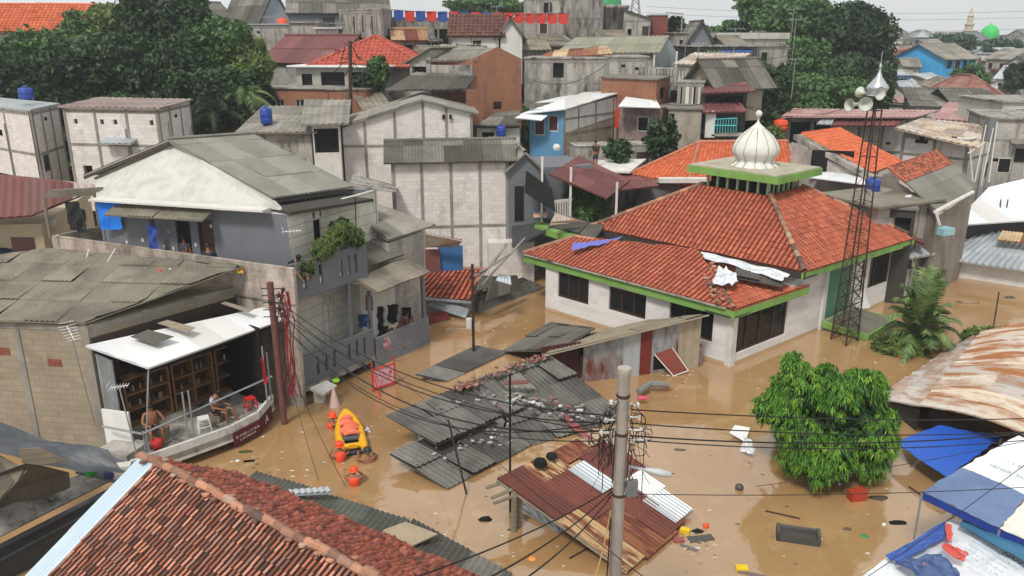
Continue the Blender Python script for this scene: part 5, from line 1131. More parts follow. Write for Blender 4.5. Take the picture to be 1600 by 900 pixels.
# people on terrace
navy=plain('navy_shirt',['1c202c']); 
q_=onwall(345,395,CL,C0); person('person in a dark jacket standing on the terrace right of the brown door',Pg[0]+fd*(q_[0])-fn*.75+UP*(ZF),.2,pose('stand'),shirt=navy,pants=plain('dark_pants',['1a1b20']),long_=True)
q_=onwall(287,395,CL,C0); person('person in a grey shirt standing in the open terrace doorway',Pg[0]+fd*q_[0]+fn*.1+UP*(ZF),math.pi-.2,pose('stand'),shirt=plain('grey_blue_shirt',['3d4652']),pants=plain('grey_pants',['2e3238']))
q_=onwall(470,418,ub0,UB1); pz=pose('lean'); person('person in a black shirt leaning over the planted upper balcony',ub0+BD*q_[0]+bn_*.45+UP*ZF,math.atan2(-bn_.y,-bn_.x)-math.pi/2,pose('lean',Lwr=(-.12,.62,.75),Rwr=(.12,.62,.7),Lel=(-.2,.45,1.0),Rel=(.2,.45,.95),neck=(0,.25,1.36),head=(0,.36,1.46)),shirt=plain('black_shirt',['17171a']),pants=plain('dark_trousers',['20222a']))
antenna('tv antenna on a thin pole at the left end of the planted balcony',ub0+BD*.3-bn_*.05+UP*5.2,ub0+BD*.25-bn_*.05+UP*6.5,(1,.3,0),6,.45,.6)
# balcony plants
q0=ub0+BD*1.6
cpl=thing('climbing_plant','tangled green climbing plant covering the upper balcony parapet','plant',ub0+BD*2.2+UP*5.2)
pc=[(ub0.x+BD.x*t_,ub0.y+BD.y*t_,5.75+.25*math.sin(t_*3),.32,.3,.42) for t_ in (1.5,1.85,2.2,2.6,3.0,3.35)]+[(ub0.x+BD.x*t_-.05,ub0.y+BD.y*t_-.1,4.95,.13,.13,.4) for t_ in (.75,1.1)]
tv,tc3=tufts(pc,800,7,.17,.022,4); mesh_np('foliage',tv,4,tc3,leafmat('light'),cpl,ub0+BD*2.2+UP*5.2)
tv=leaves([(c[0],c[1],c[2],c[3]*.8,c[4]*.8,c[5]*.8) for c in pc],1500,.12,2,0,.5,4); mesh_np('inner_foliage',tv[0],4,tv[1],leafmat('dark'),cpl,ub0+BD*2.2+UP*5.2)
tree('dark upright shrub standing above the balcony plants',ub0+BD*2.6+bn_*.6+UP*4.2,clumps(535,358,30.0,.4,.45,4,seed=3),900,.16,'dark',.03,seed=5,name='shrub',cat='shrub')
pole('thin black pole rising from the planted balcony to the eave',G(557,378,5.3),D(555,308,30.4),.02,M_void)
# lower terrace people and laundry
lt=LB1+bn_*.9
for k,(u,v,Y,w_,h,c,lab) in enumerate(((560,490,30.2,.4,.55,'22365f','navy blue and white shirt hanging on the lower balcony'),(571,462,30.6,.3,.6,'7d1f2c','dark red cloth hanging high on the lower balcony'),(586,478,31.3,.35,.9,'2a1f24','black clothes hanging at the lower terrace post'),(597,480,31.6,.2,.6,'c9c4c6','pale pink shirt hanging on the lower terrace line'),(603,475,31.8,.5,.8,'17171a','black shirt hanging right of the pale pink shirt'),(628,480,33.0,.4,1.3,'141416','long black robe hanging before the stone screen'),(588,508,31.3,.5,.5,'1d1b1e','dark shorts hanging low on the lower terrace'))):
    hang(lab,u,v,Y,w_,h,mat('laundry_%d'%k,[c],na=.2,rough=.9),k,'laundry','laundry','laundry on the lower terrace')
s_,_=onwall(628,530,B0,B0+BD*14); p=B0+BD*s_+bn_*.5
person('person in a white vest and dark jacket sitting behind the lattice parapet',p+UP*.75,math.atan2(-bn_.y,-bn_.x)-math.pi/2,pose('sit'),shirt=mat('cream_vest',['d6c3b0'],na=.1),pants=plain('dark_short',['26222a']))
s_,_=onwall(612,530,B0,B0+BD*14); p=B0+BD*s_+bn_*.8
person('person in an olive shirt sitting left of the person in the white vest',p+UP*.75,math.atan2(-bn_.y,-bn_.x)-math.pi/2+.5,pose('sit'),shirt=plain('olive_shirt',['5c5040']),pants=plain('brown_short',['3a2c28']))
s_,_=onwall(655,522,B0,B0+BD*14); p=B0+BD*s_+bn_*.7
person('person in a maroon patterned dress at the far end of the lattice parapet',p+UP*.75,math.atan2(-bn_.y,-bn_.x)-math.pi/2-.4,pose('sit'),shirt=mat('maroon_print',['7a4a4c'],ns=12,na=.8,dark='c9a9a0'),pants=plain('maroon_skirt',['5c2f34']))
cloth('laundry','red and white shirt draped by the lower terrace step','laundry',[G(600,545,.9),G(612,548,.7),G(610,528,1.3),G(602,528,1.4)],mat('redwhite',['b53a48','d8cfd0'],na=.2),.06,5,2)
# red sign/frame in the water
sg=thing('sign_frame','faded red and white sign frame tilted in the water at the grey house corner','sign',G(590,600))
a=G(583,612,0); d=V((.75,.65,0)); g=MB(); g.obox(a+UP*.15,d,V((.0,.05,0)),UP*.75); g.build('board',mat('faded_poster',['d8b9bd','cf8f98'],ns=5,na=.5,dark='b8495a'),sg)
g=MB(); 
for z_ in (.1,.9): g.tube([a+UP*z_,a+d+UP*z_],.035,5)
for t_ in (0,1): g.tube([a+d*t_-UP*.3,a+d*t_+UP*1.2],.035,5)
g.tube([a+UP*.9,a+V((.35,-.5,0))],.03,5); g.build('frame',M_red,sg)
scribble(sg,a+d*.5+UP*.62-V((0,.03,0)),d,UP,.6,.15,M_red,2); scribble(sg,a+d*.5+UP*.4-V((0,.03,0)),d,UP,.5,.1,M_red,4)
# traffic cone + small canopy
cn=thing('traffic_cone','pale faded traffic cone standing in the water under the grey house','traffic cone',G(523,634)); c=G(523,634)
g=MB(); g.lathe(c,[(.26,-.35),(.21,0),(.04,.68),(.02,.74),(0,.74)],12); g.build('cone',mat('pale_cone',['c9a7a0'],na=.2),cn,True)
sc=thing('small_canopy','small pale cement canopy on a post under the grey balcony corner','canopy',G(500,620)); g=MB(); g.slab([G(484,606,.75),G(505,616,.62),G(527,602,.62),G(510,594,.8)],.1); g.build('slab',M_plcream,sc); g=MB(); p=G(491,630,0); g.obox(p-UP,V((.35,.05,0)),V((0,.3,0)),UP*1.6); g.build('post',M_plcream,sc)
g=MB(); p=G(525,598,.62); g.lathe(p+UP*.03,[(0,.05),(.08,.08),(.13,.1),(.15,.06),(.1,0),(0,0)],12); tag(g.build('basin',plain('lime_plastic',['9ed43a']),None,True),'lime green bowl upside down on the small cement canopy','bowl')
# ================================================================ SHED AND SUNKEN ROOFS
shd=thing('sheet_metal_shed','leaning shed of rusty zinc and red sheets in front of the mosque','shed',G(1000,592))
sa,sb=xy(G(1097,573)),xy(G(915,597)); sd_=(sb-sa).normalized(); sn=V((-sd_.y,sd_.x,0)); sn=sn if sn.y<0 else -sn
Lh=lambda u,v: onwall(u,v,sa,sb)
rf1=[G(841,549,1.5),Lh,0,0]
def W3D(u,v,o=0): s_,z_=Lh(u,v); return sa+sd_*s_+UP*z_+sn*o
fr0,fr1=W3D(845,549,.35),W3D(1101,488,.35)
g=MB(); surf(g,[D(889,529,31.3),D(1012,500,32.2),fr1,fr0],seed=61,**dict(SHEET,jit=.02)); g.build('roof',mat('tan_sheet',['8c816f','998e7b','7f7463'],ns=.9,na=.7,dark='665d4e'),shd)
def panel(name,u0,u1,vt0,vt1,m_,o=.0,zb=-.6,wv=True,par=shd):
    a,b_=Lh(u0,vt0),Lh(u1,vt1); g=MB(); p0=sa+sd_*a[0]+sn*o; p1=sa+sd_*b_[0]+sn*o; n=max(8,int((p1-p0).length*12))
    rows=[[],[]]
    for j in range(n+1):
        t_=j/n; q=p0.lerp(p1,t_)+sn*(.012*math.sin(j*1.6) if wv else 0); rows[0].append(q+UP*zb); rows[1].append(q+UP*(a[1]+(b_[1]-a[1])*t_))
    g.grid(rows); g.grid([[q-sn*.02 for q in r] for r in rows][::-1]); return g.build(name,m_,par)
M_beige=mat('beige_sheet',['a79b86'],rough=.7,ns=2,na=.4,dark='72654f',streak=.5,scol='5e4c3a')
M_zrust=mat('rust_streaked_zinc',['93999b'],rough=.55,metal=.2,ns=1,na=.3,dark='6f6a66',streak=1.,scol='6b3526',lo=.42,hi=.62)
panel('beige_panel',1097,1062,492,503,M_beige); panel('rusty_panel',1062,1020,503,514,M_zrust,.01); panel('red_door',1019,1002,514,519,plain('maroon_door',['6e241d']),.03,wv=False)
panel('zinc_panel',1002,975,519,525,M_zinc,.005); panel('rusty_panel',975,912,525,538,M_zrust,.0); panel('dark_panel',912,850,538,547,plain('dark_red_wall',['4a2226']),-.3)
g=MB(); a,b_,c,d=W3D(1022,553,.03),W3D(1050,543,.03),W3D(1066,572,.5),W3D(1043,580,.5); g.slab([a,b_,c,d],.03); g.build('hatch',mat('rusty_red_hatch',['7a3b30'],na=.5),shd)
g=MB(); 
for p,q_ in ((a,d),(b_,c),(d,c)): g.tube([p,q_],.025,5)
g.build('hatch_frame',M_plwhite,shd)
p0,p1=W3D(1021,556,.015),W3D(1040,572,.015); g=MB(); g.obox(V((p0.x,p0.y,.15)),xy(p1-p0)*1.2,sn*.01,UP*.6); g.build('opening',M_void,shd)
g=MB(); g.prism([tuple(sa-sn*.05),tuple(sb-sn*.05),tuple(sb-sn*2.3),tuple(sa-sn*2.3)],-1.5,.9,top=False); g.build('rear_wall',M_zrust,shd)
roofthing('dark fallen roof sheets sloping into the water left of the tan roofed shed',[G(783,548,.05),G(870,546,1.35),G(930,512,1.5),G(862,503,.1)],mat('charred_sheet',['5e5a52','6d6860','4f4b45'],ns=1.2,na=.7,dark='2b2926'),'fallen_roof',dict(SHEET,jit=.05))
DR=mat('dark_weathered_sheet',['504e4a','6b6863','403e3b','5d5a56','7a7772','363431'],ns=1.2,na=.75,dark='2f2d2a',bump=.15)
def sunk(label,pts,seed,jit=.03,m_=DR,name='sunken_roof',**k): return roofthing(label,pts,m_,name,dict(SHEET,jit=jit+.03,amp=.03,row=1.1,wl=.2,sw=1.0,seg=20,miss=.03,**k),seed)
sunk('front sheet of the collapsed dark roof with its lower edge in the water',[G(700,763,.06),G(832,694,.06),G(752,645,.8),G(609,708,.6)],71)
sunk('upper left sheet layer of the collapsed dark roof overlapping the front one',[G(682,694,.75),G(822,634,.9),G(758,588,1.5),G(604,648,1.2)],72)
sunk('wide right slope of the collapsed dark roof below the tan roofed shed',[G(828,697,.04),G(985,652,.04),G(858,554,1.55),G(735,595,1.5)],73,.05,mat('checker_grey_sheet',['66645e','807e77','4b4945','928f87','5a5853','3e3c38'],ns=1.6,na=.8,dark='2b2926',bump=.2))
g=MB(); surf(g,[G(700,596,.02),G(794,551,.02),G(742,540,.35),G(650,584,.35)],seed=75,**dict(SHEET,jit=.03,amp=.03)); tag(g.build('sunken_roof',DR),'narrow dark roof ridge just above the water near the white meter pole','roof')
g=MB(); g.prism([tuple(xy(G(612,700,.5))+V((.3,.4,0))),tuple(xy(G(690,745,.3))+V((.2,.5,0))),tuple(xy(G(800,680,.3))),tuple(xy(G(740,640,.5)))],-1.5,.55,top=False); g.build('understructure',M_void)if 0 else None
g=MB(); g.prism([tuple(xy(G(650,700,.2))),tuple(xy(G(705,725,.2))),tuple(xy(G(780,680,.2))),tuple(xy(G(800,610,.6))),tuple(xy(G(650,655,.5)))],-1.5,.12,top=False); tag(g.build('shadow_infill',M_void),'dark drowned walls in shadow under the collapsed roof','wall')  # black block added to stand for the shadow beneath the open roof
rd=random.Random(5)
def scatter(name,label,pts,n,cols_,sz=.12,seed=1,spread=.25,h=.06,mt=None):
    r=random.Random(seed); g=MB()
    for k in range(n):
        t_=r.random()*(len(pts)-1); i=int(t_); p=pts[i].lerp(pts[i+1],t_-i)+V((r.gauss(0,spread),r.gauss(0,spread),r.uniform(0,h)))
        a=r.uniform(0,6.28); L_=sz*r.uniform(.5,1.8); W_=sz*r.uniform(.4,1.2); g.obox(p,V((math.cos(a)*L_,math.sin(a)*L_,r.uniform(-.3,.3)*L_)),V((-math.sin(a)*W_,math.cos(a)*W_,r.uniform(-.2,.2)*W_)),UP*(sz*.25),r.random())
    o=g.build(name,mt or mat('rubble_'+name+str(seed),cols_,ns=5,na=.4,rough=.85)); return tag(o,label,'debris',kind='stuff')
rid=[G(856,556,1.6),G(800,575,1.58),G(745,596,1.55),G(715,608,1.45)]
scatter('rubble','orange and brown broken ridge tiles along the top of the collapsed roof',rid,110,['94533f','5e4036','b08070','74443a','8d8078','4b3a34'],.12,1,.1,.08)
scatter('rubble','pale and maroon rubbish strewn over the middle of the collapsed roof',[G(700,625,1.2),G(780,620,1.15),G(840,630,.9),G(905,650,.45)],110,['c9c6c2','7a4248','8f8d88','5b5a58','d6d4d0','6d3a40'],.13,2,.35,.03)
scatter('rubble','small rubbish scattered on the front slope of the collapsed roof',[G(650,720,.45),G(720,700,.5),G(800,670,.5)],30,['bdbab5','8d8a84','d6d4d0','5c5954'],.09,3,.35,.02)
g=MB(); g.obox(G(785,602,1.5),V((.9,.12,0)),V((.1,.3,0)),UP*.03); tag(g.build('maroon_sheet_scrap',M_maroon),'maroon sheet scrap lying on the middle of the collapsed roof','sheet')
g=MB(); g.slab([G(875,640,.6),G(910,668,.3),G(930,690,.15),G(893,668,.35)],.03); tag(g.build('red_plank',plain('faded_red_board',['8f4a48'])),'faded red board sloping from the collapsed roof to the water','board')
# silver tube & pink thing by pole
g=MB(); g.tube([G(998,612,.25),G(1015,600,.35),G(1045,601,.3)],.13,8); tag(g.build('roll',plain('grey_foam_roll',['77736f'],rough=.5)),'grey bent roll lying in the water right of the shed','roll')
g=MB(); g.blob(G(1003,622,.25),(.22,.12,.08),8); tag(g.build('pink_bag',plain('pink_plastic',['c9526b'])),'pink plastic bag floating beside the concrete pole top','bag')
# ---- rusty roof
RT=[G(980,893,.12),G(1082,806,.12),G(905,684,1.35),G(777,748,1.35)]
rr2=thing('rusty_roof','patchwork rusty tin roof of a sunken hut in front of the collapsed roof','roof',G(930,790))
def uvp(s,t_): return RT[3].lerp(RT[2],s).lerp(RT[0].lerp(RT[1],s),t_)
M_rustA=mat('deep_rust_sheet',['5e3027','6e3a2d','522a22','764534'],rough=.75,ns=1.3,na=.6,dark='3d211b',bump=.1)
M_rustB=mat('flaking_tan_rust_sheet',['b9a280','ad9068','c4ae8c'],rough=.8,ns=1.,na=1.,dark='6a3423',bump=.12,uvn=(3.2,.7))
KS=dict(SHEET,amp=.02,wl=.13,sw=.9,seg=20,row=9,jit=.006)
def rp_(name,s0,s1,t0,t1,m_,lift=0,seed=1):
    g=MB(); surf(g,[uvp(s0,t1)+UP*lift,uvp(s1,t1)+UP*lift,uvp(s1,t0)+UP*lift,uvp(s0,t0)+UP*lift],seed=seed,**KS); return g.build(name,m_,rr2)
rp_('rust_sheet',0,.3,0,.48,M_rustA,.03); rp_('tan_sheet',.0,.27,.46,1.0,M_rustB); rp_('tan_sheet',.28,.62,0,.2,M_rustB,.02); rp_('rust_sheet',.25,.58,.18,.62,M_rustA,.03,3); rp_('mixed_sheet',.25,.72,.58,1.02,mat('mixed_rust',['6b3527','8a5a3a','b59b74','5a2b20'],rough=.8,ns=1.,na=.9,dark='5a2b20',uvn=(4,.8)),.0,4)
rp_('rust_sheet',.60,.98,0,.16,mat('mixed_rust2',['7d4530','a77b55'],rough=.8,ns=1.2,na=.9,dark='57271d',uvn=(4,.8)),.01,5); rp_('zinc_sheet',.56,.78,.2,.5,M_zinc,.04,6); rp_('rust_sheet',.56,.86,.46,.8,M_rustA,.02,7); rp_('white_sheet',.86,1.1,.5,.72,M_white,.05,8); rp_('zinc_sheet',.78,1.06,.7,.97,M_zinc,.035,9); rp_('rust_sheet',.78,1.18,.12,.5,M_rustA,.02,10); rp_('rust_sheet',.55,.88,.78,1.0,M_rustA,.03,11)
g=MB()
for k,(a,b_) in enumerate((((760,762,1.2),(790,752,1.25)),((768,778,1.15),(800,765,1.2)),((772,786,1.1),(806,774,1.1)))): g.tube([G(*a),G(*b_)],.05,5)
p=G(803,775,1.1); g.tube([p-UP*2,p],.09,6); p=G(812,768,1.1); g.tube([p-UP*2,p],.09,6); g.tube([uvp(0,0)-UP*.06,uvp(0,1)-UP*.06],.05,5); g.build('timber_frame',M_wood,rr2)
roofthing('white sunken sheet just under the left edge of the rusty roof',[G(870,830,.05),G(885,825,.1),G(812,778,.35),G(802,785,.2)],M_zinc,'sunken_sheet')
for k,(u,v,lab) in enumerate(((844,726,'black helmet lying on the top left of the rusty roof'),(862,715,'black pot lying right of the helmet on the rusty roof'))):
    s_=G(u,v,1.4); g=MB(); g.lathe(s_,[(.2,0),(.2,.05),(.17,.15),(.08,.2),(0,.2)] if k==0 else [(.1,0),(.17,.02),(.16,.1),(.05,.12),(0,.12)],12); tag(g.build('helmet' if k==0 else 'pot',M_void,None,True),lab,'helmet' if k==0 else 'pot')
# ================================================================ LEFT BOTTOM SHED
lb=thing('wooden_shed','old wooden shed with a black plastic covered roof at the lower left edge','shed',G(60,780,0))
g=MB(); rows=[]
q=[G(-80,640,3.4),G(170,708,3.0),G(205,745,2.6),G(-80,700,3.3)]
for i in range(7):
    row=[]
    for j in range(15): s_,t_=j/14,i/6; row.append(q[0].lerp(q[1],s_).lerp(q[3].lerp(q[2],s_),t_)+UP*(.10*math.sin(t_*6+s_*8)+random.uniform(-.03,.04)))
    rows.append(row)
g.grid(rows,lambda a,b:random.random()); g.build('plastic_cover',M_tar,lb,True)
g=MB(); surf(g,[G(-80,815,2.4),G(2,778,2.5),G(38,706,3.35),G(-80,668,3.5)],seed=5,**dict(FLAT,jit=.03,sw=.5)); surf(g,[G(36,722,3.0),G(134,732,2.6),G(60,702,3.35),G(30,700,3.4)],seed=7,**dict(FLAT,jit=.03,sw=.5,row=.4)); g.build('board_roof',M_wood,lb)
g=MB(); g.face([G(-60,800,1.9),G(0,772,1.9),G(108,738,2.0),G(45,722,2.95),G(-60,760,2.8)]); g.face([G(-60,845,1.0),G(20,800,1.3),G(110,762,1.5),G(108,738,2.0),G(0,772,1.9),G(-60,800,1.9)]); g.build('board_wall',mat('dark_grey_boards',['5f574c','6e665a','4b443b'],pat='plank',pw=.25,ph=4,na=.5,dark='2c2822'),lb)
g=MB(); g.slab([G(-60,868,1.2),G(190,742,1.2),G(150,730,1.5),G(-60,820,1.6)],.06); g.build('ledge',M_conc,lb)
g=MB(); g.slab([G(118,737,1.8),G(190,755,1.5),G(215,725,1.6),G(170,712,1.9)],.06); g.build('grey_ledge',mat('grey_felt',['5f6163'],na=.4),lb)
g=MB(); surf(g,[G(-60,862,1.15),G(130,770,1.15),G(120,755,1.45),G(-60,835,1.45)],seed=5,**dict(SHEET,amp=.03)); g.build('low_sheet',mat('black_sheet_dirty',['4b4a46','5a5853'],na=.6,ns=1.5),lb)
g=MB(); a,b_=G(-60,885,1.0),G(200,752,1.25); g.tube([a,b_],.07,7); g.tube([a-UP*.35,b_-UP*.3],.05,6); g.obox(a-UP*1.6+V((0,.25,0)),b_-a,V((0,.1,0)),UP*1.55); g.build('gutter',plain('dark_gutter',['3b3e42'],rough=.4),lb)
bk=thing('bucket','bright green plastic bucket tipped over on the grey ledge of the wooden shed','bucket',G(140,733,1.8)); g=MB(); c=G(141,733,1.9); g.lathe(c,[(0,-.16),(.14,-.16),(.19,.16),(.2,.17),(.17,.14),(.12,-.12),(0,-.12)],14,ax=(.25,-.4,.85)); g.build('body',plain('bright_green_plastic',['23c653'],rough=.4),bk,True)
g=MB(); g.box(*(G(172,738,1.75)[:2]),1.62,.3,.2,.16,.5,.4); tag(g.build('blue_box',plain('dark_blue_plastic',['26365f'])),'small dark blue box right of the green bucket','box')
cloth('rag','pale rag lying below the dark blue box on the ledge','cloth',[G(134,757,1.55),G(158,748,1.55),G(154,743,1.6),G(136,750,1.6)],mat('pale_rag',['b9b5ad'],na=.3),.04,5,1)
g=MB(); c=G(190,726,1.9); g.box(c.x,c.y,1.55,.45,.3,.35,.5,.3); tag(g.build('white_crate',M_plcream),'pale cement box between the wooden shed and the tiled house','box')
cr_=thing('wooden_crate','open wooden crate floating in the lower left corner','crate',G(30,870)); a=G(13,873); d1,d2=G(46,871)-a,G(18,857)-a; g=MB()
for o,x in ((a,d1),(a+d2,d1),(a,d2),(a+d1,d2)): n_=V((-x.y,x.x,0)).normalized()*.04; g.obox(o-UP*.05,x,n_,UP*.2)
g.build('sides',mat('crate_wood',['8a5f3c'],na=.3),cr_); g=MB(); g.prism([tuple(a),tuple(a+d1),tuple(a+d1+d2),tuple(a+d2)],-.04,.0); g.build('bottom',M_wood,cr_)
# ================================================================ RIGHT SIDE ROOFS
def bilin(name,label,q,mt,nu=24,nv=30,bulge=0,amp=.02,wl=.2,seed=1,strips=1,cat='roof',cm=None,noise_=.02,par=None):
    r=random.Random(seed); g=MB(); q=[V(p) for p in q]; Lv=(q[3]-q[0]).length; n=int(Lv/wl*4); rows=[]
    for i in range(n+1):
        row=[]; t_=i/n
        for j in range(nu+1):
            s_=j/nu; p=q[0].lerp(q[1],s_).lerp(q[3].lerp(q[2],s_),t_); row.append(p+UP*(.10*((i/max(1,int(n/(Lv/.9))))%1)*(1 if s_<.6 else .4)+bulge*math.sin(math.pi*s_)+amp*math.sin(t_*Lv/wl*2*math.pi)+noise_*math.sin(s_*7+t_*13+seed)))
        rows.append(row)
    cc=[r.random() for _ in range(200)]; k_=max(1,int(n/(Lv/.9)))
    g.grid(rows,lambda i,j:cc[(i//k_)*3%200+ (j*3//nu)]); g.grid([[p-UP*.04 for p in rr] for rr in rows][::-1],.5)
    Ls=(q[1]-q[0]).length; g.uv[:n*nu]=[[((j+a)*Ls/nu,(i+b_)*Lv/n) for a,b_ in ((0,0),(1,0),(1,1),(0,1))] for i in range(n) for j in range(nu)]
    o=g.build(name,mt,par,False); return tag(o,label,cat) if label else o
bilin('curved_roof','large rust stained pale tin roof bulging at the right edge',[G(1437,633,1.35),G(1720,760,1.35),G(1760,530,1.6),G(1532,521,1.2)],mat('streaky_rust_roof',['b9b0a4','c6bfb4','a69c90','c9bba8','b0aaa2','958d84'],rough=.6,ns=1.,na=1.,dark='935f38',bump=.2,bs=6,uvn=(.28,1.5)),24,30,.55,.03,.2,3,cat='roof')
bilin('tin_roof','low pale pinkish tin roof sloping into the water left of the bulging roof',[G(1369,623,.12),G(1440,634,1.2),G(1538,521,1.15),G(1505,530,.15)],mat('pink_white_tin',['c4bcb5','b3aaa2','cfc9c4','b89f8f'],rough=.5,ns=1.,na=.7,dark='9a7458',uvn=(.4,1.6)),8,30,0,.02,.25,5)
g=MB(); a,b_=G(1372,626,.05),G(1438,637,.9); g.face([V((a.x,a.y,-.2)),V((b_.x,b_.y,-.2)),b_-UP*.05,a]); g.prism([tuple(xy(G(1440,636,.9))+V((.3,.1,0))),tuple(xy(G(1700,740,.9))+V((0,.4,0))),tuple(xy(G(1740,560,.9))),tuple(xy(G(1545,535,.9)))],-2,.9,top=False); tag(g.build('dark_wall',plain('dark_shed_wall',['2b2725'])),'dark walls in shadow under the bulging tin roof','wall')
bt=thing('blue_tarp_roof','bright blue tarpaulin stretched as a canopy between the tree and the bulging roof','tarpaulin',G(1480,720))
tq=[G(1398,693,.55),G(1480,748,.6),G(1564,684,.95),G(1467,665,.9)]
o=cloth('tarp_sheet','x','x',tq,M_tarp,.025,14,2); o.parent=bt; o.location=V(o.location)-V(bt.location)
for k_ in ('label','category'): del o[k_]
for p in tq: g=MB(); g.tube([V((p.x,p.y,-1.5)),p-UP*.03],.035,5); g.build('post',M_steel,bt)
M_bluegrey=mat('faded_blue_canvas',['5f7396','68799a'],rough=.6,ns=1,na=.35,dark='44557a',bump=.15,bs=5); M_wcanvas=mat('white_canvas',['dbdedf'],rough=.6,ns=1.2,na=.2,dark='a8adb2',bump=.15,bs=5); M_bluefr=mat('deep_blue_fringe',['1f3a8a'],na=.2)
st_=thing('canopy_roof','blue and white canvas canopy roof at the right edge above the printed tarps','canopy',G(1540,800))
def sheet(name,pts,m_,par,seed=1,amp=.02,n=12):
    o=cloth(name,'x','x',pts,m_,amp,n,seed); o.parent=par; o.location=V(o.location)-origin(par)
    for k_ in ('label','category'): del o[k_]
    return o
ca,cb,cc_,cd=G(1441,769,2.0),G(1503,731,2.3),G(1592,681,2.75),G(1700,735,2.75)
ce=G(1562,826,2.0); cf=G(1606,776,2.3)
sheet('blue_canvas',[ca,ce,cf,cb],M_bluegrey,st_,1,.015); sheet('white_canvas',[cb,cf,G(1720,822,2.3),cd] if 0 else [cb,G(1700,815,2.3),cd,cc_],M_wcanvas,st_,2,.015); sheet('white_corner',[ce,G(1700,890,2.0),G(1700,815,2.3),cf],mat('stained_white_canvas',['d2d2c8'],ns=1.5,na=.5,dark='94937f'),st_,3,.015)
g=MB(); e_=G(1700,890,2.0); 
for a,b_ in ((ca,ce),(ce,e_)): g.obox(a-UP*.2,b_-a,V((0,.03,0)),UP*.2)
g.build('blue_fringe',M_bluefr,st_)
for p in (ca,ce,cb,cc_): g=MB(); g.tube([V((p.x,p.y,-1.5)),p-UP*.03],.03,5); g.build('post',M_steel,st_)
nrm=(cc_-cb); dv=(G(1700,815,2.3)-cb).normalized(); 
GP=mat('pale_grey_print',['a3abb8'],na=0); nv2=(cc_-cb).normalized()
for q_ in range(4): scribble(st_,cb.lerp(cc_,.22+.17*q_)+dv*(.9+.1*q_)+UP*.085,dv,nv2,1.0-.15*q_,.09,GP,q_)
# printed tarps
pt_=thing('printed_tarp','printed white blue and red banner tarps over a low roof in the lower right corner','tarpaulin',G(1500,880))
M_print=mat('printed_tarp',['d6dadd','dfe2e4','c9d2da'],rough=.5,ns=1.3,na=.35,dark='9bb0c0',bump=.25,bs=4)
p0,p1,p2,p3=G(1340,905,1.2),G(1560,1010,1.2),G(1720,905,2.0),G(1488,812,1.35)
sheet('white_tarp',[p0,p1,p2,p3],M_print,pt_,4,.05,20)
sheet('blue_fold',[G(1382,872,1.45),G(1405,884,1.5),G(1490,835,1.6),G(1475,818,1.5)],mat('blue_print',['2f4d96','3f5fa8'],rough=.5,na=.3),pt_,5,.05,9)
sheet('dark_blue_fold',[G(1400,880,1.62),G(1475,930,1.7),G(1500,900,1.78),G(1470,868,1.7)],mat('blue_print2',['2c4478','56698f'],rough=.5,na=.3),pt_,6,.05,9)
sheet('red_print',[G(1470,858,1.72),G(1505,880,1.75),G(1515,868,1.8),G(1480,850,1.75)],mat('red_print',['d0574a'],rough=.5,na=.2),pt_,7,.03,6)
sheet('red_stripe',[G(1478,845,1.72),G(1488,850,1.74),G(1486,822,1.66),G(1478,820,1.64)],mat('red_print',['d0574a']),pt_,8,.02,5)
sheet('red_patch',[G(1418,880,1.6),G(1440,892,1.64),G(1448,884,1.68),G(1425,875,1.62)],mat('red_print',['d0574a']),pt_,8,.02,5)
sheet('teal_strip',[G(1500,822,1.66),G(1640,905,1.95),G(1660,890,2.0),G(1510,808,1.6)],mat('teal_print',['3d6f8f'],rough=.5,na=.4,dark='274b63'),pt_,9,.03,10)
dv=(G(1610,880,2.0)-G(1560,850,2.0)).normalized(); up_=(G(1570,835,2.0)-G(1560,850,2.0)).normalized()
text(pt_,'NAN',G(1582,872,1.98),dv,.2,M_void,up=up_)
for q_ in range(4): scribble(pt_,G(1548-6*q_,862+6*q_,1.93),dv,up_,.9,.07,GP,q_+9)
g=MB(); c=G(1487,860,1.87); g.tube([c+dv*.24*math.cos(a)+up_*.16*math.sin(a) for a in np.linspace(0,6.283,25)],.014,5)
g.build('print_ring',mat('red_print',['d0574a']),pt_)
beam('long thin bamboo edge pole along the printed tarps by the water',G(1345,897,1.1),G(1492,806,1.3),.03,mat('bamboo',['b5a17c'],na=.3))
# upper right metal roofs
roofthing('broad white metal roof at the right edge above the drowned street',[G(1486,353,2.9),G(1603,345,2.7),G(1720,330,2.9),G(1690,262,4.2),G(1545,292,4.0)],M_white,'white_roof',ROLL,3)
zr=roofthing('grey zinc roof in front of the white metal roof at the right edge',[G(1421,396,1.1),G(1720,440,1.1),G(1720,374,2.1),G(1494,356,2.1)],M_zinc,'zinc_roof',dict(SHEET,amp=.035,wl=.3,sw=1.2,seg=16),4)
g=MB(); q=[xy(G(1440,400,1.0))+V((.3,.3,0)),xy(G(1720,440,1.0))+V((0,.3,0)),xy(G(1720,380,2)),xy(G(1500,360,2))]; g.prism([tuple(p) for p in q],-2.2,.9,top=False); g.build('wall',M_plwhite,zr)
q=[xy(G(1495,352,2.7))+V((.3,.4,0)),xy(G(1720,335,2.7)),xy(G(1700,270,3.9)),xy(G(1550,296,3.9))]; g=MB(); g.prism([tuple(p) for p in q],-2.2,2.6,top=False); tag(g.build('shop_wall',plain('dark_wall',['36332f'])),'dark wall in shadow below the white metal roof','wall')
roofthing('small rusty sheet lying at the right end of the zinc roof',[G(1558,374,2.15),G(1720,392,2.1),G(1720,376,2.4),G(1566,360,2.4)],M_rust,'rusty_sheet')
pole('left of two thin pipes standing on the zinc roof edge',G(1558,364,2.1),G(1564,312,3.6),.035,M_rustst); pole('right of two thin pipes standing on the zinc roof edge',G(1567,360,2.1),G(1575,312,3.6),.035,M_rustst)
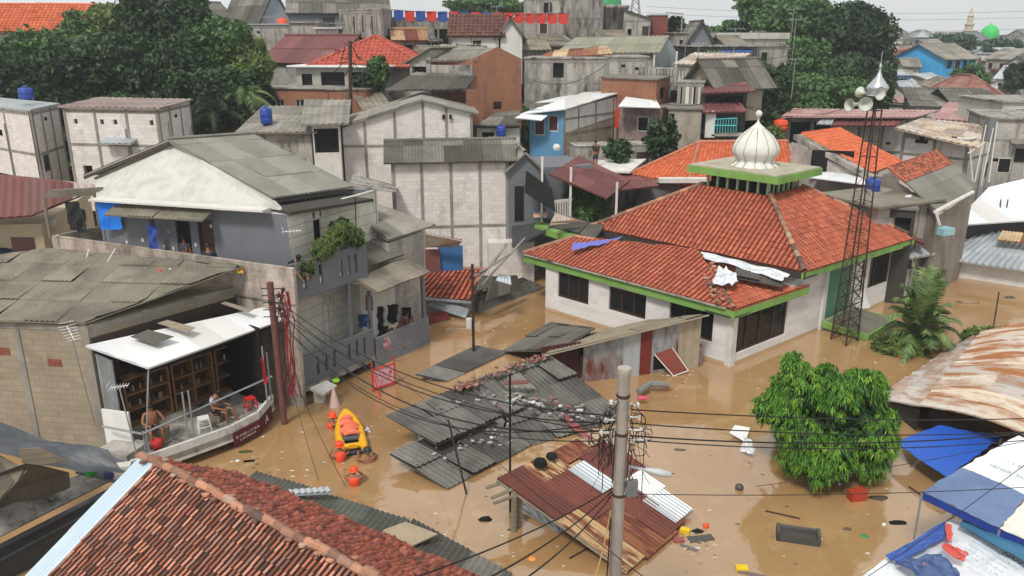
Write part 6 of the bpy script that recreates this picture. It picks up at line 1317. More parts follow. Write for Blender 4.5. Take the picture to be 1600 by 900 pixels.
# ================================================================ GREEN SLAB, PALM, PLANTS
gs=thing('green_edged_slab','collapsed green edged concrete canopy at the foot of the loudspeaker mast','canopy',G(1350,510)); S=[G(1286,502,.5),G(1358,524,.3),G(1400,498,.45),G(1330,478,.8)]
g=MB(); g.slab(S,.3); g.build('slab',M_green,gs); g=MB(); g.slab([p+(S[2]-p)*.04+(S[0]-p)*.03+UP*.012 for p in S],.01); g.build('slab_top',mat('wet_slab',['6d6a5c'],ns=2,na=.7,dark='403f36'),gs)
g=MB(); c=G(1346,474,.9); g.lathe(c,[(.42,-.1),(.36,.0),(.2,.35),(.1,.7),(.05,.95),(.03,1.2),(0,1.3)],14); tag(g.build('finial',mat('whitewashed_metal',['c9c9c5'],na=.2),None,True),'white conical dome finial standing behind the loudspeaker mast','finial')
pb=G(1432,545,0)
palm('shaggy green palm growing from the water right of the loudspeaker mast',pb-UP*.5,.8,44,2.7,'palm',.2,5,rise=1.75,droop=.95,nl=36,w_=.5,hz=.8)
tree('low leafy plants with pale stems at the foot of the palm',G(1400,550,0),[(G(u,v,.1)[0],G(u,v,.1)[1],.25,.5,.35,.3) for u,v in ((1385,545),(1405,550),(1425,548),(1395,540))],1500,.22,'light',.04,name='shrub',cat='plant',seed=8,elong=3,trunk=False)
g=MB(); g.blob(G(1407,555,.06),(.2,.14,.12),8,.5,.3); tag(g.build('red_bag',M_orange),'orange red bag floating below the palm','bag')
# hedge at right above rust roof
tree('low green creeper along the top edge of the bulging tin roof',G(1580,520,.5),[(G(u,518,.9)[0],G(u,518,.9)[1]+.3,.6,.8,.4,.35) for u in (1540,1565,1590,1615)],1600,.18,'light',.04,name='creeper',cat='plant',seed=2,trunk=False)
# ================================================================ FOREGROUND TREE
tb_=G(1290,742,0)
cl=[]; rdx=random.Random(3)
cc=V((tb_.x,tb_.y+.3,1.7))
cl.append((cc.x,cc.y,cc.z-.1,1.5,1.4,1.2))
for k in range(22):
    a=rdx.uniform(0,6.28); zz=rdx.uniform(-1.2,1.5); r=rdx.uniform(1.35,1.75)*math.sqrt(max(.08,1-(max(0,zz)/1.9)**2)); cl.append((cc.x+math.cos(a)*r,cc.y+math.sin(a)*r*.9,cc.z+zz,rdx.uniform(.42,.65),rdx.uniform(.42,.65),rdx.uniform(.4,.62)))
for (u,v,r) in ((1240,572,.34),(1246,590,.42),(1288,592,.36),(1335,598,.32),(1222,612,.4),(1300,610,.4),(1362,628,.36),(1195,640,.35),(1385,660,.36),(1270,600,.3),(1345,615,.34)): p=D(u,v,cc.y); cl.append((p.x,p.y,p.z,r,r,r*1.3))
ft=thing('tree','bushy bright green tree with drooping narrow leaves rising from the flood in front','tree',tb_-UP*1.0)
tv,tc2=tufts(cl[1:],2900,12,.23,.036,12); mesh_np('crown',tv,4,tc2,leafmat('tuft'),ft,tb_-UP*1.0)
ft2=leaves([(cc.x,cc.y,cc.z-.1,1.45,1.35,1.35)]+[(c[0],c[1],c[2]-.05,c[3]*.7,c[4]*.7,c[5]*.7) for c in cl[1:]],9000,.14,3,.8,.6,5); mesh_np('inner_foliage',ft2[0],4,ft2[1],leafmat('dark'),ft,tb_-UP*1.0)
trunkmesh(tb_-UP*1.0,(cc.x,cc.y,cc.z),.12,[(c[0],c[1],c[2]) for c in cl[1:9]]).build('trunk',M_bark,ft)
g=MB(); g.slab([G(1140,676,.15),G(1165,690,.1),G(1172,668,.2),G(1148,664,.25)],.03); tag(g.build('white_sheet_scrap',M_whitepl),'white bent sheet scrap floating left of the bushy tree','sheet')
cloth('plastic_bag','crumpled white plastic caught on the left side of the bushy tree','bag',[G(1158,705,.1),G(1180,712,.1),G(1178,690,.5),G(1162,682,.5)],M_plastic,.1,6,4)
# ================================================================ BOAT AND RESCUERS
bo=thing('inflatable_boat','yellow inflatable rescue boat loaded with salmon life vests','boat',G(547,685))
bf,bb_=G(541,658),G(553,712); bdv=(bb_-bf).normalized(); bsd=V((-bdv.y,bdv.x,0)); Lb=(bb_-bf).length; bc=(bf+bb_)/2; hw=.36
ring=[]
for t_ in np.linspace(0,1,9): ring.append(bf.lerp(bb_,t_)+bsd*hw*math.sin(math.pi*min(.5,.12+t_*.75)) ) 
left=[bf.lerp(bb_,t_)+bsd*hw*min(1,math.sin(math.pi*.5*min(1,t_*1.9))**.8) for t_ in np.linspace(.0,1,10)]; right=[bf.lerp(bb_,t_)-bsd*hw*min(1,math.sin(math.pi*.5*min(1,t_*1.9))**.8) for t_ in np.linspace(0,1,10)]
g=MB(); pp=[p+UP*(.2+.15*max(0,1-k/3)) for k,p in enumerate(left)]; qq=[p+UP*(.2+.15*max(0,1-k/3)) for k,p in enumerate(right)]
g.tube(pp,[.14]*9+[.1],10); g.tube(qq,[.14]*9+[.1],10); g.tube([pp[-2],qq[-2]],.11,8); g.build('yellow_tubes',M_yellow,bo,True)
g=MB(); g.prism([tuple(p) for p in left[1:]+right[1:][::-1]],.06,.12); g.build('floor',plain('dark_boat_floor',['3a3f4a']),bo)
g=MB(); a,b_=pp[-2],qq[-2]; g.tube([bf.lerp(bb_,.72)+bsd*.28+UP*.26,bf.lerp(bb_,.72)-bsd*.28+UP*.26],.09,8); g.build('thwart',plain('grey_rubber',['4b4e55']),bo,True)
rdv=random.Random(9)
for k in range(7):
    t_=.22+.075*k; g=MB(); c=bf.lerp(bb_,t_)+UP*.36+bsd*rdv.uniform(-.08,.08); w2=.1+.15*min(1,t_*2); g.tube([c-bsd*w2,c-bsd*w2*.4+UP*.07,c+bsd*w2*.4+UP*.06,c+bsd*w2],[.07,.1,.1,.07],7,rdv.random()); o=g.build('life_vest',mat('salmon_vest',['d65f43','e07a5e','c9543c'],na=.3,dark='9c3f30'),bo,True)
g=MB(); c=bb_+UP*.25-bdv*.12; g.obox(c-bsd*.14,bsd*.28,bdv*.08,UP*.12); g.build('transom',M_yellow,bo)
cloth('white_bag','white bag floating against the right side of the yellow boat','bag',[G(566,676,.05),G(578,677,.05),G(574,669,.2),G(567,669,.25)],M_plastic,.05,5,2)
skinO=M_skin; orange=mat('orange_vest',['e2492b'],na=.15,rough=.6); ohat=plain('orange_helmet',['ee4a22'],rough=.35,na=.05)
person('rescuer in an orange helmet in the water at the bow of the yellow boat',G(519,668)+UP*.2,-.9,pose('swim'),vest=orange,hat=ohat)
person('rescuer in an orange helmet and vest holding the rear left side of the boat',G(532,720)+UP*.2,.35,pose('swim',chest=(0,0,.02),neck=(0,.04,.18)),vest=orange,hat=ohat)
person('person with a dark helmet and bare arms at the rear right of the boat',G(576,722)+UP*.14,.5,pose('swim'),hat=plain('dark_helmet',['26262b'],rough=.4))
person('rescuer in an orange helmet swimming alone behind the boat',G(554,757)+UP*.22,.1,pose('swim',chest=(0,-.03,-.02),Lwr=(-.05,.3,.05),Rwr=(.1,.3,.05)),vest=orange,hat=ohat)
# ================================================================ FLOATING DEBRIS
def deb(label,name,cat,p,dims,m_,a=0,kind='box',tilt=0):
    g=MB()
    if kind=='box': g.obox(p-V((dims[0]/2*math.cos(a),dims[0]/2*math.sin(a),.03)),V((dims[0]*math.cos(a),dims[0]*math.sin(a),tilt)),V((-dims[1]*math.sin(a),dims[1]*math.cos(a),0)),UP*dims[2])
    elif kind=='blob': g.blob(p,dims,8,.5,.25)
    elif kind=='ball': g.blob(p+UP*dims[0]*.35,dims[0],14,.5,0)
    o=g.build(name,m_,None,kind!='box'); return tag(o,label,cat)
sf_=thing('sofa','dark grey overturned sofa floating in the lower right water','sofa',G(1245,845)); a,b_=G(1213,845),G(1281,855); d=(b_-a); n_=V((-d.y,d.x,0)).normalized()
g=MB(); g.obox(a-UP*.1,d,n_*.32,UP*.3); g.build('seat',plain('dark_grey_vinyl',['45433f'],rough=.5),sf_); g=MB(); g.obox(a+n_*.3-UP*.1,d,n_*.12,UP*.38); g.build('backrest',plain('grey_vinyl',['4e4c47']),sf_)
for t_ in (0,.93): g=MB(); g.obox(a+d*t_-UP*.1,d*.08,n_*.4,UP*.42); g.build('armrest',plain('grey_vinyl',['4e4c47']),sf_)
deb('dark round ball floating left of the bushy tree','ball','ball',G(1155,764),(.13,),plain('brown_ball',['4b4543'],rough=.4),kind='ball')
deb('rusty red box half sunk in front of the bushy tree','red_box','box',G(1343,784),(.5,.3,.3),plain('rusty_red_box',['a33a22']),.2,tilt=.05)
deb('dark mat floating right of the rusty red box','mat','mat',G(1374,778),(.3,.14,.03),plain('brown_mat',['4d3e33']),0,'blob')
deb('black object drifting left of the printed tarps','black_debris','debris',G(1402,817),(.28,.1,.05),M_void,0,'blob')
deb('small pale can floating beside the black object','can','can',G(1381,820),(.07,.06,.06),M_whitepl,0,'blob')
deb('green bag floating right of the dark sofa','green_bag','bag',G(1350,838),(.12,.08,.05),plain('green_plastic',['2e8a5a']),0,'blob')
deb('brown bag floating between the sofa and the green bag','brown_bag','bag',G(1324,827),(.13,.07,.06),plain('brown_plastic',['5c5046']),0,'blob')
deb('black boot floating below the leaning pole','boot','boot',G(757,812),(.2,.12,.1),M_void,0,'blob')
deb('orange cushion floating left of the rusty roof','cushion','cushion',G(832,873),(.13,.1,.03),plain('faded_orange',['d98a3c']),0,'blob')
deb('yellow jerrycan floating right of the rusty roof','jerrycan','container',G(1069,834),(.26,.16,.14),plain('yellow_plastic',['e0b81f']),-.5)
deb('black bag floating right of the yellow jerrycan','black_bag','bag',G(1090,830),(.16,.1,.05),M_void,0,'blob')
deb('dark grey board floating right of the rusty roof','board','board',G(1098,846),(.7,.26,.05),plain('dark_board',['4e4b48']),.18)
deb('pink box floating below the yellow jerrycan','pink_box','box',G(1062,848),(.28,.18,.08),plain('pink_box',['8d4a4a']),.1)
deb('orange cone shaped float by the dark grey board','float','float',G(1103,823),(.1,.08,.12),M_orange,0,'blob')
deb('grey broken board trailing from the pink box','broken_board','board',G(1075,858),(.5,.14,.04),plain('grey_board',['6b625c']),-.6)
deb('yellow package floating at the bottom edge of the water','package','package',G(1160,893),(.3,.2,.1),plain('yellow_plastic',['e0b81f']),-.1)
deb('long grey plank floating at the bottom edge','plank','plank',G(1185,902),(1.0,.12,.05),plain('grey_board',['6b625c']),-.35)
deb('dark fish shaped debris near the concrete pole','drift_wood','debris',G(1062,703),(.2,.08,.04),plain('dark_board',['4e4b48']),0,'blob')
deb('red cloth drifting left of the lean to roof near the curved balcony','red_cloth','cloth',G(389,722),(.35,.14,.03),plain('dull_red',['8a3026']),.2)
deb('white float near the lean to roof','white_float','debris',G(371,720),(.08,.05,.04),M_whitepl,0,'blob')
deb('dark green weed clump drifting below the maroon banner','weed','plant',G(383,706),(.25,.1,.03),plain('dark_weed',['3f4a24']),0,'blob')
deb('orange cloth floating in the bottom left corner','orange_cloth','cloth',G(19,883),(.22,.15,.08),M_red,.3,'blob')
deb('black tied bag on the water edge at upper right','tied_bag','bag',G(1512,473),(.55,.2,.16),plain('tan_bag',['8d7354']),0,'blob')
deb('thin dark hat shaped debris at upper right','drift_hat','debris',G(1577,465),(.3,.14,.08),plain('dark_hat',['4a4641']),0,'blob')
deb('small white carton floating at the roof corner on the left','carton','carton',G(463,757),(.14,.1,.06),M_whitepl,0,'blob')
rdb=random.Random(21); g=MB()
for k in range(420):
    u,v=rdb.choice([(rdb.uniform(1000,1450),rdb.uniform(680,890)),(rdb.uniform(340,640),rdb.uniform(640,800)),(rdb.uniform(640,900),rdb.uniform(770,890)),(rdb.uniform(1080,1400),rdb.uniform(560,640)),(rdb.uniform(700,840),rdb.uniform(460,540)),(rdb.gauss(1080,25),rdb.gauss(850,14)),(rdb.gauss(905,60),rdb.gauss(655,10)),(rdb.gauss(1120,90),rdb.gauss(600,12)),(rdb.gauss(470,60),rdb.gauss(735,14)),(rdb.gauss(770,50),rdb.gauss(545,8))]); p=G(u,v); r=rdb.uniform(.015,.05); g.blob(p,(r*1.6,r,r*.5),5,rdb.random(),.3)
tag(g.build('floating_rubbish',mat('floating_rubbish',['4a4238','cfcac2','6e5c48','a8a097','3d3833','c7b49a'],na=.2)),'tiny bits of rubbish floating all over the flood water','debris',kind='stuff')
for (u,v,u2,v2,lab) in ((1196,798,1250,810,'thin dark branch floating in front of the bushy tree'),(1420,760,1442,775,'dark stick at the corner of the canvas canopy'),(890,872,930,850,'thin stick near the concrete pole')): beam(lab,G(u,v,.03),G(u2,v2,.03),.02,M_rustst,'branch','branch')
# ================================================================ HILLSIDE AND BACKGROUND
def Hs(name,label,fr,dep,wall,roof=None,rm=None,hgt=7,skew=0,**k):
    u1,v1,Y1,u2,v2,Y2=fr; P,z=fp(u1,v1,Y1,u2,v2,Y2,dep,skew); k.setdefault('kind',dict(SHEETFAR)); k.setdefault('rise',.9); k.setdefault('detail',True)
    return bld(name,label,k.pop('cat','house'),P,z-hgt,z,wall,roof,rm,**k)
def corner(name,label,A,B,C,wall,roof=None,rm=None,hgt=7,**k):
    a,b_,c=D(*A),D(*B),D(*C); z=(a.z+b_.z+c.z)/3; P=[xy(a),xy(b_),xy(c),xy(a)+xy(c)-xy(b_)]; k.setdefault('kind',dict(SHEETFAR)); k.setdefault('rise',.9); k.setdefault('detail',True)
    return bld(name,label,k.pop('cat','house'),P,z-hgt,z,wall,roof,rm,**k)
def qr(root,pts,m_,seed=1,kk=None,name='roof'):
    g=MB(); surf(g,[D(*p) for p in pts],seed=seed,**(kk or SHEETFAR)); return g.build(name,m_,root)
TF_=dict(TILEFAR)
# left edge
corner('block_house','pale block house with a flat white roof and a blue tank at the left edge',(-70,168,52),(47,172,46),(90,158,50),M_blockwhite,'flat',M_zinc,hgt=6,frame=(3,3,[.1,2.4,4.6]),wins=[('F',.45,.6,1.3,1.7,'hole'),('F',.35,.8,4.0,5.3,'hole')],over=.15)
corner('block_house','wide pale block house with small vents and a rusty flat roof left of the trees',(98,172,47),(246,171,46),(296,156,51),M_blockwhite,'shedB',mat('grey_pink_roof',['8f827c','9b8d86','7f706b'],na=.5,ns=.6,dark='5c4c48'),hgt=6,frame=(3,3,[.1,2.0,4.4]),wins=[('F',.10,.14,.62,.9,'hole'),('F',.38,.42,.62,.9,'hole'),('F',.52,.56,.62,.9,'hole'),('F',.90,.94,.62,.9,'hole'),('F',.12,.22,3.3,3.9,'hole')],over=.2,rise=.12)
tank('blue water tank on the flat roof of the block house at the left edge',D(42,155,49),D(42,155,49).z,.4,.7)
tank('blue water tank beside the brick building near the palm leaves',D(417,193,50),D(417,193,50).z,.36,1.0)
tank('orange water tank on the grey block wall near the upper left trees',D(442,46,78),D(442,46,78).z,.5,1.0,M_orange)
Hs('orange_roof_house','cream house with a long bright orange tile roof at the top left corner',(-70,46,76,120,44,78),8,M_plcream,'gx',M_tileor,kind=TF_,rise=2.2,over=.6,wins=[('F',.47,.56,.3,1.6),('F',.6,.72,.2,1.6)])
Hs('orange_roof_house','small orange tile roofed house half hidden by trees at the top left',(60,22,90,150,26,92),7,M_plcream,'gx',M_tileor,kind=TF_,rise=1.2,over=.5)
Hs('grey_roof_house','small dark roofed house just right of the tall left trees',(318,28,88,362,28,90),7,M_plgrey,'gx',M_fibrodark,rise=1.6)
Hs('grey_roof_house','grey roofed house with a pale yellow wall at the top near the tall trees',(362,22,92,412,22,92),7,M_plcream,'gx',M_fibro,rise=1.6)
Hs('gabled_house','pale blue gabled house at the top left of the hill',(408,28,84,452,28,86),9,mat('pale_blue_wall',['b3bac6'],na=.2),'gy',M_fibrodark,rise=2.6)
Hs('large_grey_roof_house','big house with a broad grey gable roof and a dark window at the hilltop',(452,20,82,606,18,84),8,M_plgrey,'gx',M_fibrodark,rise=2.3,wins=[('F',.33,.45,.5,1.6),('F',.3,.5,2.2,4.0,'hole')])
Hs('block_wall_house','low grey block house with stained walls under the orange tank',(384,42,76,452,36,76),5,M_blockgrey,'flat',M_zinc,hgt=5,frame=(3,2,[.1,2.2]),over=.1)
Hs('block_wall_house','small grey block house between the orange tank and the tall streaked walls',(452,34,75,496,38,75),5,M_blockgrey,'flat',M_conc,hgt=5,frame=(2,2,[.1]),over=.15)
Hs('white_house','white low wall house below the big grey gable roof',(496,45,74,529,45,74),4,M_plwhite,'flat',M_plwhite,hgt=5)
corner('streaked_building','tall streaked concrete building with narrow slots on the hilltop',(530,24,74),(597,12,71),(612,14,76),M_conc,'flat',M_conc,hgt=7,cat='building',frame=(5,1,[.1],.2),over=.05,wins=[('F',.32,.36,.5,2.2,'hole'),('F',.52,.56,.4,1.8,'hole'),('F',.74,.78,.5,2.3,'hole')])
Hs('compound_wall','long grey hilltop wall with a dark gateway behind the row of banners',(612,28,76,708,30,77),6,M_conc,'flat',M_conc,hgt=6,cat='building',frame=(4,1,[.1]),over=.1,wins=[('F',.69,.92,.9,4.4,'hole')])
Hs('flat_roof_building','long flat roofed grey building right of the dark gateway',(816,30,78,882,26,79),6,M_blockgrey,'flat',M_conc,hgt=7,cat='building',frame=(3,1,[.1,2.4]),over=.1)
Hs('dark_tile_house','white house with a dark red tile gable roof below the red banners',(706,55,70,782,52,70),5,M_plwhite,'gx',mat('dark_red_tile',['5b3a33','6e463b','4c302b'],na=.5,ns=1.5),kind=TF_,rise=1.5,over=.4,hgt=4)
Hs('small_white_gable','small white gable house attached to the dark tile roofed house',(779,53,70,816,56,70),4,M_plwhite,'gy',M_fibrodark,rise=1.3,hgt=4)
Hs('tall_grey_tower','tall windowless grey concrete block at the top centre of the hill',(898,-25,80,944,-25,82),6,M_conc,'flat',M_conc,hgt=9,cat='building',frame=(2,1,[.1,3.0,5.5]),over=.05,wins=[('F',.05,.4,4.9,5.6,'hole')])
Hs('grey_block_building','streaked grey concrete block left of the tallest grey block',(820,0,81,897,-8,81),6,M_conc,'flat',M_conc,hgt=8,cat='building',frame=(2,1,[.1,4.0]),over=.05)
for k,(u,lab) in enumerate(((0,'x'),)): pass
p_=D(957,50,84); g=MB(); g.lathe(V((p_.x,p_.y,p_.z-4)),[(1.5,0),(1.5,6.2),(1.6,6.2),(1.6,6.5),(0,6.6)],20); tag(g.build('round_tank_tower',M_conc,None,True),'round grey concrete tower right of the tallest grey block','tower')
g=MB(); p_=D(940,12,110); g.lathe(V((p_.x,p_.y,p_.z)),[(2.6*math.cos(t),3.4*math.sin(t)) for t in np.linspace(0,1.5,8)]+[(0,3.6)],18); g.lathe(V((p_.x,p_.y,p_.z-8)),[(2.2,0),(2.2,8)],12); tag(g.build('green_dome',plain('dome_green',['3f9a5c'],na=.2),None,True),'green mosque dome rising behind the tallest grey block','dome')
Hs('block_building','grey block house with a dark sloped roof right of the round tower',(975,30,82,1017,30,82),6,M_blockgrey,'shedL',M_fibrodark,frame=(2,1,[.1,2.2]),rise=.8,hgt=6,over=.2,wins=[('F',.15,.3,.9,1.5,'hole')])
sh_=Hs('rooftop_shelter','maroon and pale rooftop shelter with an open side below the power pylon',(1021,24,84,1044,24,84),4,mat('maroon_wall',['7a4038'],na=.3),'flat',M_zinc,hgt=4,over=.1); g=MB(); a=D(1066,24,84); g.tube([a-UP*3,a],.08,5); g.slab([D(1040,22,84)+UP*.2,D(1068,24,84)+UP*.2,D(1068,24,88)+UP*.2,D(1040,22,88)+UP*.2],.1); g.build('open_frame',M_steel,sh_)
# row of coloured banners
for k in range(16):
    u=615+k*17.2; c='274a8f' if (k%2==0 and k<9) else 'c23a30'; p=D(u,16+ (u-615)*.02,75); g=MB()
    rows=[[p+V((.0+.85*s_,.05*math.sin(s_*6),-.02-.75*t_-.15*math.sin(math.pi*s_)*t_)) for s_ in np.linspace(0,1,6)] for t_ in (0,.5,1)]; g.grid(rows); g.grid([[q+V((0,.03,0)) for q in r] for r in rows][::-1])
    tag(g.build('banner',mat('banner_'+c,[c],na=.2)),'blue hanging banner in the hilltop row' if c=='274a8f' else 'red hanging banner in the hilltop row','banner','banners hung in a row on the hilltop: '+('blue' if c=='274a8f' else 'red'))
wire('rope carrying the row of red and blue banners',[D(612,15,75),D(892,20,75)],.03,.3,name='rope')
# second tier
Hs('maroon_roof_house','house with a broad dark maroon roof beside the upper palm leaves',(412,96,70,520,97,66),6,M_blockgrey,'gx',M_maroon,rise=2.0,over=.3,hgt=5)
oh=Hs('red_roof_house','house with a bright red hipped tile roof above the open terrace',(496,104,63,655,100,63),8,mat('beige_wall',['9b9488'],na=.3),'hip',mat('salmon_tile',['a94f3e','b85a46','9c4535'],na=.3,ns=1),kind=TF_,rise=2.1,over=.7,hgt=5,wins=[('F',.35,.6,.3,1.8,'hole')])
Hs('brick_building','red brick building with three white curtained windows and a flat terrace',(417,138,60,512,140,59),6,M_brick,'flat',M_conc,hgt=6,cat='building',wins=[('F',.12,.27,.75,1.75),('F',.45,.6,.75,1.75),('F',.78,.93,.75,1.75)],wmat=M_frwhite,over=.15)
Hs('brick_annex','red brick annex with a dark doorway right of the three window building',(513,140,58.8,573,142,58.5),5,M_brick,'flat',M_conc,hgt=6,cat='building',wins=[('F',.3,.5,1.0,2.6,'hole')],over=.1)
Hs('open_terrace','open upper terrace with white columns over the brick building',(462,106,62,600,104,61),4,mat('terrace_wall',['a5a19a'],na=.3),'flat',M_white,hgt=2.6,cat='terrace',wins=[('F',.06,.18,.5,1.5,'hole'),('F',.28,.55,.35,2.2,'hole'),('F',.62,.95,.35,2.3,'hole')],over=.5)
Hs('narrow_grey_house','grey house with a dark opening between the terrace and the brick gable house',(640,98,58,672,96,57),6,M_blockgrey,'shedR',M_fibrotan,hgt=5,rise=.8,wins=[('F',.1,.8,.3,1.2,'hole')])
bgh=thing('brick_gable_house','tall brick house with a big gable wall and two stepped grey roofs','house',V((D(740,215,57).x,59,4)))
GA,GB,GC=D(738,92,56),D(815,92,58),D(780,73,57); g=MB(); bz=3.
a,b_=xy(GA),xy(GB); bk_=V((-2.5,8,0)); lf=D(672,96,57.5)
g.face([a+UP*bz,b_+UP*bz,b_+UP*GB.z,(a+b_)/2+UP*GC.z,a+UP*GA.z]); g.face([b_+UP*bz,b_+bk_+UP*bz,b_+bk_+UP*GB.z,b_+UP*GB.z]); g.face([xy(lf)+UP*bz,a+UP*bz,a+UP*GA.z,xy(lf)+UP*GA.z]); g.build('brick_wall',M_brick,bgh)
ridgeL=D(664,71,60); qr(bgh,[(664,95,57),(742,94,56),(784,71,57.5),(690,69,60)],M_fibro,3,name='upper_roof'); qr(bgh,[(600,142,54),(728,138,54.5),(744,117,56),(650,112,56.5)],M_fibrodark,4,name='lower_roof')
g=MB(); a2,b2=D(674,100,56.8),D(738,100,56); g.obox(xy(a2)+UP*(a2.z-1.8)+V((0,-.12,0)),xy(b2-a2),V((0,.1,0)),UP*1.75); g.build('grey_upper_wall',M_conc,bgh)
g=MB(); a2,b2=D(728,140,54.5),D(815,135,57.6); g.obox(xy(a2)+UP*3,xy(b2-a2)*.3,V((0,.2,0)),UP*(a2.z-3)); g.build('brick_lower_wall',M_brick,bgh)
g=MB(); g.obox(D(771,170,56.4)-V((0,.3,0)),V((.55,0,0)),V((0,.1,0)),UP*.5); g.build('window',M_void,bgh)
roofthing('dark sheet roof of the low hut below the brick gable house',[D(742,196,53),D(812,196,53),D(812,172,56),D(775,176,56)],M_fibrodark,'hut_roof',SHEETFAR)
Hs('low_hut','low pale hut with blue tanks below the brick gable house',(745,197,53.5,812,197,53.5),4,M_plcream,None,hgt=3,wins=[('F',.12,.4,.4,1.1,'hole')])
tank('blue barrel by the low hut below the brick gable house',D(783,213,52.8),D(783,213,52.8).z,.3,.7,n='barrel')
# small palm-like bush on terrace
tree('small green conifer bush on the open terrace',D(592,135,60),clumps(592,112,60,.8,1.2,5,seed=3),900,.25,'mid',.06,seed=4,name='shrub',cat='shrub')
tree('dark potted shrub row on the open terrace',D(575,138,60.2),clumps(574,126,60,1.2,.6,5,seed=5),700,.25,'dark',.05,seed=5,name='shrub',cat='shrub',trunk=False)
# blue and white building
bw=thing('blue_front_building','block building with a sky blue front corner and a broad white metal roof','building',V((D(890,250,56).x,57,3)))
A1,B1,C1_=D(828,180,55),D(881,170,54.2),D(975,145,60)
a,b_,c=xy(A1),xy(B1),xy(C1_); g=MB(); g.face([b_+UP*2,c+UP*2,c+UP*(C1_.z-.1),b_+UP*(B1.z-.1)]); g.face([c+UP*2,c+(a-b_)+UP*2,c+(a-b_)+UP*C1_.z,c+UP*C1_.z]); g.build('side_wall',mat('tan_and_white_block',['aa9c82'],pat='block',pw=.42,ph=.21,na=.35,dark='7b705f',streak=.4,scol='5a5246'),bw)
nrm_=V(((c-b_).y,-(c-b_).x,0)).normalized(); g=MB(); m1=D(881,197,54.2).z
g.face([b_+nrm_*.02+UP*(B1.z-1.6),c+nrm_*.02+UP*(C1_.z-1.5),c+nrm_*.02+UP*(C1_.z-.15),b_+nrm_*.02+UP*(B1.z-.12)]); g.build('upper_band',M_plwhite,bw)
g=MB()
for t_ in (.0,.22,.5,.8,.99): g.obox(b_.lerp(c,t_)+nrm_*.05+UP*2,(c-b_).normalized()*.14,nrm_*-.04,UP*(B1.z+(C1_.z-B1.z)*t_-2.15))
g.obox(b_+nrm_*.045+UP*(B1.z-.75),(c-b_)+UP*.05,nrm_*-.03,UP*.12); g.obox(b_+nrm_*.045+UP*(B1.z-1.7),(c-b_)+UP*.1,nrm_*-.03,UP*.14); g.build('frame',M_frame,bw)
hb=[hole(835,185,851,212,a,b_),hole(857,180,872,206,a,b_)]; g=MB(); wallwin(g,a,b_,2,B1.z-.1,hb,.14,V((.1,1,0)).normalized()); g.build('blue_wall',M_plblue,bw)
for h in hb: window(bw,a,b_,h,V((.1,1,0)).normalized(),M_frwhite,plain('maroon_room',['4a2026']),0)
qr(bw,[(812,178,54),(884,170,53.8),(978,143,60),(912,144,62)],M_white,3,ROLL); qr(bw,[(836,160,60),(880,158,59.5),(930,145,62),(880,150,64)],M_white,4,ROLL,'rear_roof'); qr(bw,[(804,184,53.4),(846,188,53.4),(856,180,54),(816,178,54)],M_white,5,ROLL,'porch_roof')
g=MB(); g.lathe(D(870,230,53.5),[(.26,0),(.2,.05),(.15,.12),(0,.13)][::-1],14,ax=(.1,-.8,.5)); tag(g.build('satellite_dish',M_plwhite,None,True),'white dish at the foot of the sky blue wall','satellite dish')
g=MB(); p=D(961,177,58.4); g.obox(p-UP*1.0,V((.45,.1,0)),V((0,-.1,0)),UP*1.3); tag(g.build('hanging_cloth',plain('orange_cloth',['d4452c'])),'bright orange cloth hanging at the right end of the tan block wall','cloth')
# long panelled building rows
lg=Hs('long_gable_building','long weathered building with a mossy grey gable roof and a zinc gable end',(873,82,70,1022,82,68),6,M_blockgrey,None,hgt=7,cat='building',frame=(5,2,[.1,1.4]))
qr(lg,[(866,84,69.5),(1030,82,67.5),(1046,55,71),(900,58,73)],mat('mossy_roof',['85837a','929083','78766a','8d8a78'],ns=.5,na=.7,dark='6b6b4c'),5)
a,b_=D(1021,80,67.8),D(1056,80,70); md=D(1043,57,70.5); g=MB(); g.face([xy(a)+UP*8,xy(b_)+UP*8,b_,md,a]); g.build('zinc_gable',M_zincwall,lg); g=MB()
for p in (a,b_): g.obox(xy(p)+UP*8,V((.15,0,0)),V((0,-.1,0)),UP*(p.z-8))
g.build('white_corner_trim',M_plwhite,lg)
roofthing('rusty brown sheet roof below the long mossy gable roof',[D(838,92,66),D(960,84,65),D(948,76,68),D(860,80,68)],M_rust,'rusty_roof_strip',SHEETFAR)
Hs('panelled_building','two storey stained concrete and block building under the rusty roof strip',(820,92,64,948,92,63),5,M_conc,'flat',M_conc,hgt=8,cat='building',frame=(6,2,[.1,1.6,3.1],.22),over=.1,wins=[('F',.32,.5,.2,1.4,'hole')])
Hs('panelled_building','pale stained block building left of the balustrade terrace',(948,92,63,1012,88,63),5,M_blockgrey,'flat',M_conc,hgt=5,cat='building',frame=(3,2,[.1,1.5],.2),over=.1)
corner('brick_house','low orange brick house with a crumbling grey roof edge',(940,118,60),(1026,128,57),(1046,122,61),M_brick,'flat',M_fibrodark,hgt=6,over=.15,wins=[('R',.3,.7,.6,1.4,'hole')])
g=MB(); a,b_=D(1000,107,62),D(1075,104,60)
for k in range(16): g.lathe(xy(a.lerp(b_,k/15))+UP*(a.z-1.2),[(.06,0),(.1,.3),(.05,.6),(.1,.9),(.06,1.2)],6)
g.obox(xy(a)+UP*a.z,xy(b_-a),V((0,.15,0)),UP*.12); g.obox(xy(a)+UP*(a.z-1.5),xy(b_-a),V((0,.3,0)),UP*.3); tag(g.build('balustrade',M_conc),'grey vase balustrade on the terrace above the orange brick house','balustrade')
Hs('small_gable_house','tan gable fronted attic with a dark eave right of the balustrade',(1080,124,60,1118,124,58),5,mat('tan_gable',['a39a84'],na=.3),'gy',M_fibrodark,rise=1.3,hgt=3,over=.7)
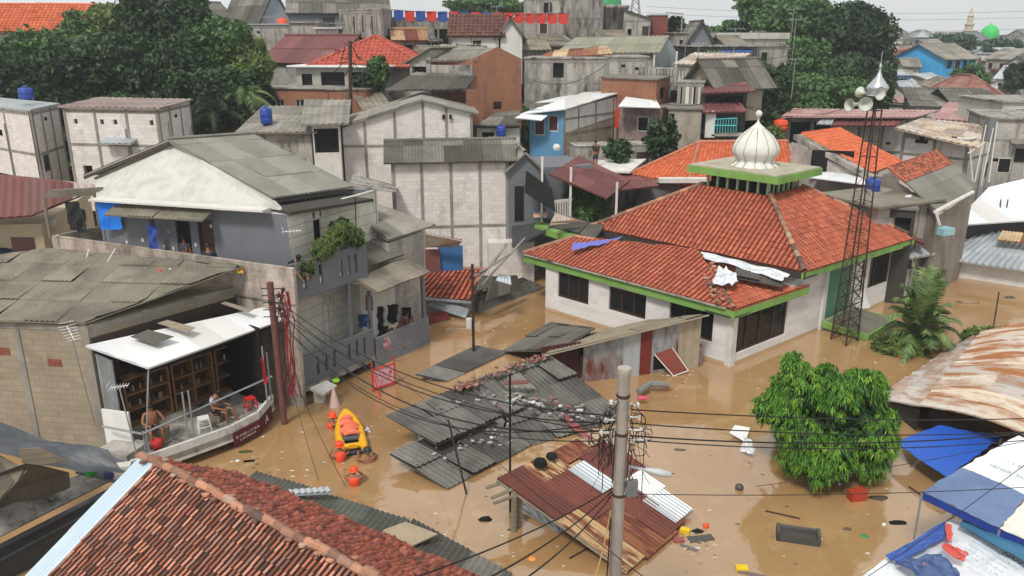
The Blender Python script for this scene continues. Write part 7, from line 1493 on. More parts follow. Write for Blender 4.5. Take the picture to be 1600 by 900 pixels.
Hs('shabby_house','shabby house of broken panels under the tan gable attic',(1060,130,58,1100,128,57.5),4,M_plwhite,'flat',M_conc,hgt=8,frame=(4,1,[.1,2.4],.2),over=.1,wins=[('F',.03,.18,.3,2.2,'hole'),('F',.62,.72,.3,2.2,'hole'),('F',.1,.25,3.1,5.5,'hole')])
Hs('pale_wall_house','pale house with a rusty roof and a dark window above the maroon roofs',(1060,100,66,1142,103,64),5,M_plwhite,'shedB',M_rustpale,rise=.7,hgt=4,wins=[('F',.62,.75,.3,1.3,'hole')])
mh=Hs('maroon_porch_house','dark open house with two maroon sheet roofs and a turquoise railing',(1102,146,57,1168,144,58),5,plain('dark_wall',['36332f']),None,hgt=8,wins=[('F',.05,.9,.2,1.3,'hole')])
qr(mh,[(1098,146,55.5),(1182,142,56.5),(1160,124,60),(1098,126,60)],M_maroon,3,name='upper_roof'); qr(mh,[(1098,176,53.5),(1168,174,54.5),(1158,160,57),(1098,160,56.5)],M_maroon,4,name='lower_roof')
g=MB(); p=D(1101,215,54); g.obox(p,V((.65,0,0)),V((0,.1,0)),UP*1.75); g.build('white_panel',M_plwhite,mh)
g=MB(); a,b_=D(1116,208,54),D(1150,206,54.3)
for k in range(9): g.tube([a.lerp(b_,k/8),a.lerp(b_,k/8)+UP*.9],.03,4)
g.tube([a+UP*.9,b_+UP*.9],.04,4); g.tube([a+UP*.5,b_+UP*.4],.05,4); g.build('turquoise_railing',plain('turquoise_paint',['4fb0b5']),mh)
g=MB(); g.obox(D(1112,213,54),V((2.6,0,0)),V((0,1.2,0)),UP*.12); g.build('porch_floor',M_conc,mh)
Hs('beige_wall_house','beige stained wall house below the broken panel house',(1045,172,55,1097,170,54.5),4,mat('beige_stained',['a3998a'],na=.4,streak=.6),'flat',M_fibrodark,hgt=6,over=.15,wins=[('F',.02,.18,.3,3,'hole')])
qh=Hs('shanty_house','shanty wall of patterned cloth and rusty sheets under a white strip roof',(968,166,57,1035,168,55.5),4,mat('patchwork_wall',['6e544e','8d7a72','4b3a36'],ns=3,na=.9,dark='3a2c2a'),None,hgt=5); qr(qh,[(966,166,55.5),(1032,168,54.5),(1026,157,57),(978,151,58)],M_white,5,ROLL)
Hs('retaining_wall','mossy grey retaining wall below the shanty house',(900,232,50,1040,222,51),2,M_conc,None,hgt=4,cat='wall')
tree('round green bush on the retaining wall below the orange cloth',D(965,245,49),clumps(964,238,49,.85,.8,5,seed=4),900,.2,'dark',.05,seed=31,name='shrub',cat='shrub',trunk=False)
tree('dark bush beside the turquoise railing house foot',D(1030,235,50),clumps(1032,218,51,1.1,1.3,6,seed=6),1300,.22,'dark',.05,seed=32,name='shrub',cat='shrub',trunk=False)
person('person in dark clothes standing on the path below the tan block wall',D(930,262,47.5)-UP*.1,.4,pose('stand'),shirt=plain('dark_tee',['26262a']),pants=plain('grey_pants',['2e3238']))
g=MB(); g.slab([D(935,268,46),D(985,268,46),D(1010,248,50),D(930,250,50)],.1); tag(g.build('pale_roof_slab',M_plwhite),'pale flat roof slab left of the orange roof behind the mosque','roof')
# orange roof behind mosque
ob_=thing('orange_roof_house','house with a bright orange hipped tile roof just behind the mosque dome','house',V((D(1100,280,50).x,50,2)))
oq=[(985,273,46.5),(1072,284,45),(1092,222,53),(1080,221,53)]; KT=dict(TILE)
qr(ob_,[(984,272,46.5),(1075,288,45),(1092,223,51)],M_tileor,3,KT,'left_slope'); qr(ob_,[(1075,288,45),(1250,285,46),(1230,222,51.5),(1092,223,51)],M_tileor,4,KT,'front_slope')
g=MB(); cap(g,D(1075,288,45)+UP*.05,D(1092,223,51)+UP*.05,.12,.5); cap(g,D(1092,223,51)+UP*.05,D(1230,222,51.5)+UP*.05,.12,.5); cap(g,D(984,272,46.5)+UP*.05,D(1092,223,51)+UP*.05,.1,.5); g.build('ridge',mat('orange_ridge',['b8755a'],na=.3),ob_)
g=MB(); z_=D(1075,288,45).z; g.prism([tuple(xy(D(1000,276,46.7))),tuple(xy(D(1075,290,45.6))),tuple(xy(D(1240,287,46.6))),tuple(xy(D(1230,240,52))),tuple(xy(D(1010,240,52)))],-1,z_-.15,top=False); g.build('wall',M_plgrey,ob_)
g=MB(); g.obox(D(1030,286,44.8),D(1105,286,44.5)-D(1030,286,44.8),V((0,.5,0)),UP*.25); tag(g.build('white_ledge',M_plwhite),'white concrete ledge under the eave of the orange roof behind the mosque','ledge')
roofthing('long maroon sheet roof between the shrub and the orange roof',[D(940,300,43.5),D(1030,290,44),D(1010,275,46.5),D(905,262,47)],M_maroon,'maroon_roof',SHEET)
# ---------------------------------------------------------------- right hand group
uh=Hs('pink_roof_building','long building with a faded pink roof and an open porch behind the loudspeaker mast','x' and (1232,184,60,1455,182,62),6,M_plwhite,None,hgt=6,cat='building',wins=[('F',.02,.16,.15,1.8,'hole'),('F',.18,.3,.15,1.6,'hole')],frame=(6,2,[.1,2.6],.2)); qr(uh,[(1220,182,58.5),(1430,183,60),(1470,172,64),(1240,169,64)],M_pink,3)
roofthing('short maroon awning on the wall of the pink roofed building',[D(1298,196,58.6),D(1404,197,59.2),D(1412,184,60.5),D(1310,184,60)],M_maroon,'awning',SHEETFAR,cat='awning'); roofthing('small white awning left of the maroon awning on the pink roofed building',[D(1276,193,58.4),D(1300,194,58.4),D(1304,184,59.6),D(1286,184,59.6)],M_zinc,'awning',SHEETFAR,cat='awning')
tank('red water tank on a pillar left of the pink roofed building',D(1219,203,58.5),D(1219,203,58.5).z,.5,.75,M_orange)
g=MB(); p=D(1222,203,58.5); g.obox(p-UP*4,V((.35,0,0)),V((0,.35,0)),UP*4); tag(g.build('pillar',M_frame),'grey pillar carrying the red water tank','pillar')
vh=Hs('cross_vent_building','white block building with cross shaped vents behind the patchwork tile house',(1412,205,54,1516,222,51),6,M_blockwhite,None,hgt=8,cat='building',frame=(2,2,[.1,1.2,4.6],.18)); qr(vh,[(1398,200,53.5),(1530,232,49.5),(1545,196,56),(1440,184,58)],M_rustpale,5)
Pv=[V(p) for p in [list(x) for x in vh['P']]]; dvv=(Pv[1]-Pv[0]); nv_=V((dvv.y,-dvv.x,0)).normalized(); nv_=nv_ if nv_.y<0 else -nv_
for (u,v) in ((1440,221),(1490,221)):
    s_,z_=onwall(u,v,Pv[0],Pv[1]); g=MB(); c=Pv[0]+dvv.normalized()*s_+nv_*.02+UP*z_
    for dx,dz,w_,h_ in ((-.4,-.12,.8,.24),(-.15,.1,.3,.22)): g.obox(c+dvv.normalized()*dx+UP*dz,dvv.normalized()*w_,nv_*.01,UP*h_)
    g.build('cross_vent',M_void,vh)
ot=thing('orange_tile_house','house with an orange tile slope and a grey verge right of the mosque dome','house',V((D(1300,290,47).x,48,3)))
qr(ot,[(1365,270,44.5),(1410,252,49),(1312,199,53),(1252,207,49)],M_tileor,3,KT); g=MB(); a,b_=D(1240,210,48.6),D(1362,276,44.2); g.obox(a-UP*.3,b_-a,V((.5,.1,0)),UP*.3); g.build('verge_board',M_conc,ot)
g=MB(); q=[D(1238,216,48.5),D(1362,278,44.6)]; g.face([xy(q[0])+UP*1,xy(q[1])+UP*1,q[1]-UP*.2,q[0]-UP*.2]); g.face([xy(q[1])+UP*1,xy(D(1408,255,48.8))+UP*1,D(1408,255,48.8)-UP*.2,q[1]-UP*.2]); g.build('wall',mat('grimy_white',['a9a39b'],na=.4,streak=.5),ot)
g=MB(); p=D(1262,270,47.3)-V((0,.4,0)); g.obox(p,V((2.2,-.6,0)),V((0,.1,0)),UP*1.4); g.build('opening',M_void,ot)
ph=thing('patchwork_roof_house','house with a weathered tile and ribbed grey roof on the right side','house',V((D(1450,330,41).x,43,1)))
qr(ph,[(1415,285,41.5),(1490,256,45.5),(1463,234,47.5),(1386,261,43.5)],mat('patchy_orange_tile',['a85a40','b96a4a','8a4a38','5f3a30'],ns=2,na=.5,dark='4a2e26'),3,KT,'tile_slope'); qr(ph,[(1464,329,39),(1528,291,43),(1490,256,45.5),(1415,285,41.5)],mat('mossy_ribbed_sheet',['6f6e66','7b7a70','626159'],ns=.6,na=.5,dark='4a4a3c'),4,SHEET,'sheet_slope')
g=MB(); a,b_,c=D(1465,332,39.3),D(1522,295,43),D(1420,290,41.6); g.face([xy(a)-UP*1,xy(b_)-UP*1,b_-UP*.25,a-UP*.2]); c2=D(1380,268,43.6); g.face([xy(c2)-UP*1,xy(c)-UP*1,c-UP*.15,c2-UP*.1]); g.face([xy(c)-UP*1,xy(a)-UP*1,a-UP*.2,c-UP*.15]); g.build('wall',mat('grey_tan_wall',['8a8176'],na=.4,streak=.6),ph)
g=MB(); g.tube([D(1462,331,38.6),D(1520,300,42)],.1,6); g.tube([D(1462,331,38.6),D(1468,352,38.6)],.07,6); g.build('white_gutter_pipe',M_plwhite,ph)
roofthing('flat white sheet roof beside the lantern of the mosque on the right',[D(1250,275,45),D(1352,288,43.5),D(1350,268,46),D(1280,268,47)],M_white,'flat_white_roof',FLAT)
Hs('grey_gable_shed','low grey gable shed behind the right slope of the mosque roof',(1292,300,41.5,1372,330,38.5),4,M_blockgrey,'flat',M_fibrotan,hgt=5,over=.4)
roofthing('grey sheet roof between the shed and the blue tank',[D(1368,318,40),D(1420,312,41),D(1405,296,43),D(1352,292,42)],M_fibro,'grey_roof',SHEET); roofthing('torn white sheet below the grey ribbed roof house',[D(1392,316,39.5),D(1422,312,40),D(1425,304,41),D(1404,306,41)],M_white,'white_sheet',FLAT)
tank('blue water tank behind the loudspeaker mast',D(1362,300,42),D(1362,300,42).z,.38,.75)
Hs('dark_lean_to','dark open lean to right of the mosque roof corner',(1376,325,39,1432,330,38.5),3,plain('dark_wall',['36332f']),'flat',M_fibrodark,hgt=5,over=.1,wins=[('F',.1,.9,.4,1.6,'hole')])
g=MB(); p=D(1476,357,39.5); g.box(p.x,p.y,p.z-.3,.8,.6,.35,.5,.4); tag(g.build('turquoise_tarp_box',plain('pale_turquoise',['8fb6bd'])),'pale turquoise box at the corner of the zinc roof','box')
Hs('panel_wall_building','grey panelled block building at the right edge behind the outside stairs',(1548,185,54,1640,188,53),6,M_blockgrey,'flat',M_conc,hgt=8,cat='building',frame=(2,2,[.1,1.3,4.6],.16),over=.2)
Hs('cream_building','cream building with an open balcony at the right edge of the far town',(1568,160,60,1680,160,60),6,M_plcream,'flat',M_conc,hgt=5,cat='building',wins=[('F',.3,.7,.3,1.2,'hole')],over=.2)
sst=thing('outside_stairs','white steel outside stair frame at the right of the cross vent building','stairs',D(1530,270,50)); g=MB()
for (u,v,u2,v2) in ((1523,285,1541,195),(1533,290,1552,200),(1512,240,1540,222),(1520,285,1515,225),(1545,285,1558,190)): g.tube([D(u,v,49.5),D(u2,v2,50)],.035,5)
g.build('steel_frame',M_plwhite,sst); g=MB(); g.obox(D(1541,222,50),V((.5,0,0)),V((0,.6,0)),UP*1.5); g.build('grey_box',plain('grey_metal_box',['6c6f70']),sst)
Hs('small_pink_house','small house with a pinkish sheet roof above the cross vent building',(1462,186,66,1530,190,64),5,M_plwhite,'shedB',M_pink,rise=.9,hgt=4,wins=[('F',.2,.45,.2,.9)],wmat=M_frwhite,pmat=plain('red_shutter',['7a3a2c']))
roofthing('grey blue ribbed roof strip above the small pink roofed house',[D(1474,176,70),D(1552,172,69),D(1548,163,74),D(1480,165,74)],M_fibrodark,'grey_blue_roof',SHEETFAR)
tank('left one of two red tanks on the roofs below the far town',D(1452,157,84),D(1452,157,84).z,.55,1.0,M_red); tank('right one of two red tanks on the roofs below the far town',D(1510,164,80),D(1510,164,80).z,.55,.9,M_red)
# upper middle right
th=Hs('terrace_house','grey hillside house with a blue awning below the big trees',(1088,74,74,1182,72,75),6,M_plgrey,'flat',M_conc,hgt=6,over=.6,wins=[('F',.42,.9,.5,2.0,'hole')],frame=(4,1,[.1])); g=MB(); g.slab([D(1124,82,73),D(1176,81,74),D(1176,74,75.5),D(1126,74,75.5)],.1); g.build('blue_awning',plain('blue_awning',['3a5796']),th)
Hs('parapet_house','block house with a pale slatted parapet in front of the big trees',(1120,62,82,1232,60,84),7,M_blockgrey,'flat',M_plcream,hgt=7,thick=.6,over=.1,frame=(6,2,[.1,2.6]))
Hs('side_block_house','grey block house right of the blue awning house',(1184,74,76,1232,72,78),5,M_blockgrey,'flat',M_conc,hgt=5,over=.1,frame=(2,1,[.1,1.7]))
Hs('grey_small_house','small grey gabled house left of the blue awning house',(1078,62,78,1112,62,78),5,M_plgrey,'gy',M_fibrodark,rise=1.6,hgt=5)
Hs('cabin_tower','narrow grey block house with antennas above the zinc gable',(1054,52,80,1084,52,80),5,M_blockgrey,'flat',M_conc,hgt=6,frame=(2,1,[.1,2]),over=.2,wins=[('F',.3,.55,.6,1.2,'hole')])
# pylon
py=D(992,30,230); pyl=thing('power_pylon','faint lattice power pylon on the skyline','pylon',V((py.x,py.y,8))); g=MB(); zt2=D(994,-12,230).z
for sx in (-1,1):
    for sy in(-1,1): g.tube([V((py.x+sx*2.6,py.y+sy*2.6,8)),V((py.x+sx*.5,py.y+sy*.5,zt2))],.14,4)
for k in range(9):
    t0,t1=k/9,(k+1)/9; w0,w1=2.6-2.1*t0,2.6-2.1*t1; z0_,z1_=8+(zt2-8)*t0,8+(zt2-8)*t1
    g.tube([V((py.x-w0,py.y-w0,z0_)),V((py.x+w1,py.y-w1,z1_))],.09,4); g.tube([V((py.x+w0,py.y-w0,z0_)),V((py.x-w1,py.y-w1,z1_))],.09,4)
g.build('lattice',M_steel,pyl)
for (v,lab) in ((14,'upper thin power line crossing the sky on the right'),(24,'lower thin power line crossing the sky on the right'),(42,'lowest thin power line crossing the sky on the right')): wire(lab,[D(1010,v-4,225),D(1680,v,225)],.05,1.5,name='power_line',m=plain('pale_line',['8a8f92']))
# ---------------------------------------------------------------- far town
rt=random.Random(77); walls=[M_plwhite,M_plcream,M_plgrey,M_blockgrey,M_conc,mat('light_wall',['bdbab2'],na=.2)]; roofs=[M_fibro,M_fibrodark,M_pink,mat('far_red_roof',['8a5246','7a463c','96604f'],na=.3),M_fibrotan,mat('far_grey_roof',['777a7c','6a6c6e'],na=.3)]
town=[(1392,70,150,22,'maroon gabled'),(1385,95,130,24,'brown roofed'),(1420,62,170,16,'pointed pink roofed'),(1440,58,190,18,'tall pink gabled'),(1452,84,140,26,'stained grey roofed'),(1398,118,110,26,'low rust roofed'),(1425,104,120,20,'cream walled'),(1468,74,160,22,'white balconied'),(1470,104,124,22,'white gabled'),(1488,94,135,20,'narrow grey'),(1416,132,100,24,'blue walled'),(1448,122,108,20,'dark windowed'),(1474,128,104,22,'white stained'),(1502,110,125,14,'dull grey'),(1560,92,130,30,'broad grey roofed'),(1588,100,120,24,'pale hip roofed'),(1575,122,105,30,'cream slatted'),(1598,72,180,24,'distant dark roofed'),(1540,84,165,22,'distant grey roofed'),(1510,82,175,18,'distant white'),(1590,128,100,20,'beige walled'),(1492,140,96,26,'plain cream panelled'),(1520,134,98,16,'shadowed'),(1405,150,90,22,'tin roofed'),(1440,150,88,20,'low black roofed'),(1375,84,140,12,'half hidden red'),(1610,88,150,24,'rightmost grey')]
for k,(u,v,Y,hw_,desc) in enumerate(town):
    rf_=rt.choice(['gx','gy','flat','hip','gx','shedB']); hh=(3.2,6)[k%2]; wns=[('F',.12,.3,.6,1.5),('F',.6,.8,.6,1.5)]
    Hs('town_house',desc+' house in the hazy town right of the big trees',(u-hw_*.62,v,Y,u+hw_*.62,v+rt.uniform(-1,1),Y+rt.uniform(-4,4)),rt.uniform(3.5,6),rt.choice(walls),rf_,roofs[3] if ('red' in desc or 'maroon' in desc or 'brown' in desc) else rt.choice([roofs[0],roofs[1],roofs[5],roofs[4],M_zinc]),rise=rt.uniform(.8,1.5),hgt=7,over=.3,wins=wns,group='houses of the far town')
Hs('blue_house','bright sky blue two storey house in the hazy town',(1476,92,118,1526,90,122),8,mat('sky_blue_paint',['3d9bd0'],na=.2,streak=.15),'gx',M_fibro,rise=1.9,hgt=8,over=.5,wins=[('F',.1,.25,.3,1.4),('F',.35,.5,.3,1.4),('F',.6,.72,.3,1.4),('F',.8,.95,.3,1.4)])
Hs('blue_house','small pale blue house at the left of the hazy town',(1396,118,100,1424,118,100),6,mat('pale_sky_paint',['6fa3c8'],na=.2),'flat',M_zinc,hgt=4,wins=[('F',.2,.8,.4,1.2)])
Hs('rusty_hip_house','house with a large rusty and pale hipped tin roof in front of the far town',(1500,150,82,1566,152,82),7,M_plcream,'hip',mat('rusty_hip',['8a5a50','9c7468','77483f'],ns=.6,na=.6,dark='5c3a34'),rise=1.9,hgt=4)
Hs('dark_roof_hut','small dark roofed hut with white verges below the rusty hipped roof',(1486,156,76,1518,158,76),4,plain('dark_wall',['36332f']),'gx',M_fibrodark,rise=.9,hgt=3)
Hs('long_low_house','long low dark roofed house in front of the far town',(1428,166,76,1560,168,74),6,M_plwhite,'shedB',M_fibrodark,rise=1.2,hgt=4,over=.4)
# filler houses far behind, nothing tells them apart
for k in range(60):
    Y=rt.uniform(190,520); u=rt.uniform(1090,1680) if k<44 else rt.uniform(-60,1100); v=56+rt.uniform(-5,9)*200/Y+ (8 if Y<260 else 0)
    if k>=44: Y=rt.uniform(170,260); v=rt.uniform(48,54)
    Hs('distant_house','tiny hazy house on the far skyline',(u-8*300/Y,v,Y,u+8*300/Y,v,Y+rt.uniform(-15,15)),rt.uniform(8,14),rt.choice(walls),rt.choice(['gx','hip','gx','flat']),rt.choice(roofs),rise=rt.uniform(1.5,3),hgt=9,kind=dict(FLAT,sw=6,row=20),detail=False,group='tiny houses on the far skyline')
for k in range(120):
    Y=86+ (k/120)**1.3*115; u=rt.uniform(1372,1660); v=165-(Y-85)*.92+rt.uniform(-6,6)
    if v<66: v=rt.uniform(64,80)
    hw_=rt.uniform(7,13)*100/Y
    Hs('town_house','small crowded house with a dull roof in the hazy far town',(u-hw_,v,Y,u+hw_,v+rt.uniform(-1,1),Y+rt.uniform(-5,5)),rt.uniform(3,5),rt.choice(walls+[M_plwhite,M_plcream]),rt.choice(['gx','gy','flat','hip','flat','flat']),rt.choice([roofs[0],roofs[1],roofs[2],roofs[3],roofs[5],M_zinc,M_conc,M_plwhite]),rise=rt.uniform(.6,1.3),hgt=6,over=.25,detail=False,kind=dict(SHEETFAR,row=6,seg=6),group='crowded small houses of the far town',wins=[('F',.15,.35,.6,1.5),('F',.6,.8,.6,1.5)])
# far mosque and minaret
mn=thing('minaret','slim pale minaret on the skyline at the upper right','minaret',V((D(1508,80,210).x,210,4))); p=D(1508,80,210); zt3=D(1512,12,210).z; g=MB(); h_=zt3-4
g.lathe(V((p.x,p.y,4)),[(1.3,0),(1.2,h_*.52),(1.5,h_*.54),(1.5,h_*.57),(1.,h_*.58),(.9,h_*.72),(1.15,h_*.74),(1.15,h_*.76),(.7,h_*.77),(.65,h_*.86),(.8,h_*.87),(.5,h_*.9),(.1,h_)],10); g.build('shaft',mat('minaret_stone',['b9b099'],na=.3),mn)
fm=thing('far_mosque','distant mosque with a bright green dome on the skyline','mosque',V((D(1546,80,200).x,200,4))); p=D(1546,56,200); g=MB(); g.lathe(p,[(1.9*math.cos(t)*(1+.1*math.sin(3*t)),2.6*math.sin(t)) for t in np.linspace(-.3,1.45,10)]+[(0,3.2)],20); g.build('dome',plain('bright_green_dome',['35b85a'],na=.15),fm,True); g=MB(); g.box(p.x,p.y,p.z-11,9,9,10); g.build('wall',M_plwhite,fm)
g=MB(); p=D(1514,66,190); g.box(p.x,p.y,p.z-4,4,4,6); g.build('green_annex',plain('annex_green',['4aa86a']),fm)
# ---------------------------------------------------------------- trees
def bt(label,u,v,Y,ru,rv,n,k,size=.35,seed=0,nc=7,name='tree',**kw):
    s_=Y*1.0/1250; cl_=clumps(u,v,Y,ru*s_,rv*s_,nc,seed=seed,rr=.62); c=D(u,v,Y); gz=min(hill(c.x,Y),c.z-rv*s_*.8); return tree(label,V((c.x,Y,gz-.3)),cl_,int(n*1.7),size*.72,k,.28,None,name,seed=seed,**kw)
bt('broad dark tree at the left edge above the block house',30,150,60,75,62,6500,'dark',.32,1)
bt('mid green leafy tree at the far left below the orange roof',75,105,64,80,52,6500,'mid',.34,2)
bt('large dark tree behind the wide block house',165,130,60,95,70,9000,'dark',.32,3,9)
bt('bright green tree just right of the orange roof house',150,62,70,60,42,4500,'mid',.34,4)
bt('light green feathery tree in the left tree mass',195,50,68,48,38,4000,'light',.3,5)
bt('tall dark creeper covered tree at the top left of centre',262,45,64,66,70,9000,'dark',.32,6,9)
bt('dark tree crown at the very top of the left tree mass',280,5,67,40,32,3500,'dark',.3,7)
bt('dark hanging foliage tree below the tallest left tree',245,120,60,80,62,8000,'dark',.3,8,8)
bt('mid green tree right of the tallest left tree',345,75,63,48,46,5000,'mid',.3,9)
bt('dark shaded tree above the grey gable roof',330,155,56,70,48,6500,'dark',.28,10)
bt('dark low tree at the back of the wide block house',215,175,56,80,30,4500,'dark',.28,11)
bt('bright leafed tree beside the brick building',385,100,62,38,34,3000,'light',.3,12)
bt('dark tree beside the brick building wall',395,150,59,30,38,3000,'dark',.28,13)
bt('greyish tree with fine twigs at the top left skyline',163,20,76,22,12,900,'teal',.3,14)
palm('dark banana like palm in front of the left trees',D(335,205,53),1.0,16,3.2,'dark',.15,6,rise=1.1,droop=1.0,nl=30,w_=.6)
palm('drooping palm beside the blue tank and brick building',D(385,190,55),1.6,14,3.0,'palm',.14,7,rise=.9,droop=1.0,nl=28,w_=.6)
palm('small palm crown rising out of the left tree mass',D(148,105,61),1.8,12,2.8,'palm',.14,8,rise=.9,droop=1.1,nl=26,w_=.6)
bt('large pale green tree behind the slatted parapet house',1245,50,92,64,48,6500,'mid',.42,21,9)
bt('tall tree at the top right of centre on the skyline',1210,14,100,50,30,4500,'mid',.45,22)
bt('huge dark tree right of the parapet house',1325,70,86,54,62,10000,'dark',.4,23,9)
bt('dark tree foot mass below the huge dark tree',1330,140,80,70,50,7000,'dark',.4,24)
bt('leafy green tree left of the huge dark tree',1255,115,80,50,52,5500,'mid',.38,25)
bt('green bush mass behind the pink roofed building',1285,150,72,70,32,5000,'mid',.34,26,name='shrub',cat='shrub')
bt('dark green thicket beside the maroon porch house',1195,145,66,42,45,5000,'dark',.32,27)
bt('dark thicket behind the mosque dome',1190,190,62,40,28,3500,'dark',.3,28)
bt('bright green bush left of the red water tank',1205,212,58,18,14,900,'light',.24,29,name='shrub',cat='shrub')
bt('green shrubs under the blue awning of the hillside house',1130,92,72,40,10,1500,'mid',.3,30,name='shrub',cat='shrub')
bt('small dark tree beside the grey rooftop shelter',1055,42,88,18,14,900,'mid',.35,31)
bt('pair of round small trees on the skyline left of the big trees',1150,45,105,22,12,900,'mid',.4,32)
bt('dark roadside tree below the huge dark tree on the right',1375,130,84,20,42,2500,'dark',.38,33)
bt('hazy dark tree left of the minaret',1490,68,170,36,12,1800,'teal',.8,34)
bt('hazy dark tree below the green dome',1560,76,175,32,14,1800,'teal',.8,35)
bt('green tree beside the bright blue house',1520,122,108,26,20,1800,'mid',.5,36)
bt('dark round tree at the right edge above the cream building',1590,120,90,22,20,1800,'dark',.4,37)
bt('skyline trees behind the hilltop banners',760,12,110,60,14,2500,'mid',.5,38)
bt('tree line behind the hilltop left of the green dome',850,8,115,34,16,1800,'mid',.5,39)
bt('low green trees right of the zinc gable on the skyline',1115,50,120,30,8,900,'mid',.5,40)
gg=leaves([(x,y,hill(x,y)+.6,3.2,3.2,1.3) for x,y in [(rt.uniform(-50,60),rt.uniform(54,100)) for _ in range(170)]],36000,.42,1.8,0,.3,44); tag(mesh_np('undergrowth',gg[0],4,gg[1],leafmat('mid'),None,V((0,0,0))),'low green undergrowth filling the gaps between the hillside houses','undergrowth',kind='stuff')
# small filler shacks in the hillside gaps
for k,(u,v,Y,hw_,rr_,lab) in enumerate(((590,170,56,16,'shedB','small rusty roofed shack beside the brick annex'),(640,60,72,22,'gx','low dark roofed shack below the dark gateway'),(690,90,66,14,'shedB','tiny shack roof between the dark tile house and the red hipped roof'),(835,75,72,18,'gx','low patched roof house under the red banners'),(880,70,75,16,'shedB','narrow shack under the flat roofed building'),(960,62,80,20,'gx','small grey roofed house behind the mossy gable roof'),(790,150,60,12,'shedB','narrow lean to beside the brick gable wall'),(1020,150,60,14,'shedB','patched shack roof right of the orange brick house'),(1160,120,66,16,'gx','small brown roofed house above the thicket'),(1190,130,68,14,'shedB','tin roofed shack at the edge of the thicket'),(560,60,76,14,'shedB','small lean to below the streaked concrete building'),(1150,70,80,12,'gx','small red roofed house left of the slatted parapet house'),(925,78,76,12,'shedB','tiny shack above the rusty roof strip'),(745,80,68,14,'shedB','little lean to under the small white gable'))):
    Hs('shack',lab,(u-hw_,v,Y,u+hw_,v+2,Y+.5),3.5,rt.choice([M_blockgrey,M_brick,M_conc,M_wood]),rr_,rt.choice([M_rust,M_fibrodark,M_maroon,M_fibrotan]),rise=.8,hgt=3.5,over=.4,cat='shack',wins=[('F',.3,.6,.5,1.4,'hole')])
# hillside clutter
for k in range(26):
    u=rt.uniform(380,1240); v=rt.uniform(40,140); Y=82-(v-40)*.22; p=D(u,v,Y); ex_=V((0,0,rt.uniform(1.2,2.6))); g=MB(); g.tube([p-UP*1.5,p+ex_],.03,4); c=p+ex_; s_=rt.uniform(.5,.8)
    g.tube([c-V((s_,0,.05)),c+V((s_,0,0))],.02,4)
    for j in range(5): q=c+V((s_*(j/2-1),0,0)); g.tube([q-V((0,.3,.12)),q+V((0,.3,.12))],.015,4)
    tag(g.build('tv_antenna',M_steel),'thin tv antenna standing on a hillside roof','antenna','tv antennas on the hillside roofs')
for k in range(18):
    u=rt.uniform(420,1200); v=rt.uniform(70,200); Y=78-(v-60)*.2; p=D(u,v,Y)-V((0,1.2,0)); w_=rt.uniform(.5,.9); h_=rt.uniform(.6,1.0); cc_=rt.choice(['7d2f35','c9c4be','2f4a7d','b8a04a','5a5f66','a8574a','3f6b62'])
    cloth('laundry','small '+{'7d2f35':'dark red','c9c4be':'off white','2f4a7d':'navy','b8a04a':'mustard','5a5f66':'grey','a8574a':'brick coloured','3f6b62':'teal'}[cc_]+' cloth hung out on the crowded hillside','laundry',[p-UP*h_,p-UP*h_+V((w_,0,0)),p+V((w_,0,0)),p],mat('cloth_'+cc_,[cc_],na=.25,rough=.9,bump=.1,dark='2a2a30'),.05,4,k,'washing hung on the hillside: '+cc_) if 0 else None
for k in range(9):
    u=rt.uniform(400,1150); v=rt.uniform(55,190); Y=76-(v-60)*.2; p=D(u,v,Y); q=D(u+rt.uniform(90,220),v+rt.uniform(-25,30),Y+rt.uniform(-4,6)); tag(wire(None,[p,q],.02,rt.uniform(.4,1.),n=8),'thin dark cable strung between the hillside houses','cable','cables strung across the hillside')
for k in range(22):
    u=rt.uniform(410,1180); v=rt.uniform(95,215); Y=72-(v-90)*.17; p=D(u,v,Y)
# ================================================================ POLES AND WIRES
cp=thing('concrete_pole','weathered round concrete utility pole with a street lamp in the foreground','utility pole',V((1.98,13,-1)))
px_=V((1.98,13,0)); ztp=7.43
g=MB(); g.tube([px_-UP*2,px_+UP*(ztp-.12),px_+UP*(ztp-.1),px_+UP*ztp],[.13,.11,.122,.12],16); g.build('shaft',M_pole,cp,True)
for z_ in (6.15,6.9,4.9): g=MB(); g.lathe(px_+UP*z_,[(.118,-.03),(.128,-.02),(.128,.02),(.118,.03)],12); g.build('band',M_rustst,cp)
M_ins=plain('white_insulator',['c2beb6'])
for k,(dx,z_) in enumerate(((-.3,6.45),(-.38,6.2),(-.26,6.05),(.3,6.5),(.34,6.25),(.42,6.05),(-.22,6.8),(.25,6.75))): g=MB(); g.tube([px_+V((math.copysign(.13,dx),-.05,z_)),px_+V((dx,-.08,z_))],.022,5); g.blob(px_+V((dx,-.08,z_)),(.045,.045,.06),6,.5,0); g.build('insulator',M_ins,cp)
lb_=D(1050,742,12.6); lm=MB(); l0=px_+V((.1,-.1,4.95)); l1=D(985,729,12.7); lm.tube([l0,l0+V((.06,-.02,.25)),l1,l1.lerp(lb_,.35)],.03,7); lm.build('lamp_arm',M_steel,cp,True)
g=MB(); c=l1.lerp(lb_,.35); d=(lb_-c); g.tube([c,c+d*.15,c+d*.5,c+d*.9,c+d],[.03,.055,.075,.06,.02],8); g.build('lamp_head',plain('lamp_grey',['aeb0b0'],rough=.4),cp,True)
g=MB(); g.obox(px_+V((.12,-.2,4.95)),V((.2,.03,0)),V((0,.12,0)),UP*.3); g.build('junction_box',plain('grey_box_metal',['6b6d6e']),cp)
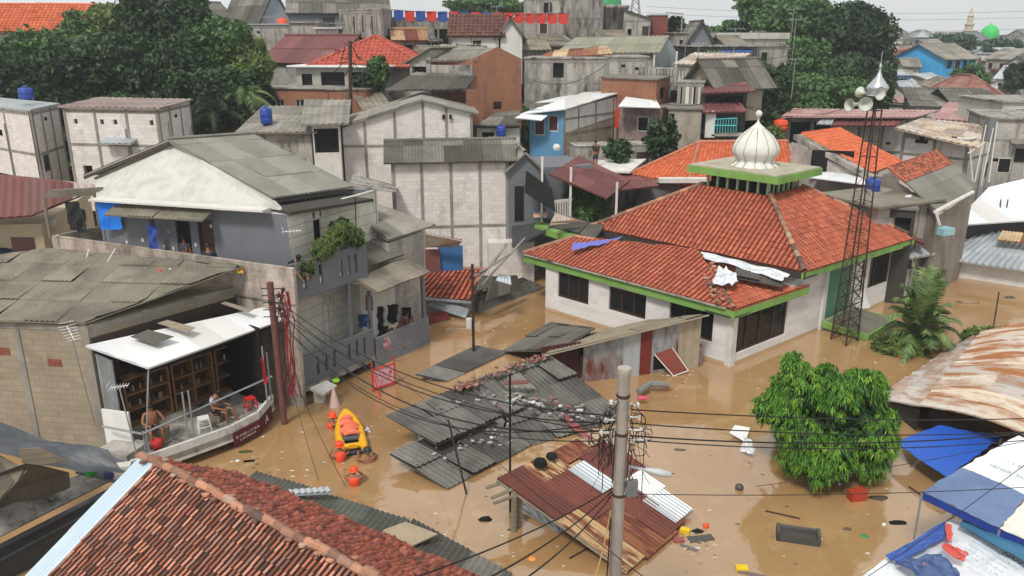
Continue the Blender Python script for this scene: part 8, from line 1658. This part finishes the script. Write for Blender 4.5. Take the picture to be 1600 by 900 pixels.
# tangle of loose wires
g=MB(); rw=random.Random(8)
for k in range(38):
    z_=rw.uniform(5.7,6.75); sd=rw.choice((-1,1)); a=px_+V((sd*.13,rw.uniform(-.15,.1),z_)); e=px_+V((sd*rw.uniform(.2,.6),rw.uniform(-.3,.2),z_-rw.uniform(.1,1.0))); pts=[a]
    for j in range(1,7): t_=j/7; pts.append(a.lerp(e,t_)+V((rw.uniform(-.06,.06),rw.uniform(-.05,.05),rw.uniform(-.1,.12)+.1*math.sin(t_*6))))
    g.tube(pts+[e],rw.choice((.005,.007,.009)),4)
for k in range(9):
    z_=rw.uniform(5.9,6.5); c=px_+V((rw.choice((-1,1))*rw.uniform(.25,.5),rw.uniform(-.2,.1),z_)); r=rw.uniform(.07,.16); g.tube([c+V((r*math.cos(t),.03*math.sin(3*t),r*1.3*math.sin(t))) for t in np.linspace(0,6.0,12)],.009,4)
for k in range(8):
    x_=px_+V((rw.uniform(-.55,.45),rw.uniform(-.2,.1),rw.uniform(6,6.5))); g.tube([x_,x_-UP*rw.uniform(.5,1.4)+V((rw.uniform(-.05,.05),0,0))],.008,4)
g.build('wire_tangle',M_black,cp)
for k in range(7): 
    a=px_+V((-.15,-.1,4.9+.05*k)); 
# cables from red pole to concrete pole
rpz=V((-8.0,25.3,0)); i_=0
tags_=['first','second','third','fourth','fifth','sixth']
for k,(z0_,z1_,sg_,r_) in enumerate(((4.9,6.5,.9,.015),(4.75,6.35,1.1,.015),(4.6,6.2,1.4,.019),(4.4,6.15,.7,.012),(4.3,6.4,1.7,.014),(4.1,6.0,1.3,.012))):
    tag(wire(None,[rpz+V((0,-.15,z0_)),px_+V((-.2,0,z1_))],r_,sg_,n=16),'sagging black cable between the red pole and the concrete pole','cable','cables between the red pole and the concrete pole')
for k,(u,v,z1_,sg_,r_) in enumerate(((1700,650,6.62,.15,.013),(1700,668,6.35,.22,.013),(1700,664,6.1,.3,.016),(1700,676,6.02,.3,.012))):
    e=D(u,v,17.5); tag(wire(None,[px_+V((.15,0,z1_)),e],r_,sg_,n=16),'black cable running from the concrete pole to the right over the bushy tree','cable','cables running right from the concrete pole')
for (u,v,z1_,lab) in ((760,905,4.98,'left of the cables fanning from the concrete pole to the bottom edge'),(820,905,4.9,'right of the cables fanning from the concrete pole to the bottom edge'),(640,905,5.05,'outermost cable fanning from the concrete pole to the tiled roof')):
    wire(lab,[px_+V((-.14,-.05,z1_)),D(u,v,7.5)],.012,.12)
for (u,v,Y,z1_,lab) in ((930,900,12.5,4.6,'yellowish cable hanging beside the concrete pole'),(948,905,12.6,4.4,'dark cable hanging close to the concrete pole')): wire(lab,[px_+V((-.14,-.05,z1_)),D(u,v,Y)],.014,.15,m=mat('yellow_cable',['a8925a']) if u==930 else None)
wire('thin wire slanting from the grey house down to the mid water',[D(610,575,30),D(1010,905,11)],.009,.2); wire('thin wire crossing the water from the red pole to the lower roofs',[V((-7.9,25.2,3.5)),D(540,760,17)],.008,.3); wire('second thin wire dropping from the red pole towards the water',[V((-7.8,25.2,3.2)),D(498,750,18)],.008,.3)
wire('thin horizontal wire crossing right at the height of the floating ball',[px_+V((.15,0,4.9)),D(1700,755,14)],.008,.12)
wire('lower barbed looking wire crossing the blue canvas canopy',[D(1180,760,15),D(1700,668,13)],.007,.1); wire('thin wire crossing the white canvas and printed tarps',[D(1350,905,12),D(1700,650,13)],.007,.08)
wire('wire from the hillside to the meter pole',[D(790,380,40),V((G(740,560)[0],G(740,560)[1],3.8))],.015,.5)
# meter pole
mp_=thing('meter_pole','thin black pole with a white meter box standing in the flooded street','pole',G(740,560,.3)); b0_=G(740,548,.3); g=MB(); g.tube([b0_-UP*2,V((b0_.x,b0_.y,4.1))],.06,8); g.build('pole',M_rustst,mp_); g=MB(); g.obox(V((b0_.x-.28,b0_.y-.15,1.35)),V((.22,0,0)),V((0,.18,0)),UP*.42); g.build('meter_box',M_plwhite,mp_)
p=G(797,800,0); pole('tall thin black pole beside the left corner of the rusty roof',p-UP*1,V((p.x,p.y,4.3)),.035,M_void); p=G(735,775,0); pole('thin leaning steel pole in front of the collapsed dark roof',p-UP*.5,D(700,655,p.y+.6),.035,M_rustst)
p=G(1553,510,0); pole('thin rusty pole standing in the water at the upper right',p-UP*.5,D(1561,456,p.y),.03,M_rustst)
p=D(550,145,59); up_=thing('hill_utility_pole','dark utility pole with tangled wires in front of the red hipped roof','utility pole',V((p.x,57,4))); g=MB(); g.tube([V((p.x,57,4)),D(547,64,57)],.13,8); g.build('shaft',M_rustst,up_); g=MB()
for k in range(14): c=D(547+rw.uniform(-12,12),rw.uniform(68,100),57); g.tube([c,c+V((rw.uniform(-1,1),0,rw.uniform(-1,.5)))],.03,4)
g.build('wire_tangle',M_black,up_)
# ================================================================ HAZE
hz=MB(); hz.obox(V((-170,-3,-6)),V((900,0,0)),V((0,640,0)),UP*60); mh_=bpy.data.materials.new('haze'); mh_.use_nodes=True; t=mh_.node_tree; t.nodes.remove(t.nodes['Principled BSDF']); pv=t.nodes.new('ShaderNodeVolumePrincipled'); pv.inputs['Color'].default_value=(.93,.96,1,1); pv.inputs['Density'].default_value=.0007; pv.inputs['Anisotropy'].default_value=.3; t.links.new(pv.outputs[0],t.nodes['Material Output'].inputs['Volume'])
tag(hz.build('haze',mh_),kind='stuff')
